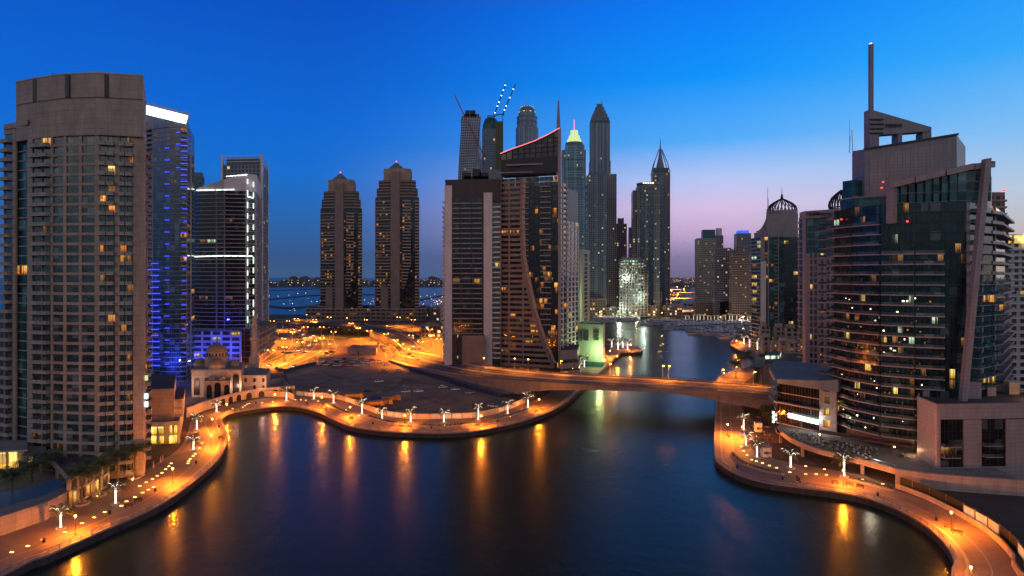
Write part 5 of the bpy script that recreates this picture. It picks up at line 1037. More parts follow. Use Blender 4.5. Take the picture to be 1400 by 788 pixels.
for px_, w, y0, y1 in ((794.5, 1.4, 452, 467), (801, 3.7, 452, 466), (815, 3.8, 450.5, 455), (815, 3.8, 456.5, 460), (815, 3.8, 461.5, 465)):
    T.item('window', tpl('window', r2(w), r2((y1 - y0) / 800 * 415), 'glass'), *PXY(px_, 417.2 - (px_ - 790) * .17), ZH(y1, 415), -.15)
T.done(); plight(T.root, (2, -24, 12), 9000, (.75, 1, .4), 1); plight(T.root, (12, -24, 4), 2500, (.8, 1, .5), 1); plight(T.root, (-13, 6, 24), 6000, (.7, 1, .45), 1); plight(T.root, (-14, 14, 46), 9000, (.7, 1, .45), 1)
# lit restaurants on the quay by the bridge
P = GP([(770, 506), (800, 497), (820, 484), (812, 478), (786, 484), (768, 492)]); tag(sheet('lawn', P, .02, 'grass'), kind='structure')
t = Asm('pergola', 'white lit cafe pergola beside the quay promenade after the bridge', 'pergola', G(812, 492) + (0,)); 
for k in range(6): p = G(802 + k * 3.4, 497 - k * 2.4); t.item('canopy', tpl('bar', 4.5, .3, 3.5, 'led_white' if k in (1, 3) else 'fabric'), p[0], p[1], 3.2, .8); t.item('post', tpl('post', .2, 3.2, 'steel'), p[0], p[1], 0, 0); t.item('counter', tpl('bar', 2.5, 1.1, .6, 'lit_shop'), p[0], p[1] - .5, 0, .8)
t.done(); plight(t.root, (0, -2, 5), 2600, (1, 1, .85), 1); plight(t.root, (-12, 6, 5), 1800, (.8, 1, .5), 1)
# low buildings along the far quay and far shores, a building each
LOW = [(757, 776, 760, 22, 'fac_low'), (806, 828, 930, 26, 'fac_low'), (812, 846, 1000, 34, 'fac_pale'), (829, 850, 925, 12, 'fac_low'), (852, 874, 905, 9, 'fac_low'), (878, 898, 915, 16, 'fac_low'), (884, 905, 960, 36, 'fac_pale'), (894, 908, 1010, 44, 'fac_bluegl'), (908, 934, 930, 16, 'fac_low'), (770, 800, 950, 40, 'fac_pale'), (950, 982, 930, 22, 'fac_tan'), (984, 1012, 900, 24, 'fac_purple'), (1010, 1030, 860, 18, 'fac_tan'), (610, 640, 640, 12, 'fac_low'), (575, 606, 600, 13, 'fac_low'), (588, 612, 820, 18, 'fac_low'), (574, 596, 900, 14, 'fac_low'), (602, 612, 760, 26, 'fac_white')]
for i, (a, b_, Y, h, f_) in enumerate(LOW):
    wh = {0: 'behind the slim pale green block', 1: 'left of the floodlit concrete frame', 2: 'behind the quay left of the floodlit frame', 3: 'on the quay under the pointed supertall', 4: 'right in front of the floodlit frame', 5: 'just right of the floodlit frame', 6: 'below the dish roofed tower', 7: 'with blue glass below the spire crowned tower', 8: 'with warm bands where the far quay turns', 9: 'behind the tower with the green crown', 10: 'below the left of the far right towers', 11: 'behind the lit palms of the far bank', 12: 'left of the open domed tower', 13: 'behind the dark podium of the white framed tower', 14: 'left of the white framed tower', 15: 'by the sea right of the twin towers', 16: 'by the sea just right of the right twin tower', 17: 'with bright white windows left of the white framed tower'}[i]
    T = simple('low_building', 'low flat roofed building ' + wh, rect(a, b_, Y, 22), 0, h, f_, cat='building', grp='low buildings round the basin'); T.mb('parapet').ring(rect(a, b_, Y, 22), -.4, .3, h, h + 1.1, 'grey_panel'); T.mb('roof_plant').prism(rect(a + (b_ - a) * .3, a + (b_ - a) * .6, Y + 6, 8), h, h + 3, 'grey_panel', 'roof_dark'); T.done()
for px_, Y, z, p_, c_ in ((820, 880, 8, 10000, (1, .55, .2)), (870, 880, 6, 14000, (1, .7, .35)), (905, 890, 6, 16000, (1, .5, .15)), (790, 700, 6, 9000, (.7, 1, .6)), (985, 800, 6, 12000, (1, .7, .5)), (1015, 800, 6, 12000, (1, .7, .5))):
    t = thing('street_lamp', 'single quay lamp on the far shore ' + {820: 'under the pointed supertall', 870: 'in front of the floodlit frame', 905: 'below the spire crowned tower', 790: 'behind the green lit cube', 985: 'below the twin right towers', 1015: 'left of the open domed tower'}[px_], 'street lamp', PXY(px_, Y) + (0,)); mb = MB(); mb.tube([(0, 0, 0), (0, 0, z + 1)], .15, 'steel', 5); mb.build('pole', t, loc=(0, 0, 0)); mb = MB(); mb.lathe((0, 0), [(0, z + .6), (.5, z + 1), (0, z + 1.6)], 'bulb_warm', 6); mb.build('lamp_head', t, loc=(0, 0, 0)); plight(t, (0, 0, z), p_, c_, .8)

# ---------------------------------------------------------------- right hand group
P = rect(953, 979, 1000, 32); T = simple('apartment_tower', 'greenish banded tower with dark cube top, leftmost of the far right group', P, 0, ZH(326, 1000), 'fac_pale', 3.5); rings(T, P, frange(5, 125, 3.5), -.1, .7, .9, 'beige_light', 'balcony_band'); T.mb('upper_tier').prism(rect(961, 978, 1004, 24), ZH(326, 1000), ZH(314, 1000), 'teal', 'roof_dark'); T.mb('side_tier').prism(rect(976, 989, 1010, 24), 0, ZH(322, 1010), 'fac_purple', 'roof_dark'); T.mb('top_box').prism(rect(980, 987, 1012, 12), ZH(322, 1010), ZH(312, 1010), 'white_paint'); T.done()
P = rect(977, 1008, 900, 34); T = simple('apartment_tower', 'broad grey purple tower block, second of the far right group', P, 0, ZH(341, 900), 'fac_purple', 3.5); T.mb('upper_tier').prism(rect(980, 1000, 903, 24), ZH(341, 900), ZH(339, 900), 'grey_panel', 'roof_dark'); T.done()
P = rect(1001, 1025, 850, 34); T = simple('apartment_tower', 'tan tower block just left of the open domed tower', P, 0, ZH(345, 850), 'fac_tan', 3.5); T.mb('upper_tier').prism(rect(1006, 1016, 853, 20), ZH(345, 850), ZH(338, 850), 'fac_tan', 'roof_dark'); rings(T, P, frange(4, 95, 3.5), -.1, .4, .8, 'brown_clad', 'balcony_band'); T.done()
P = rect(1007, 1027, 1250, 40); T = simple('office_tower', 'distant pale tower with blue lit rim behind the tan block', P, 0, ZH(319, 1250), 'fac_rib', 3.6); T.mb('crown').prism(inset(P, 4), ZH(319, 1250), ZH(315, 1250), 'led_blue', 'roof_dark'); T.done()
# open dome tower
def dometop(T, c_, r_, z, h, m='dark_metal', n=24, part='dome_rib'):
    for k in range(n):
        a = 2 * math.pi * k / n; pts = []
        for i in range(7):
            t = i / 6; rr = r_ * max(0, 1 - t ** 1.9) * (1 + .10 * math.sin(t * math.pi)); pts.append((c_[0] + rr * math.cos(a + .25 * t), c_[1] + rr * math.sin(a + .25 * t), z + h * t ** .92))
        mb = MB(); mb.tube(pts, [.62, .6, .55, .5, .42, .35, .3], m, 4); mb.build(part, T.root)
    T.mb('dome_ring').lathe(c_, [(r_ + .4, z - .6), (r_ + .4, z + .5), (r_ - .4, z + .5)], m, 24)
P = Q([(1027, 540), (1040, 520), (1072, 516), (1092, 522), (1092, 560), (1036, 572)]); T = Asm('apartment_tower', 'dark glass tower crowned by an open ribbed steel dome', 'tower', cen(P))
fh = 3.4; nf = int(ZH(322, 520) / fh)
facade(T, P[0], P[1], 0, nf, fh, 'b5 b4', wall='beige_light', bal=(1.6, 'beige_light', 'pale_green', .5), lp=.25, lits=('lit_cool', 'lit_dim', 'lit_yellow')); facade(T, P[1], P[2], 0, nf, fh, 'p3 g2.5 p1 g4 b3 p.6 g4', wall='grey_panel', glassm='glass_teal', slab='dark_metal', bal=(1, 'grey_panel', 'grey_panel', .5), lp=.1, lits=('lit_warm', 'lit_yellow', 'lit_dim')); facade(T, P[2], P[3], 0, nf, fh, 'g3 g3 g3 p.5', wall='grey_panel', glassm='glass_black', slab='dark_metal', lp=.05)
facade(T, P[3], P[4], 0, nf, fh, 'p2 w4 p2 w4 p2', wall='grey_panel'); facade(T, P[4], P[5], 0, nf, fh, 'p2 w6 p2 w6 p2', wall='grey_panel'); facade(T, P[5], P[0], 0, nf, fh, 'p2 w5 p2 w5 p2', wall='grey_panel'); core(T, P, 0, nf * fh)
T.mb('white_pier').wallseg(PXY(1040, 518.5), PXY(1047, 517.5), -1, 1, 0, ZH(358, 518), 'white_paint')
T.mb('tier').prism(Q([(1031, 536), (1050, 524), (1091, 524), (1091, 556), (1038, 562)]), nf * fh, [ZH(318, 530), ZH(316, 524), ZH(316, 524), ZH(316, 524), ZH(318, 530)], 'grey_panel', 'roof_dark')
T.mb('upper_tier').prism(Q([(1048, 530), (1091, 528), (1090, 554), (1050, 556)]), ZH(317, 524), ZH(293, 530), 'grey_panel', 'roof_dark')
c_ = PXY(1069, 543); T.mb('drum').lathe(c_, [(13.4, ZH(300, 530)), (13.4, ZH(287, 530)), (12, ZH(287, 530)), (.1, ZH(287, 530))], 'grey_panel', 20); dometop(T, c_, 12.4, ZH(289, 535), 13)
for k in range(12): a = k * math.pi / 6; T.item('drum_window', arch_tpl(2.2, 4, 'glass'), c_[0] + 13.5 * math.cos(a), c_[1] + 13.5 * math.sin(a), ZH(298, 530), a + math.pi / 2)
T.mb('spire').lathe(c_, [(1.4, ZH(273, 540)), (1.0, ZH(266, 540)), (.3, ZH(265, 540)), (.15, ZH(256, 540))], 'dark_metal', 6)
mb = T.mb('curved_buttress'); 
for i in range(6):
    t0, t1 = i / 6, (i + 1) / 6; x0, x1 = 1034 + 14 * t0, 1034 + 14 * t1; f_ = lambda t: 316 - 19 * t * t
    mb.hexa([PXY(x0, 532) + (ZH(317, 530),), PXY(x1, 532) + (ZH(317, 530),), PXY(x1, 536) + (ZH(317, 530),), PXY(x0, 536) + (ZH(317, 530),)], [PXY(x0, 532) + (ZH(f_(t0), 530),), PXY(x1, 532) + (ZH(f_(t1), 530),), PXY(x1, 536) + (ZH(f_(t1), 530),), PXY(x0, 536) + (ZH(f_(t0), 530),)], 'grey_panel')
for s in (-.5, .5): T.mb('antenna' + ('' if s < 0 else '.001')).tube([(PXY(1050, 535)[0] + s, 535, ZH(293, 530)), (PXY(1050, 535)[0] + s * .4, 535, ZH(271 if s > 0 else 256, 530))], .22, 'steel', 4)
T.done()
# second open dome, half hidden behind the named tower
P = rect(1130, 1160, 430, 26); T = simple('apartment_tower', 'tower with an open ribbed dome half hidden behind the teal glass corner', P, 0, ZH(290, 430), 'fac_purple', 3.4); c_ = PXY(1150, 446); T.mb('drum').lathe(c_, [(8.6, ZH(292, 430)), (8.6, ZH(283, 430)), (.1, ZH(283, 430))], 'grey_panel', 20); dometop(T, c_, 8.2, ZH(284, 446), 13.5); T.done()
# stepped villas in front of the domed tower
for i, (a, b_, Y, h) in enumerate(((1043, 1058, 470, 16), (1055, 1070, 452, 14), (1066, 1082, 440, 16), (1078, 1094, 428, 15), (1040, 1053, 490, 22), (1060, 1075, 480, 22), (1074, 1092, 470, 22))):
    P = rect(a, b_, Y, 12); T = Asm('townhouse', f'pale stepped townhouse below the open domed tower, {"front" if i < 4 else "rear"} row, {ordn(i if i < 4 else i - 4)} from the left', 'house', cen(P), 'stepped townhouses')
    facade(T, P[0], P[1], 0, int(h / 3.6), 3.6, 'p1.2 w2.4 p1.4 w2.2 p1', wall='beige_light', lp=.22, sp=1.3); core(T, P, 0, int(h / 3.6) * 3.6); T.mb('wall').prism(inset(P, .4), 0, int(h / 3.6) * 3.6, 'beige_light', 'roof_pale'); T.mb('roof_terrace').prism(rect(a + 1, b_ - 5, Y + 3, 7), int(h / 3.6) * 3.6, int(h / 3.6) * 3.6 + 3, 'beige_light', 'roof_pale'); T.done()
# tower carrying the roof letters
P = Q([(1092, 338), (1101, 330), (1146, 322), (1160, 350), (1100, 362)]); T = Asm('apartment_tower', 'pinkish tower with roof letters and teal glass top left of the big glass tower', 'tower', cen(P))
fh = 3.5; nf = 28; facade(T, P[0], P[1], 0, nf, fh, 'b2 p1.6', wall='pink_panel', bal=(1, 'pink_panel', 'pink_panel', .5), lp=.04); zt = ZH(288, 330)
facade(T, P[1], P[2], 0, 22, fh, 'p2.6 w1.6 p.8 w1.6 p2 w1.6 p1.6 w1.6 p1 w1.8 p2', wall='pink_panel', lp=.1, lits=('lit_yellow', 'lit_warm')); facade(T, PXY(1103, 329.5), PXY(1146, 322), 22 * fh, 5, fh + .4, 'g3 g3 g3 g3 g3', glassm='glass_teal', slab='grey_blue', lp=.05)
facade(T, P[2], P[3], 0, nf, fh, 'p2 w3 p2 w3', wall='pink_panel'); facade(T, P[3], P[4], 0, nf, fh, 'p2 w5 p2 w5 p2', wall='pink_panel'); facade(T, P[4], P[0], 0, nf, fh, 'p2 w4 p2', wall='pink_panel'); core(T, P, 0, nf * fh)
T.mb('sign_wall').prism(Q([(1093, 336), (1101, 329), (1146, 320.5), (1160, 350), (1100, 362)]), ZH(298, 330) - .5, [ZH(291, 336), ZH(289, 330), ZH(286, 321), ZH(286, 330), ZH(290, 336)], 'pink_panel', 'roof_dark')
for k in range(4): T.item('side_balcony', tpl('balcony', 7, 2.5, 'grey_blue', 'glass_blue', 1.0), *PXY(1128, 323), ZH(340 - k * 15, 323), -.15)
text(T, 'MARINA', 1102, 294.8, 326.5, 4.4, 'black', -.16)
T.done()

# --- big curved glass tower
P = Q([(1140, 228), (1168, 216), (1205, 207), (1250, 201.5), (1290, 198.5), (1322, 198), (1362, 212), (1378, 246), (1168, 262)]); T = Asm('glass_tower', 'huge dark curved glass tower with leaning fin, slanted frame and tall mast', 'tower', cen(P))
fh = 3.55; z0 = 8.2; nf = 23; LT = ('lit_warm', 'lit_yellow', 'lit_dim', 'lit_dim', 'lit_dim', 'lit_cool')
for i, n in enumerate((4, 5, 6, 5, 4)): facade(T, P[i], P[i + 1], z0, nf, fh, ' '.join(['g2.4'] * n), glassm='glass_deep', slab='dark_metal', lp=.065, lits=LT)
facade(T, P[5], P[6], z0, nf, fh, 'p1 b4 p.5 b4 p.4', wall='pink_panel', glassm='glass_teal', bal=(2.6, 'pink_panel', 'glass_teal', .9), lp=.06)
facade(T, P[6], P[7], z0, nf, fh, 'b6 b6 b6', wall='pink_panel', bal=(2.2, 'pink_panel', 'pink_panel', .6)); facade(T, P[7], P[8], z0, nf, fh, 'p3 w6 p3 w6 p3 w6 p3 w6', wall='pink_panel'); facade(T, P[8], P[0], z0, nf, fh, 'b6 p1 b6', wall='pink_panel', bal=(2.6, 'pink_panel', 'glass_blue', .9), lp=.03)
core(T, P, 0, z0 + nf * fh - .3); ztop = z0 + nf * fh
Pl = P[:5]
TRI = (P[0], P[1], P[2], P[3], P[4])
for f in range(nf - 1):
    z = z0 + f * fh - .15; mb = MB(); o1 = 1.5
    for i in range(4):
        if f > nf - 5 and i > 1: continue
        a, b_ = TRI[i], TRI[i + 1]; mb.wallseg(a, b_, -.1, 1.5 if i else 1.5, z, z + .42, 'pink_panel'); mb.wallseg(a, b_, 1.34, 1.42, z + .42, z + 1.35, 'glass')
    mb.build('balcony_slab', T.root)
    T.item('corner_balcony', tpl('balcony', 8.2, 3.4, 'pink_panel', 'glass_blue', .9), *PXY(1139, 232), z - .2, -1.0)
# upper glass curtain inside the leaning frame, then band
up = Q([(1216, 204.5), (1250, 200.8), (1290, 197.8), (1326, 197.2), (1352, 203), (1360, 240), (1222, 240)])
zf = [ZH(251, 204.5), ZH(242.5, 201), ZH(233, 198), ZH(224.5, 197), ZH(220, 200)]
for (a, za), (b_, zb) in zip(zip(up[:4], zf), list(zip(up[:5], zf))[1:]):
    T.mb('frame_band').wallseg(a, b_, -.8, 1.9, za - 2.0, za, 'pink_panel', zb - 2.0, zb)
for f in range(6):
    z = ztop + f * 3.3
    for k in range(12):
        px_ = 1226 + k * 11.2; Yv = 204.5 - (px_ - 1216) * .075 if px_ < 1310 else 197.5
        zl = 250.5 - (px_ - 1216) * .225; zlim = ZH(zl + 8, 200)
        if z + 1 < zlim and px_ < 1350: T.item('window', tpl('window', 2.7, r2(min(3.1, zlim - z)), 'glass_teal' if R.random() > .3 else 'glass_deep'), *PXY(px_, Yv), z + .1, -.06)
        if z < zlim: T.mb('upper_slab').wallseg(PXY(px_ - 5.6, Yv), PXY(px_ + 5.6, Yv), -.3, .1, z, z + .25, 'grey_blue')
T.mb('frame_leg').wallseg(PXY(1215, 205.2), PXY(1224, 203.2), -1, 1.4, ZH(306, 205), ZH(250, 204.5), 'pink_panel', None, ZH(248.5, 204))
T.mb('upper_wall').prism(Q([(1224, 208), (1290, 203), (1348, 204), (1356, 236), (1230, 238)]), ztop - .4, [ZH(254, 208), ZH(238, 203), ZH(226, 203), ZH(226, 210), ZH(252, 220)], 'black', 'roof_dark')
# leaning fin from roof corner to podium
tb, tt = PXY(1319, 193.0), PXY(1352.5, 195.6); zb_, zt_ = ZH(556, 193), ZH(217, 195.6)
T.mb('leaning_fin').hexa([(tb[0] - 1.1, tb[1], zb_), (tb[0] + 1.0, tb[1] + .2, zb_), (tb[0] + 1.0, tb[1] + 1.6, zb_), (tb[0] - 1.1, tb[1] + 1.6, zb_)], [(tt[0] - 1.0, tt[1], zt_), (tt[0] + 1.0, tt[1] + .2, zt_ + .3), (tt[0] + 1.0, tt[1] + 2, zt_ + .3), (tt[0] - 1.0, tt[1] + 2, zt_)], 'pink_panel')
T.mb('roof_blade').wallseg(PXY(1350, 199), PXY(1361, 200), -.6, 0, zt_ - .4, zt_ - .05, 'dark_metal')
# stepped left shoulder
T.mb('shoulder').prism(Q([(1150, 226), (1168, 220), (1215, 214), (1222, 240), (1160, 246)]), ztop - .3, ZH(276, 222) + 1, 'glass_teal', 'roof_dark'); T.mb('shoulder_tier').prism(Q([(1152, 232), (1168, 228), (1180, 230), (1180, 246), (1160, 250)]), ZH(276, 222), ZH(246, 228), 'glass_teal', 'roof_dark')
T.mb('shoulder_coping').ring(Q([(1150, 226), (1168, 220), (1215, 214), (1222, 240), (1160, 246)]), -.2, .5, ZH(276, 222) + 1, ZH(276, 222) + 1.5, 'pink_panel')
UB = Q([(1165, 236), (1182, 228), (1308, 219), (1320, 246), (1178, 262)])
ytp = [ZH(207, 236), ZH(205, 228), ZH(184.5, 219), ZH(187, 228), ZH(205, 240)]; T.mb('roof_block').prism(UB, ztop, ytp, 'grey_panel', 'roof_dark')
for k in range(9):
    a = 1189 + k * 11.1; yv = lambda p: 228 - (p - 1182) * 9 / 126; zt2 = lambda p: ZH(205 - (p - 1182) * 20.5 / 126 + 10, yv(p))
    T.mb('light_panel').wallseg(PXY(a, yv(a)), PXY(a + 10.8, yv(a + 10.8)), .05, .3, ZH(275, 225), zt2(a), 'pink_panel', None, zt2(a + 10.8))
T.mb('roof_edge').wallseg(PXY(1181, 228), PXY(1310, 218.8), -.5, .6, ytp[1] - .2, ytp[1] + .5, 'dark_brown', ytp[2] - .2, ytp[2] + .5)
S1 = PXY(1190, 230)
def signbox(x0, x1, y0a, y0b, y1a, y1b, part, Y=230, d=4):
    a, b_ = PXY(x0, Y), PXY(x1, Y - .6); T.mb(part).hexa([a + (ZH(y1a, Y),), b_ + (ZH(y1b, Y),), (b_[0], b_[1] + d, ZH(y1b, Y)), (a[0], a[1] + d, ZH(y1a, Y))], [a + (ZH(y0a, Y),), b_ + (ZH(y0b, Y),), (b_[0], b_[1] + d, ZH(y0b, Y)), (a[0], a[1] + d, ZH(y0a, Y))], 'grey_panel')
signbox(1189.5, 1273.5, 149.5, 174.5, 185.5, 180, 'sign_screen'); signbox(1189.5, 1202, 185.5, 184.7, 204, 202, 'sign_leg'); signbox(1228, 1233.5, 183.3, 183, 198, 197, 'sign_leg.001'); signbox(1261.5, 1273.5, 181, 180.4, 192, 190, 'sign_leg.002')
for k in range(4): T.item('sign_fin', tpl('bar', 5.4, .35, .8, 'dark_brown'), *PXY(1197.5, 229.9), ZH(164.5 + k * 6.2, 230), .0)
text(T, 'TRIDENT', 1210.5, 173.6, 229.2, 4.0, 'black', -.03)
T.mb('mast').prism([(S1[0] + .6, 231), (S1[0] + 1.9, 231), (S1[0] + 1.9, 232.4), (S1[0] + .6, 232.4)], ZH(153, 231), ZH(60, 231), 'grey_panel'); T.mb('mast_light').box((S1[0] + 1.2, 231.7, ZH(59.4, 231)), (.6, .6, .5), 'far_white')
ax = PXY(1163.5, 234)
for i, (dx_, dz) in enumerate(((-.7, 12), (.7, 17), (0, 26))): T.mb('antenna' + (f'.{i:03d}' if i else '')).tube([(ax[0] + dx_, ax[1] + (i == 2), ytp[0] - 1), (ax[0] + dx_ * .5, ax[1] + (i == 2), ZH(206, 234) + dz * .48)], .16 if i < 2 else .1, 'steel', 4)
for px_, py_ in ((1207, 250), (1205, 258), (1288, 287), (1290, 291), (1240, 304), (1150, 301)):
    T.item('warning_light', tpl('bar', .5, .5, .3, 'led_red'), *PXY(px_, 200 if px_ > 1210 else 222), ZH(py_, 200 if px_ > 1210 else 222), 0)
# reflected city lights low on the glass, put on as small glowing bars
for k in range(150):
    i = R.choice((0, 1, 1, 2, 2, 3)); t = R.random(); a, b_ = TRI[i], TRI[i + 1]; z = z0 + fh * R.randrange(0, 14) + R.uniform(.6, 2.4); dx_, dy_ = b_[0] - a[0], b_[1] - a[1]; l = math.hypot(dx_, dy_)
    T.item('reflection_dot', tpl('bar', r2(R.uniform(.2, .7)), r2(R.uniform(.2, .6)), .06, R.choice(('lit_cool', 'lit_warm', 'lit_screen', 'lit_orange', 'far_white'))), a[0] + dx_ * t + dy_ / l * .0, a[1] + dy_ * t - dx_ / l * .0, z, math.atan2(dy_, dx_))
T.mb('base').prism(inset(P, .2), 0, z0, 'dark_brown', 'roof_dark'); T.done(100)

# --- annex with the white lit sign
P = Q([(1055, 262), (1062, 240), (1120, 226), (1144, 222), (1160, 236), (1150, 262), (1062, 280)]); T = Asm('restaurant_building', 'dark glass annex with long white lit sign at the right bridge end', 'building', cen(P))
fh = 4.2; facade(T, P[0], P[1], 0, 5, fh, 'g4 g4', glassm='glass_black', lp=.03); facade(T, P[1], P[2], 0, 5, fh, 'g3 g3 g3 g3 g3', glassm='glass_black', slab='pink_panel', lp=.04); facade(T, P[2], P[3], 0, 5, fh + .4, 'p1 w1.6 p1.6', wall='pink_panel', lp=.9, lits=('lit_yellow', 'lit_warm', 'lit_dim'), sp=1.8); facade(T, P[3], P[4], 0, 5, fh, 'g3 g3', lp=.3, glassm='glass_black', lits=('lit_yellow', 'lit_warm'))
core(T, P, 0, 21); T.mb('wing_roof').prism(Q([(1052, 262), (1060, 238), (1122, 224), (1146, 220), (1162, 236), (1150, 264), (1060, 282)]), [21, 21, 21, 21, 21, 21, 21], [23.6, 22.6, 24.4, 25.6, 25, 24, 24], 'grey_blue', 'grey_blue')
for k in range(3): T.mb('terrace_fin' + (f'.{k:03d}' if k else '')).wallseg(PXY(1053 + k, 250 - k * 6), PXY(1062 + k, 238), -.3, .5, 12 + k * 4, 14 + k * 4, 'blue_paint')
a, b_ = PXY(1079, 235.0), PXY(1120, 225.0); T.mb('lit_sign').wallseg(a, b_, .3, .9, ZH(574, 231), ZH(568, 231), 'panel_white', ZH(579.5, 226), ZH(573.5, 226))
T.mb('sign_roof').wallseg(PXY(1062, 240), PXY(1122, 225.5), 0, 2.2, 13.0, 13.5, 'pink_panel')
for k in range(5): T.item('sign_letter', tpl('bar', .9, 1.0, .2, 'led_white'), *PXY(1057.5 + (k % 2) * 1.2, 246), ZH(578 - k * 3, 246), -.9)
T.done(); plight(T.root, (-8, -22, 9), 1500, (.9, 1, .85), 1)
# curved terrace with guests' tables, ramp wall to the right
tw = smoothpath(GP([(1068, 606), (1080, 616), (1098, 625), (1119, 633), (1150, 641), (1180, 649), (1224, 662), (1262, 668), (1330, 674), (1420, 680)]), 4); hs = [4.2 if i < len(tw) * .35 else 4.4 for i in range(len(tw))]
T = Asm('terrace_wall', 'pale curved terrace wall rising behind the right bank promenade', 'wall', tw[8] + (0,))
for i, (a, b_) in enumerate(zip(tw, tw[1:])):
    lo = 3.0 if i < 8 else 0; T.mb('wall').wallseg(a, b_, -.5, 0, lo, 4.6, 'pink_concrete'); T.mb('coping').wallseg(a, b_, -.6, .12, 4.6, 4.85, 'coping')
    if i < 8 and i % 3 == 0: T.item('pillar', tpl('post', .8, 3.2, 'beige'), a[0], a[1] + .4, 0, 0)
    T.item('baluster', tpl('post', .12, 1.1, 'steel'), a[0], a[1] + .3, 4.8, 0)
T.mb('rail').tube([(x, y + .3, 5.9) for x, y in tw], .06, 'steel', 4)
T.mb('floor').prism([(x, y + .2) for x, y in tw[:-1]] + Q([(1330, 196), (1250, 201), (1200, 209), (1140, 226), (1070, 240), (1062, 236)]), 3.6, 4.0, 'beige', 'roof_pale'); T.done()
plight(T.root, (-4, 6, 9), 1300, (1, .8, .6), .8)
ctab = thing('cafe_table', '', 'table', (0, 0, 0)); mb = MB(); mb.lathe((0, 0), [(.3, 0), (.06, .05), (.06, .7), (.5, .72), (.5, .76), (0, .77)], 'wood', 8); mb.build('table', ctab)
for s in (-1, 1):
    mb = MB(); mb.box((s * .8, 0, .42), (.45, .45, .06), 'fabric'); mb.box((s * 1.0, 0, .7), (.06, .45, .5), 'fabric'); mb.box((s * .8, 0, .2), (.3, .3, .4), 'dark_metal'); mb.build('chair', ctab)
ut = []
for k in range(44): px_ = 1082 + (k % 15) * 8 + R.uniform(-2, 2); yv = (226 - (px_ - 1082) * .22) - (k // 15) * 4.5 + R.uniform(-1, 1); place(ctab, ut, *PXY(px_, yv), 4.0, R.uniform(0, 3), 'small cafe table with two pale chairs on the curved terrace', 'cafe tables on the curved terrace', 1.25)
tp_ = smoothpath(Q([(1118, 214), (1150, 208.5), (1185, 203), (1220, 198.5), (1250, 196)]), 4); T = Asm('pergola', 'long dark curved pergola over the terrace at the foot of the glass tower', 'pergola', tp_[4] + (4.0,))
for i, (p, q) in enumerate(zip(tp_, tp_[1:])):
    T.mb('roof').wallseg(p, q, -4.2, .6, 7.4, 7.65, 'canvas_red'); T.item('post', tpl('post', .2, 3.5, 'wood'), p[0], p[1], 3.95, 0); T.item('slat', tpl('bar', 3.6, .3, .2, 'wood'), p[0], p[1] - .4, 7.7, .15 * (i % 3)); T.item('planter', tpl('bar', 2.2, .8, .7, 'leaf'), p[0] + 1, p[1] - 2.2, 4.0, 0)
    if i % 3 == 0: T.item('lantern', tpl('bar', .3, .3, .3, 'bulb_warm'), p[0] + .5, p[1] - .3, 6.6, 0)
T.done(); plight(T.root, (0, 1, 2.2), 350, (1, .55, .25), .3)
# --- right hand podium house
P = Q([(1254, 196), (1281, 184), (1333, 184.5), (1405, 186), (1430, 205), (1262, 215)]); T = Asm('podium_house', 'pale framed block with dark two storey glass bays at the right edge', 'building', cen(P))
zt = ZH(556, 184.5); T.mb('wall').wallseg(P[0], P[1], -.8, 0, 3.9, zt, 'pink_panel')
ys = lambda px_: 184 + (px_ - 1281) * 2 / 124
def fr(x0, x1, y0, y1, m='pink_panel', o=0): T.mb('wall').wallseg(PXY(x0, ys(x0)), PXY(x1, ys(x1)), -.9, o, ZH(y1, ys(x0)), ZH(y0, ys(x0)), m)
fr(1281, 1405, 555, 574); fr(1281, 1286, 574, 648); fr(1318, 1342, 574, 640); fr(1376, 1405, 574, 648); fr(1286, 1405, 640, 662, o=-.1)
for x0, x1 in ((1286, 1318), (1342, 1376)):
    for r_ in range(4):
        for q in range(3):
            a = x0 + (x1 - x0) * q / 3; T.item('window', tpl('window', r2((x1 - x0) / 3 / 800 * 185), 3.7, pick(.07, 'glass_black', ('lit_cool', 'lit_dim'))), *PXY(a + (x1 - x0) / 6, ys(a) + .6), ZH(640 - r_ * 16.8, 185), .015)
        if r_ in (1, 2): T.item('balcony', tpl('balcony', r2((x1 - x0) * .72 / 800 * 185), 1.6, 'pink_panel', 'glass', .9), *PXY(x0 + (x1 - x0) * .36, ys(x0)), ZH(624 - (r_ - 1) * 15, 185), .015)
core(T, P, 3, zt - .2, 1.0, mt='roof_dark'); 
for i, (a, b_, Y, h) in enumerate(((1262, 1278, 200, 2.4), (1283, 1294, 203, 4), (1324, 1342, 196, 5.5), (1350, 1362, 200, 3))): T.mb('rooftop_cabin' + (f'.{i:03d}' if i else '')).prism(rect(a, b_, Y, 5), zt, zt + h, 'pink_panel', 'roof_pale')
T.mb('orange_lit_box').prism(rect(1380, 1394, 203, 5), zt, zt + 4.2, 'emis_box' if 0 else 'beige_light', 'beige_light'); T.mb('roof_parapet').ring(P, -.3, .1, zt, zt + .9, 'pink_panel'); T.done()
plight(T.root, (20, -.5, zt + 2.2), 700, (1, .4, .05), .4)
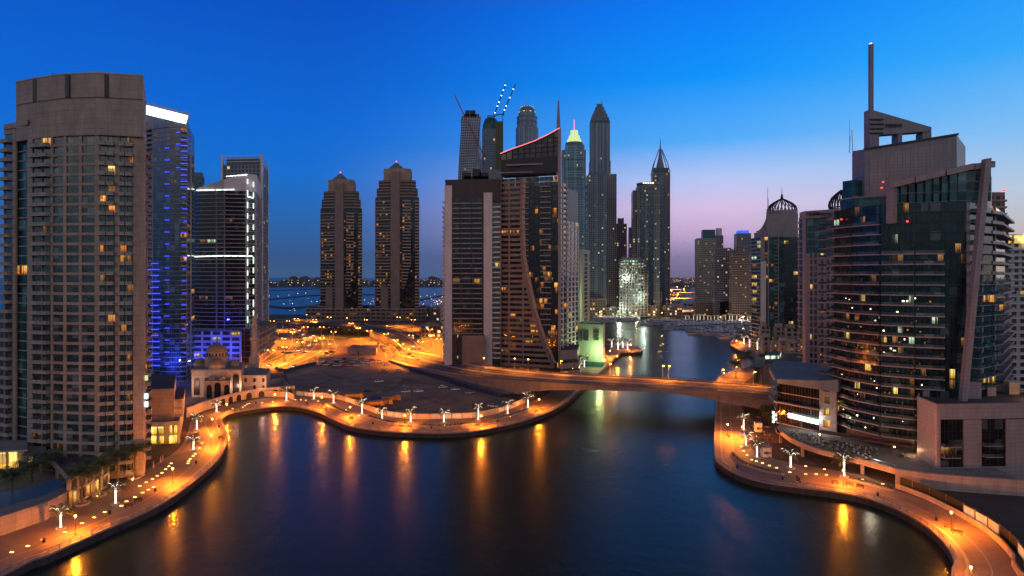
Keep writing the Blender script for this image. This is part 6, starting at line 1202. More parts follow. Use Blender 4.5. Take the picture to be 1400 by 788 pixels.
# far right blocks
P = rect(1340, 1374, 300, 20); T = simple('apartment_tower', 'orange brown tower top peeping behind the leaning fin', P, 0, ZH(263, 300), 'fac_tan', 3.4); rings(T, P, frange(4, 105, 3.4), -.1, .8, .9, 'brown_clad', 'balcony_band'); T.mb('beacon').box(PXY(1373, 299) + (ZH(261, 300),), (.8, .8, .8), 'led_red'); T.done()
P = rect(1362, 1420, 330, 24); T = simple('apartment_building', 'pale banded block with glowing yellow roof storey at the right edge', P, 0, ZH(333, 330), 'fac_white', 3.4); rings(T, P, frange(4, 80, 3.4), -.1, 1.2, 1.0, 'white_paint', 'balcony_band')
T.mb('roof_storey').prism(inset(P, 2), ZH(333, 330), ZH(322, 330), 'lit_shop', 'roof_pale'); T.mb('roof').prism(inset(P, .5), ZH(322, 330), ZH(320.5, 330), 'white_paint'); T.done(); plight(T.root, (0, -13.5, ZH(327, 330)), 1500, (1, .7, .2), .6)
P = rect(1378, 1425, 290, 20); T = simple('apartment_building', 'white grid fronted block below the yellow roof storey at the right edge', P, 0, ZH(398, 290), 'fac_white', 3.6, 'white_paint'); T.done()
P = rect(1366, 1382, 310, 12); T = simple('apartment_building', 'narrow grey banded block between the glass tower and the white grid block', P, 0, ZH(375, 310), 'fac_grey', 3.4, 'white_paint'); T.done()
for i in range(9): 
    t = thing('bollard_light', f'blue bollard light on the road at the right edge, {ordn(i)} from the left', 'bollard', PXY(1371 + i * 4.4, 262 - i) + (0,), 'blue lights at the right edge'); mb = MB(); mb.lathe((0, 0), [(.15, 0), (.15, 4.2), (.0, 4.2)], 'steel', 6); mb.build('post', t, loc=(0, 0, 0)); mb = MB(); mb.lathe((0, 0), [(.3, 4.2), (.3, 4.8), (0, 4.9)], 'led_blue', 6); mb.build('lamp', t, loc=(0, 0, 0))
# quay house with terracotta lit wall beyond the bridge
P = GP([(1042, 529), (1128, 521), (1140, 508), (1044, 500)]); P = Q([(1043, 345), (1125, 352), (1150, 400), (1048, 395)]); T = Asm('quay_house', 'flat roofed quay house with orange lit wall behind the right bridge end', 'building', cen(P)); T.mb('wall').prism(P, 0, 11.5, 'beige', 'roof_dark'); T.mb('roof_pavilion').prism(Q([(1046, 372), (1066, 374), (1068, 392), (1048, 392)]), 11.5, 13.5, 'lit_work', 'teal'); T.mb('parapet').ring(P, -.3, .2, 11.5, 12.3, 'beige')
T.mb('glass_wing').prism(Q([(1030, 352), (1042, 346), (1046, 390), (1032, 396)]), 0, 10, 'glass', 'roof_pale')
for k in range(3): T.item('window', tpl('window', 4, 2.6, 'glass'), *PXY(1036, 348.5), .8 + k * 3.2, -.4)
T.done(); plight(T.root, (-6, -33, 9), 1800, (1, .42, .12), .6); plight(T.root, (10, -30, 14), 1500, (1, .42, .12), .6)
# ---------------------------------------------------------------- vehicles
def car_proto(name, paint, lights=False, van=False):
    t = thing(name, '', 'car'); L_, W_ = (4.5, 1.8) if not van else (5.2, 1.95)
    prof = [(-2.2, .3), (2.2, .3), (2.25, .62), (2.1, .82), (1.15, .95), (-1.9, .98), (-2.22, .85)] if not van else [(-2.5, .35), (2.5, .35), (2.55, .8), (2.2, 1.05), (1.7, 1.15), (-2.45, 1.2)]
    cab = [(-1.75, .96), (1.1, .93), (.45, 1.42), (-1.05, 1.44)] if not van else [(-2.42, 1.18), (1.75, 1.12), (1.1, 1.9), (-2.3, 1.95)]
    def ext(pr, w0, w1, m):
        mb = MB(); n = len(pr); zmx = max(z for _, z in pr); zmn = min(z for _, z in pr)
        wz = lambda z: w0 + (w1 - w0) * (z - zmn) / (zmx - zmn)
        for k in range(n):
            (x0, z0), (x1, z1) = pr[k], pr[(k + 1) % n]; mb.face([(x0, -wz(z0), z0), (x0, wz(z0), z0), (x1, wz(z1), z1), (x1, -wz(z1), z1)], m)
        mb.face([(x, -wz(z), z) for x, z in pr], m); mb.face([(x, wz(z), z) for x, z in pr][::-1], m); return mb
    ext(prof, W_ / 2, W_ / 2 - .04, paint).build('body', t); ext(cab, W_ / 2 - .08, W_ / 2 - .26, 'glass_black').build('window', t)
    mb = MB(); z = cab[2][1]; mb.hexa([(cab[3][0] - .05, -.62, z - .02), (cab[2][0] + .03, -.62, z - .02), (cab[2][0] + .03, .62, z - .02), (cab[3][0] - .05, .62, z - .02)], [(cab[3][0], -.6, z + .05), (cab[2][0], -.6, z + .05), (cab[2][0], .6, z + .05), (cab[3][0], .6, z + .05)], paint); mb.build('roof', t)
    for x in (-1.35, 1.4):
        for s in (-1, 1): mb = MB(); mb.tube([(x, s * (W_ / 2 - .18), .32), (x, s * (W_ / 2 + .02), .32)], .32, 'rubber', 10); mb.build('wheel', t)
    for s in (-.62, .62):
        mb = MB(); mb.box((L_ / 2 - .02, s, .68), (.12, .36, .16), 'head_white' if lights else 'white_metal'); mb.build('headlight', t)
        mb = MB(); mb.box((-L_ / 2 + .0, s, .76), (.12, .3, .16), 'tail_red' if lights else 'car_red'); mb.build('tail_light', t)
    return t
CP = {k: (car_proto('parked_car', 'car_' + k), []) for k in ('white', 'silver', 'black', 'red', 'sand')}
lot = []
for k in range(34):
    rowy = (492.5, 496.5, 501)[k % 3]; px_ = (440 + (k // 3) * 6.3 + R.uniform(-1.2, 1.2)); lot.append((px_, rowy + R.uniform(-.8, .8) - (px_ - 470) * (-.02), .3 + R.uniform(-.12, .12)))
solo = [(518.8, 495.6, .2, 'white', 'right end of the crowded parked rows'), (528.5, 499.2, .4, 'white', 'near the navy fence above the bare sand'), (524.9, 508.9, .1, 'silver', 'small and alone below the parked rows'), (545.4, 508.4, .5, 'white', 'below the start of the bridge ramp'), (518, 523, .35, 'white', 'alone in the middle of the bare sand'), (554.5, 537, .3, 'white', 'above the yellow trucks, left of a pair'), (572, 536.6, .2, 'white', 'above the yellow trucks, right of a pair'), (605.3, 531, .5, 'white', 'by the navy fence, left of three'), (622.6, 534, .1, 'white', 'by the navy fence, middle of three'), (642, 538.8, .5, 'silver', 'by the navy fence, right of three'), (674, 557, -.5, 'white', 'behind the hoarding near the bridge abutment'), (709, 539.5, .2, 'silver', 'under the bridge abutment, left of two'), (719, 537.5, .2, 'white', 'under the bridge abutment, right of two'), (503, 536, .1, 'black', 'dark and alone left of the yellow trucks')]
for i, (px_, py_, rz) in enumerate(lot):
    k = R.choice(('white', 'white', 'white', 'silver', 'silver', 'black', 'sand', 'red')); p_, u_ = CP[k]
    place(p_, u_, *G(px_, py_), .03, rz + (math.pi if R.random() < .5 else 0), f'{k} car in the crowded rows at the top of the sandy lot', f'{k} cars in the crowded rows of the lot', 1.1)
for px_, py_, rz, k, l_ in solo: p_, u_ = CP[k]; place(p_, u_, *G(px_, py_), .03, rz, f'{k if k != "black" else "black"} car {l_}', None, 1.15)
for o in [x for x in COL.objects if x.name.startswith('parked_car') and x.get('label', '').split(' car ')[-1] in [s[4] for s in solo]]:
    if 'group' in o: del o['group']
for i, (px_, py_) in enumerate(((388, 483), (392, 479), (396, 483.5), (446, 484), (452, 482), (378, 505), (384, 507))): p_, u_ = CP['black']; place(p_, u_, *G(px_, py_), .05, R.uniform(0, 3), 'dark car parked at the edge of the junction road above the lot', 'dark cars at the junction edge', 1.1)
for i in range(7): p_, u_ = CP[('sand', 'white', 'sand')[i % 3]]; place(p_, u_, *G(519 + i * 1.6, 470.5 + i * 1.9), .05, .9, 'car parked in the orange lit line beside the pale lot wall', 'cars lined up beside the pale lot wall', 1.1)
for i, (px_, py_) in enumerate(((560, 486), (565, 490), (570, 492.5), (573, 494))): p_, u_ = CP['black']; place(p_, u_, *G(px_, py_), .05, -.5, f'dark car on the orange lit road beside the bridge ramp, {ordn(i)} from the left', 'dark cars beside the bridge ramp', 1.1)
for i in range(12): p_, u_ = CP[R.choice(('black', 'silver', 'white'))]; place(p_, u_, *G(640 + (i % 6) * 7.5, 488 + (i // 6) * 3.2), .05, 1.4, 'car parked in the dim yard between the framed tower and the slanted tower', 'cars parked below the slanted tower', 1.1)
dc_, du = car_proto('driving_car', 'car_silver', True), []
DRV = []
for lane, n in ((laneA, 8), (offset(laneA, 4), 5), (offset(laneA, -4), 5), (laneC, 5), (laneD, 4), (laneE, 4)):
    p = smoothpath(lane, 3)
    for i in range(n):
        j = int((i + R.uniform(.1, .9)) / n * (len(p) - 2)); a, b_ = p[j], p[j + 1]; DRV.append((p[j], math.atan2(b_[1] - a[1], b_[0] - a[0]) + (math.pi if R.random() < .6 else 0)))
for (x, y), rz in DRV: place(dc_, du, x, y, .05, rz, 'car with its lights on driving through the orange lit junction', 'cars driving with lights on', 1.15)
for i in range(10): place(dc_, du, *G(577 + R.uniform(-6, 14), 461 + R.uniform(-4, 5)), .05, R.uniform(1.2, 1.9), 'car with red tail lights queueing on the street right of the flyover', 'cars queueing right of the flyover', 1.2)
tag(sheet('paved_ground', GP([(890, 428), (948, 428), (975, 392), (965, 384), (925, 384), (905, 400)]), .03, 'kerb'), kind='structure')
tag(sheet('road', GP([(896, 420), (926, 420), (950, 388), (960, 380.5), (944, 379.5), (930, 388), (915, 402)]), .05, 'asphalt'), kind='structure')
for i in range(18): t = R.random(); place(dc_, du, *G(911 + 28 * t + R.uniform(-6, 6), 416 - 30 * t), .06, 1.2 + (math.pi if i % 2 else 0), 'tiny car with lights on the far orange road', 'cars on the far orange road', 2.2)
frl = thing('street_lamp', '', 'street lamp'); mb = MB(); mb.tube([(0, 0, 0), (0, 0, 12)], .25, 'steel', 5); mb.build('pole', frl); mb = MB(); mb.lathe((0, 0), [(0, 11.4), (1.3, 12.2), (1.3, 12.8), (0, 13.6)], 'bulb_orange', 6); mb.build('lamp_head', frl); slight(frl, (0, 0, 11), 1500000, (1, .30, .02), 1, 160); uf = []
for i, (px_, py_) in enumerate(((900, 416), (908, 410), (903, 404), (918, 403), (914, 396), (926, 396), (921, 390), (934, 390), (930, 385), (941, 385), (940, 381.5), (948, 382), (927, 408), (935, 400), (896, 424), (880, 427), (915, 425))): place(frl, uf, *G(px_, py_), .05, 0, f'orange lamp of the far road, {ordn(i)} going away', 'orange lamps of the far road', 1)
for i, (px_, py_) in enumerate(((830, 430), (812, 429), (850, 428), (960, 425), (985, 424))): 
    place(frl, uf, *G(px_, py_), .05, 0, f'orange lamp along the far quay, {ordn(i)} from the left' , 'orange lamps along the far quay', .55)
# tiny far lamps: lit points of the city and shore
pl2 = thing('distant_lamp', '', 'street lamp'); mb = MB(); mb.tube([(0, 0, 0), (0, 0, 9)], .2, 'steel', 4); mb.build('pole', pl2); mb = MB(); mb.lathe((0, 0), [(0, 8.6), (1.0, 9.5), (0, 10.4)], 'far_orange', 6); mb.build('lamp_head', pl2); u2 = []
pl3 = thing('distant_lamp', '', 'street lamp'); mb = MB(); mb.tube([(0, 0, 0), (0, 0, 7)], .2, 'steel', 4); mb.build('pole', pl3); mb = MB(); mb.lathe((0, 0), [(0, 6.8), (.8, 7.5), (0, 8.2)], 'far_white', 6); mb.build('lamp_head', pl3); u3 = []
for i in range(46): place(pl2, u2, *G(918 + R.uniform(0, 40), 379.3 + R.uniform(0, 10) ** 1.0), 0, 0, 'far orange street lamp near the horizon beyond the marina', 'far orange lamps near the horizon', R.uniform(1.1, 2.2))
for i in range(22): place(pl2, u2, *G(R.uniform(600, 612) if i % 2 else R.uniform(575, 612), 402 + R.uniform(4, 30)), 0, 0, 'orange lamp on the shore between the right twin tower and the framed tower', 'orange lamps on the shore', R.uniform(.6, 1.1))
# breakwaters with lamps and moored boats in the sea harbour
def bw(name, pts, w):
    p = smoothpath(pts, 30); a, b_ = offset(p, w / 2), offset(p, -w / 2); mb = MB()
    for i in range(len(p) - 1): mb.hexa([a[i] + (-3,), a[i + 1] + (-3,), b_[i + 1] + (-3,), b_[i] + (-3,)], [p[i] + (1,), p[i + 1] + (1,), p[i + 1] + (1.2,), p[i] + (1.2,)], 'far_land')
    tag(mb.build(name), kind='structure'); return p
for n_, pts in enumerate(([(368, 409.5), (395, 407), (418, 404.5), (440, 403.5)], [(366, 397), (400, 396.5), (438, 394.5)], [(492, 402), (505, 403), (520, 402)], [(366, 418), (400, 421), (440, 416)], [(575, 410), (600, 405), (614, 404)])):
    p = bw('breakwater', GP(pts), 22)
    if n_ in (0, 3, 4):
        for q in p[::2 if n_ == 0 else 3]: place(pl3, u3, q[0], q[1], 0, 0, 'small warm lamp on the sea breakwater', 'lamps on the sea breakwaters', R.uniform(.8, 1.25))
for i in range(36): place(pl3, u3, *G(R.choice((R.uniform(368, 440), R.uniform(495, 512), R.uniform(573, 612))), R.uniform(410, 428)), -1.5, 0, 'small pale lamp among the boats of the sea harbour', 'lamps of the sea harbour', R.uniform(.5, .9))
isl = sheet('island', GP([(330, 393.2), (420, 392.3), (520, 392.0), (612, 392.8), (640, 391)]) + [(-900, 6000), (-3200, 6000)], .2, 'far_land'); tag(isl, kind='structure')
facmat('fac_far', (.06, .07, .09), (.04, .05, .07), 9, 7, .4, .4, .16, ((1, .5, .15), (1, .75, .4)), 1.6); facmat('fac_far2', (.07, .08, .11), (.05, .06, .08), 8, 7, .4, .4, .07, ((1, .6, .2), (1, .85, .6)), 1.3)
def block(name, label, px_, Y, w, d, h, f_, grp): o = MB(); x, y = PXY(px_, Y); o.prism([(x - w / 2, y), (x + w / 2, y), (x + w / 2, y + d), (x - w / 2, y + d)], 0, h, f_, 'far_land', bottom=False); o.prism([(x - w / 4, y + 4), (x + w / 6, y + 4), (x + w / 6, y + d - 4), (x - w / 4, y + d - 4)], h, h + 4, f_, 'far_land', bottom=False); q = o.build(name, None, (x, y, 0)); q.data.transform(Matrix.Translation((-0, 0, 0))); tag(q, label, 'building', grp); return q
px_ = 362.0
while px_ < 618:
    if not (440 < px_ < 492 or 516 < px_ < 570):
        h = R.uniform(10, 34) + (22 if 395 < px_ < 440 else 0) + (20 if 580 < px_ < 600 else 0); block('distant_building', 'distant dark apartment block on the island across the sea at the left horizon', px_, R.uniform(3350, 3900), R.uniform(26, 60), 30, h, R.choice(('fac_far', 'fac_far2')), 'island buildings at the left horizon')
    px_ += R.uniform(2.2, 5.5)
for i in range(30): block('distant_building', 'distant low building at the horizon beyond the far orange road', R.uniform(912, 960), R.uniform(3000, 5200), R.uniform(24, 60), 30, R.uniform(6, 22), R.choice(('fac_far', 'fac_far2')), 'low buildings at the horizon beyond the marina')

# ---------------------------------------------------------------- boats
def yacht(name, L_, fly=True):
    t = thing(name, '', 'boat'); w = L_ * .14; mb = MB(); n = 8; secs = []
    for i in range(n + 1):
        x = -L_ / 2 + L_ * i / n; k = 1 if i < n * .55 else max(.02, math.cos((i - n * .55) / (n * .45) * math.pi / 2)); zt = 1.5 + .9 * max(0, (i / n - .4)); secs.append([(x, -w * k, zt), (x, -w * k * .75, 0), (x, 0, -.4), (x, w * k * .75, 0), (x, w * k, zt)])
    for s0, s1 in zip(secs, secs[1:]):
        for j in range(4): mb.face([s0[j], s1[j], s1[j + 1], s0[j + 1]], 'hull_white' if j in (0, 3) else 'navy')
        mb.face([s0[0], s0[4], s1[4], s1[0]], 'wood' if s0[0][0] < -L_ * .25 else 'hull_white')
    mb.face(secs[0][::-1], 'hull_white'); mb.build('hull', t)
    def cabin(part, x0, x1, z0, z1, ww, m): c_ = MB(); c_.hexa([(x0, -ww, z0), (x1, -ww * .8, z0), (x1, ww * .8, z0), (x0, ww, z0)], [(x0 + .2, -ww * .9, z1), (x1 - L_ * .07, -ww * .65, z1), (x1 - L_ * .07, ww * .65, z1), (x0 + .2, ww * .9, z1)], m); c_.build(part, t)
    cabin('cabin', -L_ * .28, L_ * .22, 1.5, 2.1, w * .8, 'hull_white'); cabin('window', -L_ * .27, L_ * .2, 2.1, 2.7, w * .76, 'glass_black'); cabin('cabin_roof', -L_ * .3, L_ * .15, 2.7, 2.95, w * .8, 'hull_white')
    if fly: cabin('flybridge', -L_ * .2, L_ * .08, 2.95, 3.7, w * .6, 'hull_white'); c_ = MB(); c_.tube([(-L_ * .15, -w * .5, 3.7), (-L_ * .2, -w * .3, 4.9), (-L_ * .2, w * .3, 4.9), (-L_ * .15, w * .5, 3.7)], .12, 'white_metal', 4); c_.build('radar_arch', t)
    else: c_ = MB(); c_.tube([(0, 0, 2.9), (0, 0, L_ * 1.1)], .08, 'steel', 4); c_.build('mast', t)
    return t
ya, uy = yacht('motor_yacht', 21), []; yb, uyb = yacht('motor_boat', 12), []; yc, uyc = yacht('sailing_boat', 11, False), []
big = [(880, 445.5, 1.05, .15, 'biggest white yacht, lying at the tip of the middle pier'), (833, 441, .95, .1, 'white yacht below the far left quay, nearest the green cube'), (912, 451.5, .75, .2, 'white yacht alone right of the middle pier tip'), (951, 457.5, .95, .15, 'nearest white yacht of the crowded right hand moorings'), (968, 459, .7, .1, 'white yacht just right of the nearest one'), (905, 441, .9, .3, 'white yacht behind the middle pier'), (893, 437.5, .8, .1, 'white yacht moored by the lit restaurant on the far quay'), (812, 441.5, .8, .2, 'white yacht close behind the green cube building')]
for px_, py_, s, rz, l_ in big: place(ya, uy, *G(px_, py_, -2), -2, rz + (math.pi if px_ in (880, 951) else 0), l_, None, s)
piers = [((806, 438), (872, 435.2)), ((884, 444), (940, 440.5)), ((915, 449), (1010, 445)), ((945, 454.5), (1008, 452)), ((930, 446), (1030, 442.5)), ((960, 458.5), (1000, 457)), ((820, 440), (866, 437.5))]
for (a, b_) in piers:
    A_, B_ = Vector(G(*a, -2)), Vector(G(*b_, -2)); d = (B_ - A_); mb = MB(); mb.wallseg(tuple(A_), tuple(B_), -1.3, 1.3, -2.4, -1.3, 'concrete'); tag(mb.build('pontoon'), kind='structure'); n_ = int(d.length / 5.4); rz = math.atan2(d.y, d.x)
    for i in range(n_):
        for s in (-1, 1):
            if R.random() < .8:
                p = A_ + d * ((i + .5) / n_); off = Vector((-d.y, d.x)).normalized() * s * 8.2; pr, uu, nm = (yb, uyb, 'white motor boat') if R.random() < .7 else ((yc, uyc, 'small sailing boat') if R.random() < .6 else (yb, uyb, 'white motor boat'))
                place(pr, uu, p.x + off.x, p.y + off.y, -2, rz + math.pi / 2 * s + R.uniform(-.06, .06), nm + ' moored in the crowded rows of pontoons beyond the bridge', nm + 's moored at the pontoons', R.uniform(1.15, 1.5))
for i, (px_, py_) in enumerate(((990, 463.5), (996, 462), (985, 461), (1003, 459.5))): place(yb, uyb, *G(px_, py_, -2), -2, .3 * i, f'dark low boat beside the far right promenade tip, {ordn(i)} from the left', None, 1.1)

# ---------------------------------------------------------------- trees, hedges, shrubs
def tree_proto(h=6.5, r_=2.6, n=420):
    t = thing('street_tree', '', 'tree'); mb = MB(); mb.tube([(0, 0, 0), (.05, 0, h * .3), (.1, .1, h * .55)], [.24, .17, .1], 'bark', 6)
    for k in range(5): a = k * 1.26; mb.tube([(.05, .03, h * .36), (math.cos(a) * r_ * .35, math.sin(a) * r_ * .35, h * .58), (math.cos(a) * r_ * .6, math.sin(a) * r_ * .6, h * .74)], [.11, .07, .03], 'bark', 4)
    mb.build('trunk', t); mb = MB(); cl = [(R.gauss(0, r_ * .42), R.gauss(0, r_ * .42), h * .7 + R.gauss(0, h * .1)) for _ in range(16)]
    for k in range(n):
        c_ = R.choice(cl); v = Vector((R.gauss(0, 1), R.gauss(0, 1), R.gauss(0, .8))).normalized() * R.uniform(.35, .95) * r_ * .33; p = Vector(c_) + v; a = Vector((R.gauss(0, 1), R.gauss(0, 1), R.gauss(0, .5))).normalized() * .3; b_ = Vector((R.gauss(0, 1), R.gauss(0, 1), R.gauss(0, 1))).normalized() * .24; mb.face([p - a, p - b_, p + a, p + b_], 'leaf')
    mb.build('crown', t); return t
tp, ut = tree_proto(), []
TR = [((425, 453.5), 'grass island below the flyover'), ((431, 452), 'grass island below the flyover'), ((437, 454), 'grass island below the flyover'), ((446, 453), 'grass island below the flyover'), ((452, 456.5), 'grass island below the flyover'), ((459, 455), 'grass island below the flyover'), ((466, 458), 'grass island below the flyover'), ((473, 455), 'grass island below the flyover'), ((480, 456.5), 'grass island below the flyover'), ((488, 453), 'grass island below the flyover'), ((495, 454), 'grass island below the flyover'), ((364, 479), 'kerb in front of the parking building'), ((371, 475), 'kerb in front of the parking building'), ((376, 470), 'kerb in front of the parking building'), ((380, 463), 'kerb in front of the parking building')] + [((936 + k * 5 + R.uniform(-2, 2), 424 + R.uniform(-3, 3)), 'bank behind the lit palms of the far shore') for k in range(19)] + [((1040 + k * 4.2, 493 + R.uniform(-1, 1)), 'foot of the stepped townhouses') for k in range(12)] + [((730 + k * 5, 541 - k * 2), 'dark ground under the bridge abutment') for k in range(6)] + [((1035 + k * 4, 560 + k * 5), 'dim terrace garden under the right bridge end') for k in range(6)] + [((590 + k * 6, 455 + R.uniform(-2, 2)), 'street behind the framed tower') for k in range(4)]
for (px_, py_), l_ in TR: place(tp, ut, *G(px_, py_), .05, R.uniform(0, 6), 'leafy dark tree on the ' + l_, 'trees on the ' + l_, R.uniform(.85, 1.25) * (1.6 if px_ > 930 and py_ < 430 else (1.4 if py_ < 460 else .8)))
fp, ufp = palm_proto(True, 3.6, 2.4, 14, 'palm_tree', 'fairy_dim', 'fairy_dim'), []
for i in range(20): place(fp, ufp, *G(938 + i * 4.9 + R.uniform(-1, 1), 438.2 + R.uniform(-.5, .8)), .01, R.uniform(0, 6), 'far palm wrapped in white lights along the far bank', 'row of lit palms on the far bank', R.uniform(1.2, 1.8))
for i in range(5): place(fp, ufp, *G(812 + i * 14, 431.5), .01, 1, 'far lit palm on the quay below the supertall towers', 'lit palms on the far quay', 1.8)
def hedge(label, pts, w, h):
    p = smoothpath(pts, 3); c_ = p[len(p) // 2]; t = thing('hedge', label, 'hedge', (c_[0], c_[1], 0)); mb = MB(); a, b_ = offset(p, w / 2 + .3), offset(p, -w / 2 - .3)
    for i in range(len(p) - 1): mb.hexa([a[i] + (0,), a[i + 1] + (0,), b_[i + 1] + (0,), b_[i] + (0,)], [a[i] + (.35,), a[i + 1] + (.35,), b_[i + 1] + (.35,), b_[i] + (.35,)], 'kerb')
    mb.build('planter', t); mb = MB()
    for i in range(len(p) - 1):
        for _ in range(70): q = R.random(); s = R.uniform(-.5, .5) * w; x, y = p[i][0] + (p[i + 1][0] - p[i][0]) * q, p[i][1] + (p[i + 1][1] - p[i][1]) * q; pp_ = Vector((x + R.uniform(-.5, .5) * w, y + R.uniform(-.5, .5) * w, .35 + R.random() ** .6 * h)); u_ = Vector((R.gauss(0, 1), R.gauss(0, 1), R.gauss(0, 1))).normalized() * .22; v_ = Vector((R.gauss(0, 1), R.gauss(0, 1), R.gauss(0, 1))).normalized() * .2; mb.face([pp_ - u_, pp_ - v_, pp_ + u_, pp_ + v_], 'leaf')
    mb.build('foliage', t)
hedge('long low hedge in a curved planter on the right bank near the quay rail', GP([(1001, 622), (1010, 632), (1030, 641), (1055, 647), (1072, 650)]), 1.0, .8); hedge('low hedge in a planter left of the glowing wall on the right bank', GP([(1161, 656), (1190, 663), (1222, 672)]), 1.2, .8)
hedge('low hedge in a planter along the hoarding near its left corner', GP([(446, 553), (466, 562), (482, 569)]), 1, .7); hedge('low hedge in a planter along the middle of the hoarding', GP([(505, 571), (535, 579), (556, 581)]), 1, .7); hedge('low hedge in a planter right of the hoarding middle', GP([(575, 583), (605, 584), (650, 580)]), 1, .6); hedge('low hedge in a planter at the right end of the hoarding', GP([(675, 575), (705, 567), (722, 561)]), 1, .7)
hedge('dark hedge on the terrace below the tall beige tower', [PXY(60, 180) , PXY(88, 176)], 2.2, 5.4)
# ---------------------------------------------------------------- benches, tables, parasols, kiosk
def bench():
    t = thing('bench', '', 'bench'); 
    for part, c_, d in (('seat', (0, 0, .45), (1.8, .5, .08)), ('backrest', (0, .25, .75), (1.8, .08, .4))): mb = MB(); mb.box(c_, d, 'wood'); mb.build(part, t)
    for s in (-.75, .75): mb = MB(); mb.box((s, 0, .21), (.1, .45, .42), 'dark_metal'); mb.build('leg', t)
    return t
bp, ub = bench(), []
for px_, py_, rz, l_ in ((176, 694, .9, 'left promenade, nearer the camera of a pair'), (189, 687, .9, 'left promenade, farther of a pair'), (302, 600, 1.2, 'left promenade where it narrows'), (439, 559, -.4, 'promenade bend, left of two'), (444, 560.5, -.4, 'promenade bend, right of two'), (480, 573.5, -.4, 'below the third lit palm'), (548, 585, 0, 'below the fifth lit palm, left of two'), (560, 585.5, 0, 'below the fifth lit palm, right of two'), (653, 584, .2, 'below the seventh lit palm, left of two'), (664, 582.5, .2, 'below the seventh lit palm, right of two'), (734, 564, .5, 'near the bridge, left of two'), (741, 561.5, .5, 'near the bridge, right of two'), (996, 597, 1.5, 'under the lamp below the right bridge end'), (1091, 655, 1.5, 'right bank, upper of two'), (1092, 659, 1.5, 'right bank, lower of two'), (1142, 662, 0, 'right bank, left of three'), (1161, 665, -.2, 'right bank, middle of three'), (1176, 668, -.6, 'right bank, right of three'), (1297, 722, -.7, 'beside the hoarding, left of two'), (1309, 731, -.7, 'beside the hoarding, right of two'), (1005, 476, 0, 'far right promenade tip')): place(bp, ub, *G(px_, py_), .01, rz, 'dark wooden bench ' + l_, None, 1.15)
def parasol():
    t = thing('parasol', '', 'parasol'); mb = MB(); mb.tube([(0, 0, 0), (0, 0, 2.7)], .05, 'wood', 5); mb.build('pole', t); mb = MB(); mb.lathe((0, 0), [(1.6, 2.1), (.8, 2.5), (0, 2.8)], 'canvas_red', 8); mb.build('canopy', t); return t
po, uo = parasol(), []
for i, (px_, py_) in enumerate(((1037, 578), (1049, 592), (1054, 604), (1043, 609), (1063, 617))): place(po, uo, *G(px_, py_), .01, R.random(), f'open pale parasol over the outdoor tables under the right bridge end, {ordn(i)} away', 'parasols of the right bank cafe', 1.1)
for i in range(14): place(ctab, [1], *G(1030 + (i % 5) * 6 + R.uniform(-1, 1), 585 + (i // 5) * 14 + (i % 5) * 4), .01, R.uniform(0, 3), 'small cafe table with two chairs beside the right bank palms', 'cafe tables beside the right bank palms', 1)
for nm, l_, px_, py_, w, h in (('kiosk', 'white lit kiosk box under the right bridge end', 1036.5, 590, 2.6, 3.6), ('kiosk', 'pale kiosk beside the third lit palm of the right bank', 1047, 624, 3, 3.4)):
    T = Asm(nm, l_, 'kiosk', G(px_, py_) + (0,)); x, y = G(px_, py_); T.mb('wall').box((x, y, h / 2), (w, w * .8, h), 'white_paint'); T.mb('roof').box((x, y, h + .1), (w + .5, w, .2), 'grey_panel'); T.item('counter', tpl('bar', r2(w * .8), .9, .3, 'lit_screen'), x, y - w * .4, 1.1, 0); T.done()
# pale flat lot building and yellow site trucks
P = Q([(475, 482), (514, 474), (517, 494), (482, 500)]); T = Asm('site_office', 'long low pale flat roofed site building at the top of the lot', 'building', cen(P)); T.mb('wall').prism(P, 0, 4.6, 'beige', 'roof_pale'); T.mb('parapet').ring(P, -.2, .15, 4.6, 5.1, 'beige_light'); T.item('door', tpl('bar', 1.2, 2.2, .1, 'dark_metal'), *PXY(490, 478.8), 0, -.15); T.done()
def truck(body):
    t = thing('dump_truck', '', 'truck'); mb = MB(); mb.box((0, 0, .8), (8, 1.0, .3), 'dark_metal'); mb.build('chassis', t); mb = MB(); mb.hexa([(2.3, -1.2, .9), (4.1, -1.2, .9), (4.1, 1.2, .9), (2.3, 1.2, .9)], [(2.3, -1.15, 2.9), (3.7, -1.1, 2.9), (3.7, 1.1, 2.9), (2.3, 1.15, 2.9)], body); mb.build('cab', t); mb = MB(); mb.box((3.82, 0, 2.2), (.1, 2, .8), 'glass_black'); mb.build('windscreen', t)
    mb = MB(); mb.hexa([(-3.6, -1.1, 1.1), (1.9, -1.1, 1.1), (1.9, 1.1, 1.1), (-3.6, 1.1, 1.1)], [(-4.3, -1.3, 2.6), (2.1, -1.3, 2.6), (2.1, 1.3, 2.6), (-4.3, 1.3, 2.6)], body); mb.build('tipper', t)
    for x in (-2.8, -1.6, 3.0):
        for s in (-1, 1): mb = MB(); mb.tube([(x, s * .8, .5), (x, s * 1.15, .5)], .5, 'rubber', 10); mb.build('wheel', t)
    return t
tk, utk = truck('yellow_paint'), []
for i, (px_, py_, rz, l_) in enumerate(((512, 557.5, .15, 'front left of the yellow trucks by the hoarding'), (524, 555.5, .2, 'front right of the yellow trucks by the hoarding'), (535, 550.5, .5, 'rear of the yellow trucks by the hoarding'), (485, 547, .1, 'alone left of the other yellow trucks'))): place(tk, utk, *G(px_, py_), .02, rz, 'yellow dump truck, ' + l_, None, 1.15)
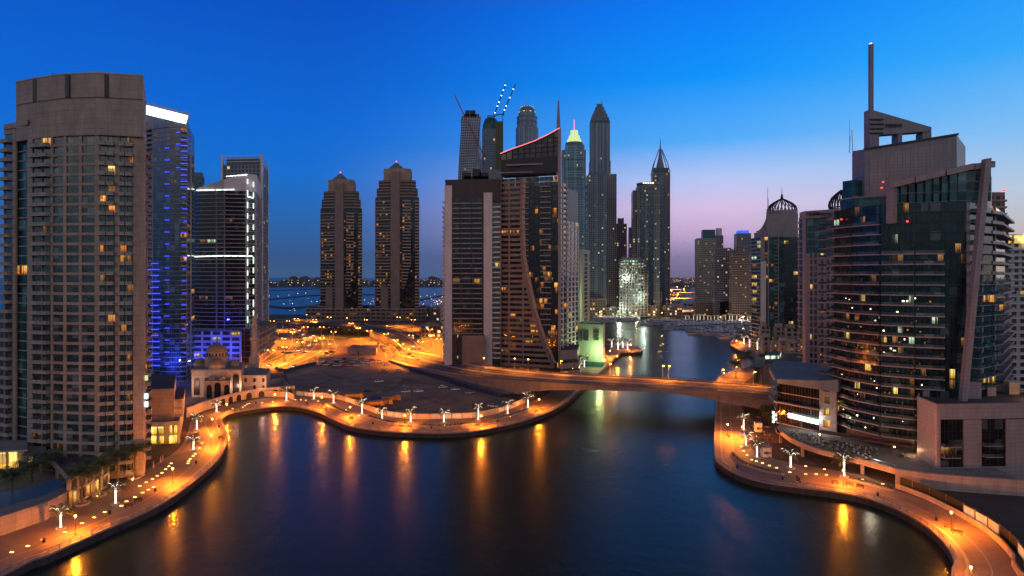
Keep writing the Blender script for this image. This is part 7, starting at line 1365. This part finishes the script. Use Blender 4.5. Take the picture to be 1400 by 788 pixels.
t = thing('waste_skip', 'blue open skip container behind the yellow trucks', 'skip', G(514, 549) + (0,), rz=.3); mb = MB(); mb.hexa([(-2.2, -1, .2), (2.2, -1, .2), (2.2, 1, .2), (-2.2, 1, .2)], [(-3, -1.2, 2.2), (3, -1.2, 2.2), (3, 1.2, 2.2), (-3, 1.2, 2.2)], 'blue_paint'); mb.build('body', t, loc=(0, 0, 0)); mb = MB(); mb.box((0, 0, 2.25), (6.1, 2.6, .12), 'navy'); mb.build('rim', t, loc=(0, 0, 0))
for k, pts in enumerate((((392, 520), (430, 512), (470, 516), (520, 512), (560, 520), (600, 530)), ((400, 528), (450, 530), (500, 528), (545, 532), (590, 548), (640, 560)), ((410, 534), (450, 520), (500, 506), (530, 500)), ((560, 516), (540, 530), (500, 545), (470, 548)), ((620, 536), (600, 548), (570, 556), (530, 562)), ((440, 508), (480, 522), (540, 524), (590, 524)))):
    p = smoothpath(GP(pts), 3)
    for s in (-.9, .9): mb = MB(); strip(mb, offset(p, s - .22), offset(p, s + .22), .035 + k * .004, .035 + k * .004, 'soil'); tag(mb.build('tyre_track'), kind='structure')
bn_ = thing('litter_bin', '', 'litter bin'); mb = MB(); mb.lathe((0, 0), [(.28, 0), (.32, .9), (.3, .95), (.1, 1.0), (0, 1.0)], 'dark_metal', 10); mb.build('body', bn_); mb = MB(); mb.lathe((0, 0), [(.34, .8), (.34, .88)], 'steel', 10); mb.build('band', bn_); ubn = []
for i, (px_, py_) in enumerate(((60, 742), (150, 703), (212, 672), (268, 634), (299, 585), (350, 552), (420, 553), (510, 580), (590, 586), (680, 577), (1008, 640), (1070, 656), (1200, 678), (1280, 712))): place(bn_, ubn, *G(px_, py_), .01, 0, 'dark round litter bin on the ' + ('left bank promenade' if px_ < 320 else ('promenade below the lot' if px_ < 900 else 'right bank promenade')) + ', ' + ordn(i if px_ < 320 else (i - 5 if px_ < 900 else i - 10)) + ' from the left', 'litter bins along the promenades', 1.1)
for i in range(9): 
    mb = MB(); x, y = G(R.uniform(430, 560), R.uniform(512, 545)); r_ = R.uniform(.8, 2.4); mb.lathe((0, 0), [(r_ * 1.5, -.05), (r_ * R.uniform(.8, 1.1), r_ * .3), (r_ * .35, r_ * .55), (0, r_ * .6)], 'sand', 9)
    for k, v in enumerate(mb.v): mb.v[k] = (v[0] * (1 + .25 * math.sin(k * 2.3)), v[1] * (1 + .2 * math.cos(k * 1.7)), v[2])
    o = mb.build('sand_heap', None, (0, 0, 0)); o.location = (x, y, .02); tag(o, 'low heap of sand on the bare ground of the lot', 'sand heap', 'heaps of sand on the lot')

# ---------------------------------------------------------------- evening haze over the whole place
hz = bpy.data.materials.new('haze'); hz.use_nodes = True; hn = hz.node_tree; hn.nodes.clear(); ho = hn.nodes.new('ShaderNodeOutputMaterial'); hv = hn.nodes.new('ShaderNodeVolumePrincipled')
hv.inputs['Color'].default_value = (.75, .82, .9, 1); hv.inputs['Density'].default_value = .000035; hv.inputs['Anisotropy'].default_value = .1; hn.links.new(hv.outputs[0], ho.inputs['Volume']); M['haze'] = hz
mb = MB(); mb.box((0, 6800, 245), (24400, 14800, 510), 'haze'); o = mb.build('haze', None, (0, 0, 0)); tag(o, kind='stuff'); o['label'] = 'thin blue evening haze over the marina'
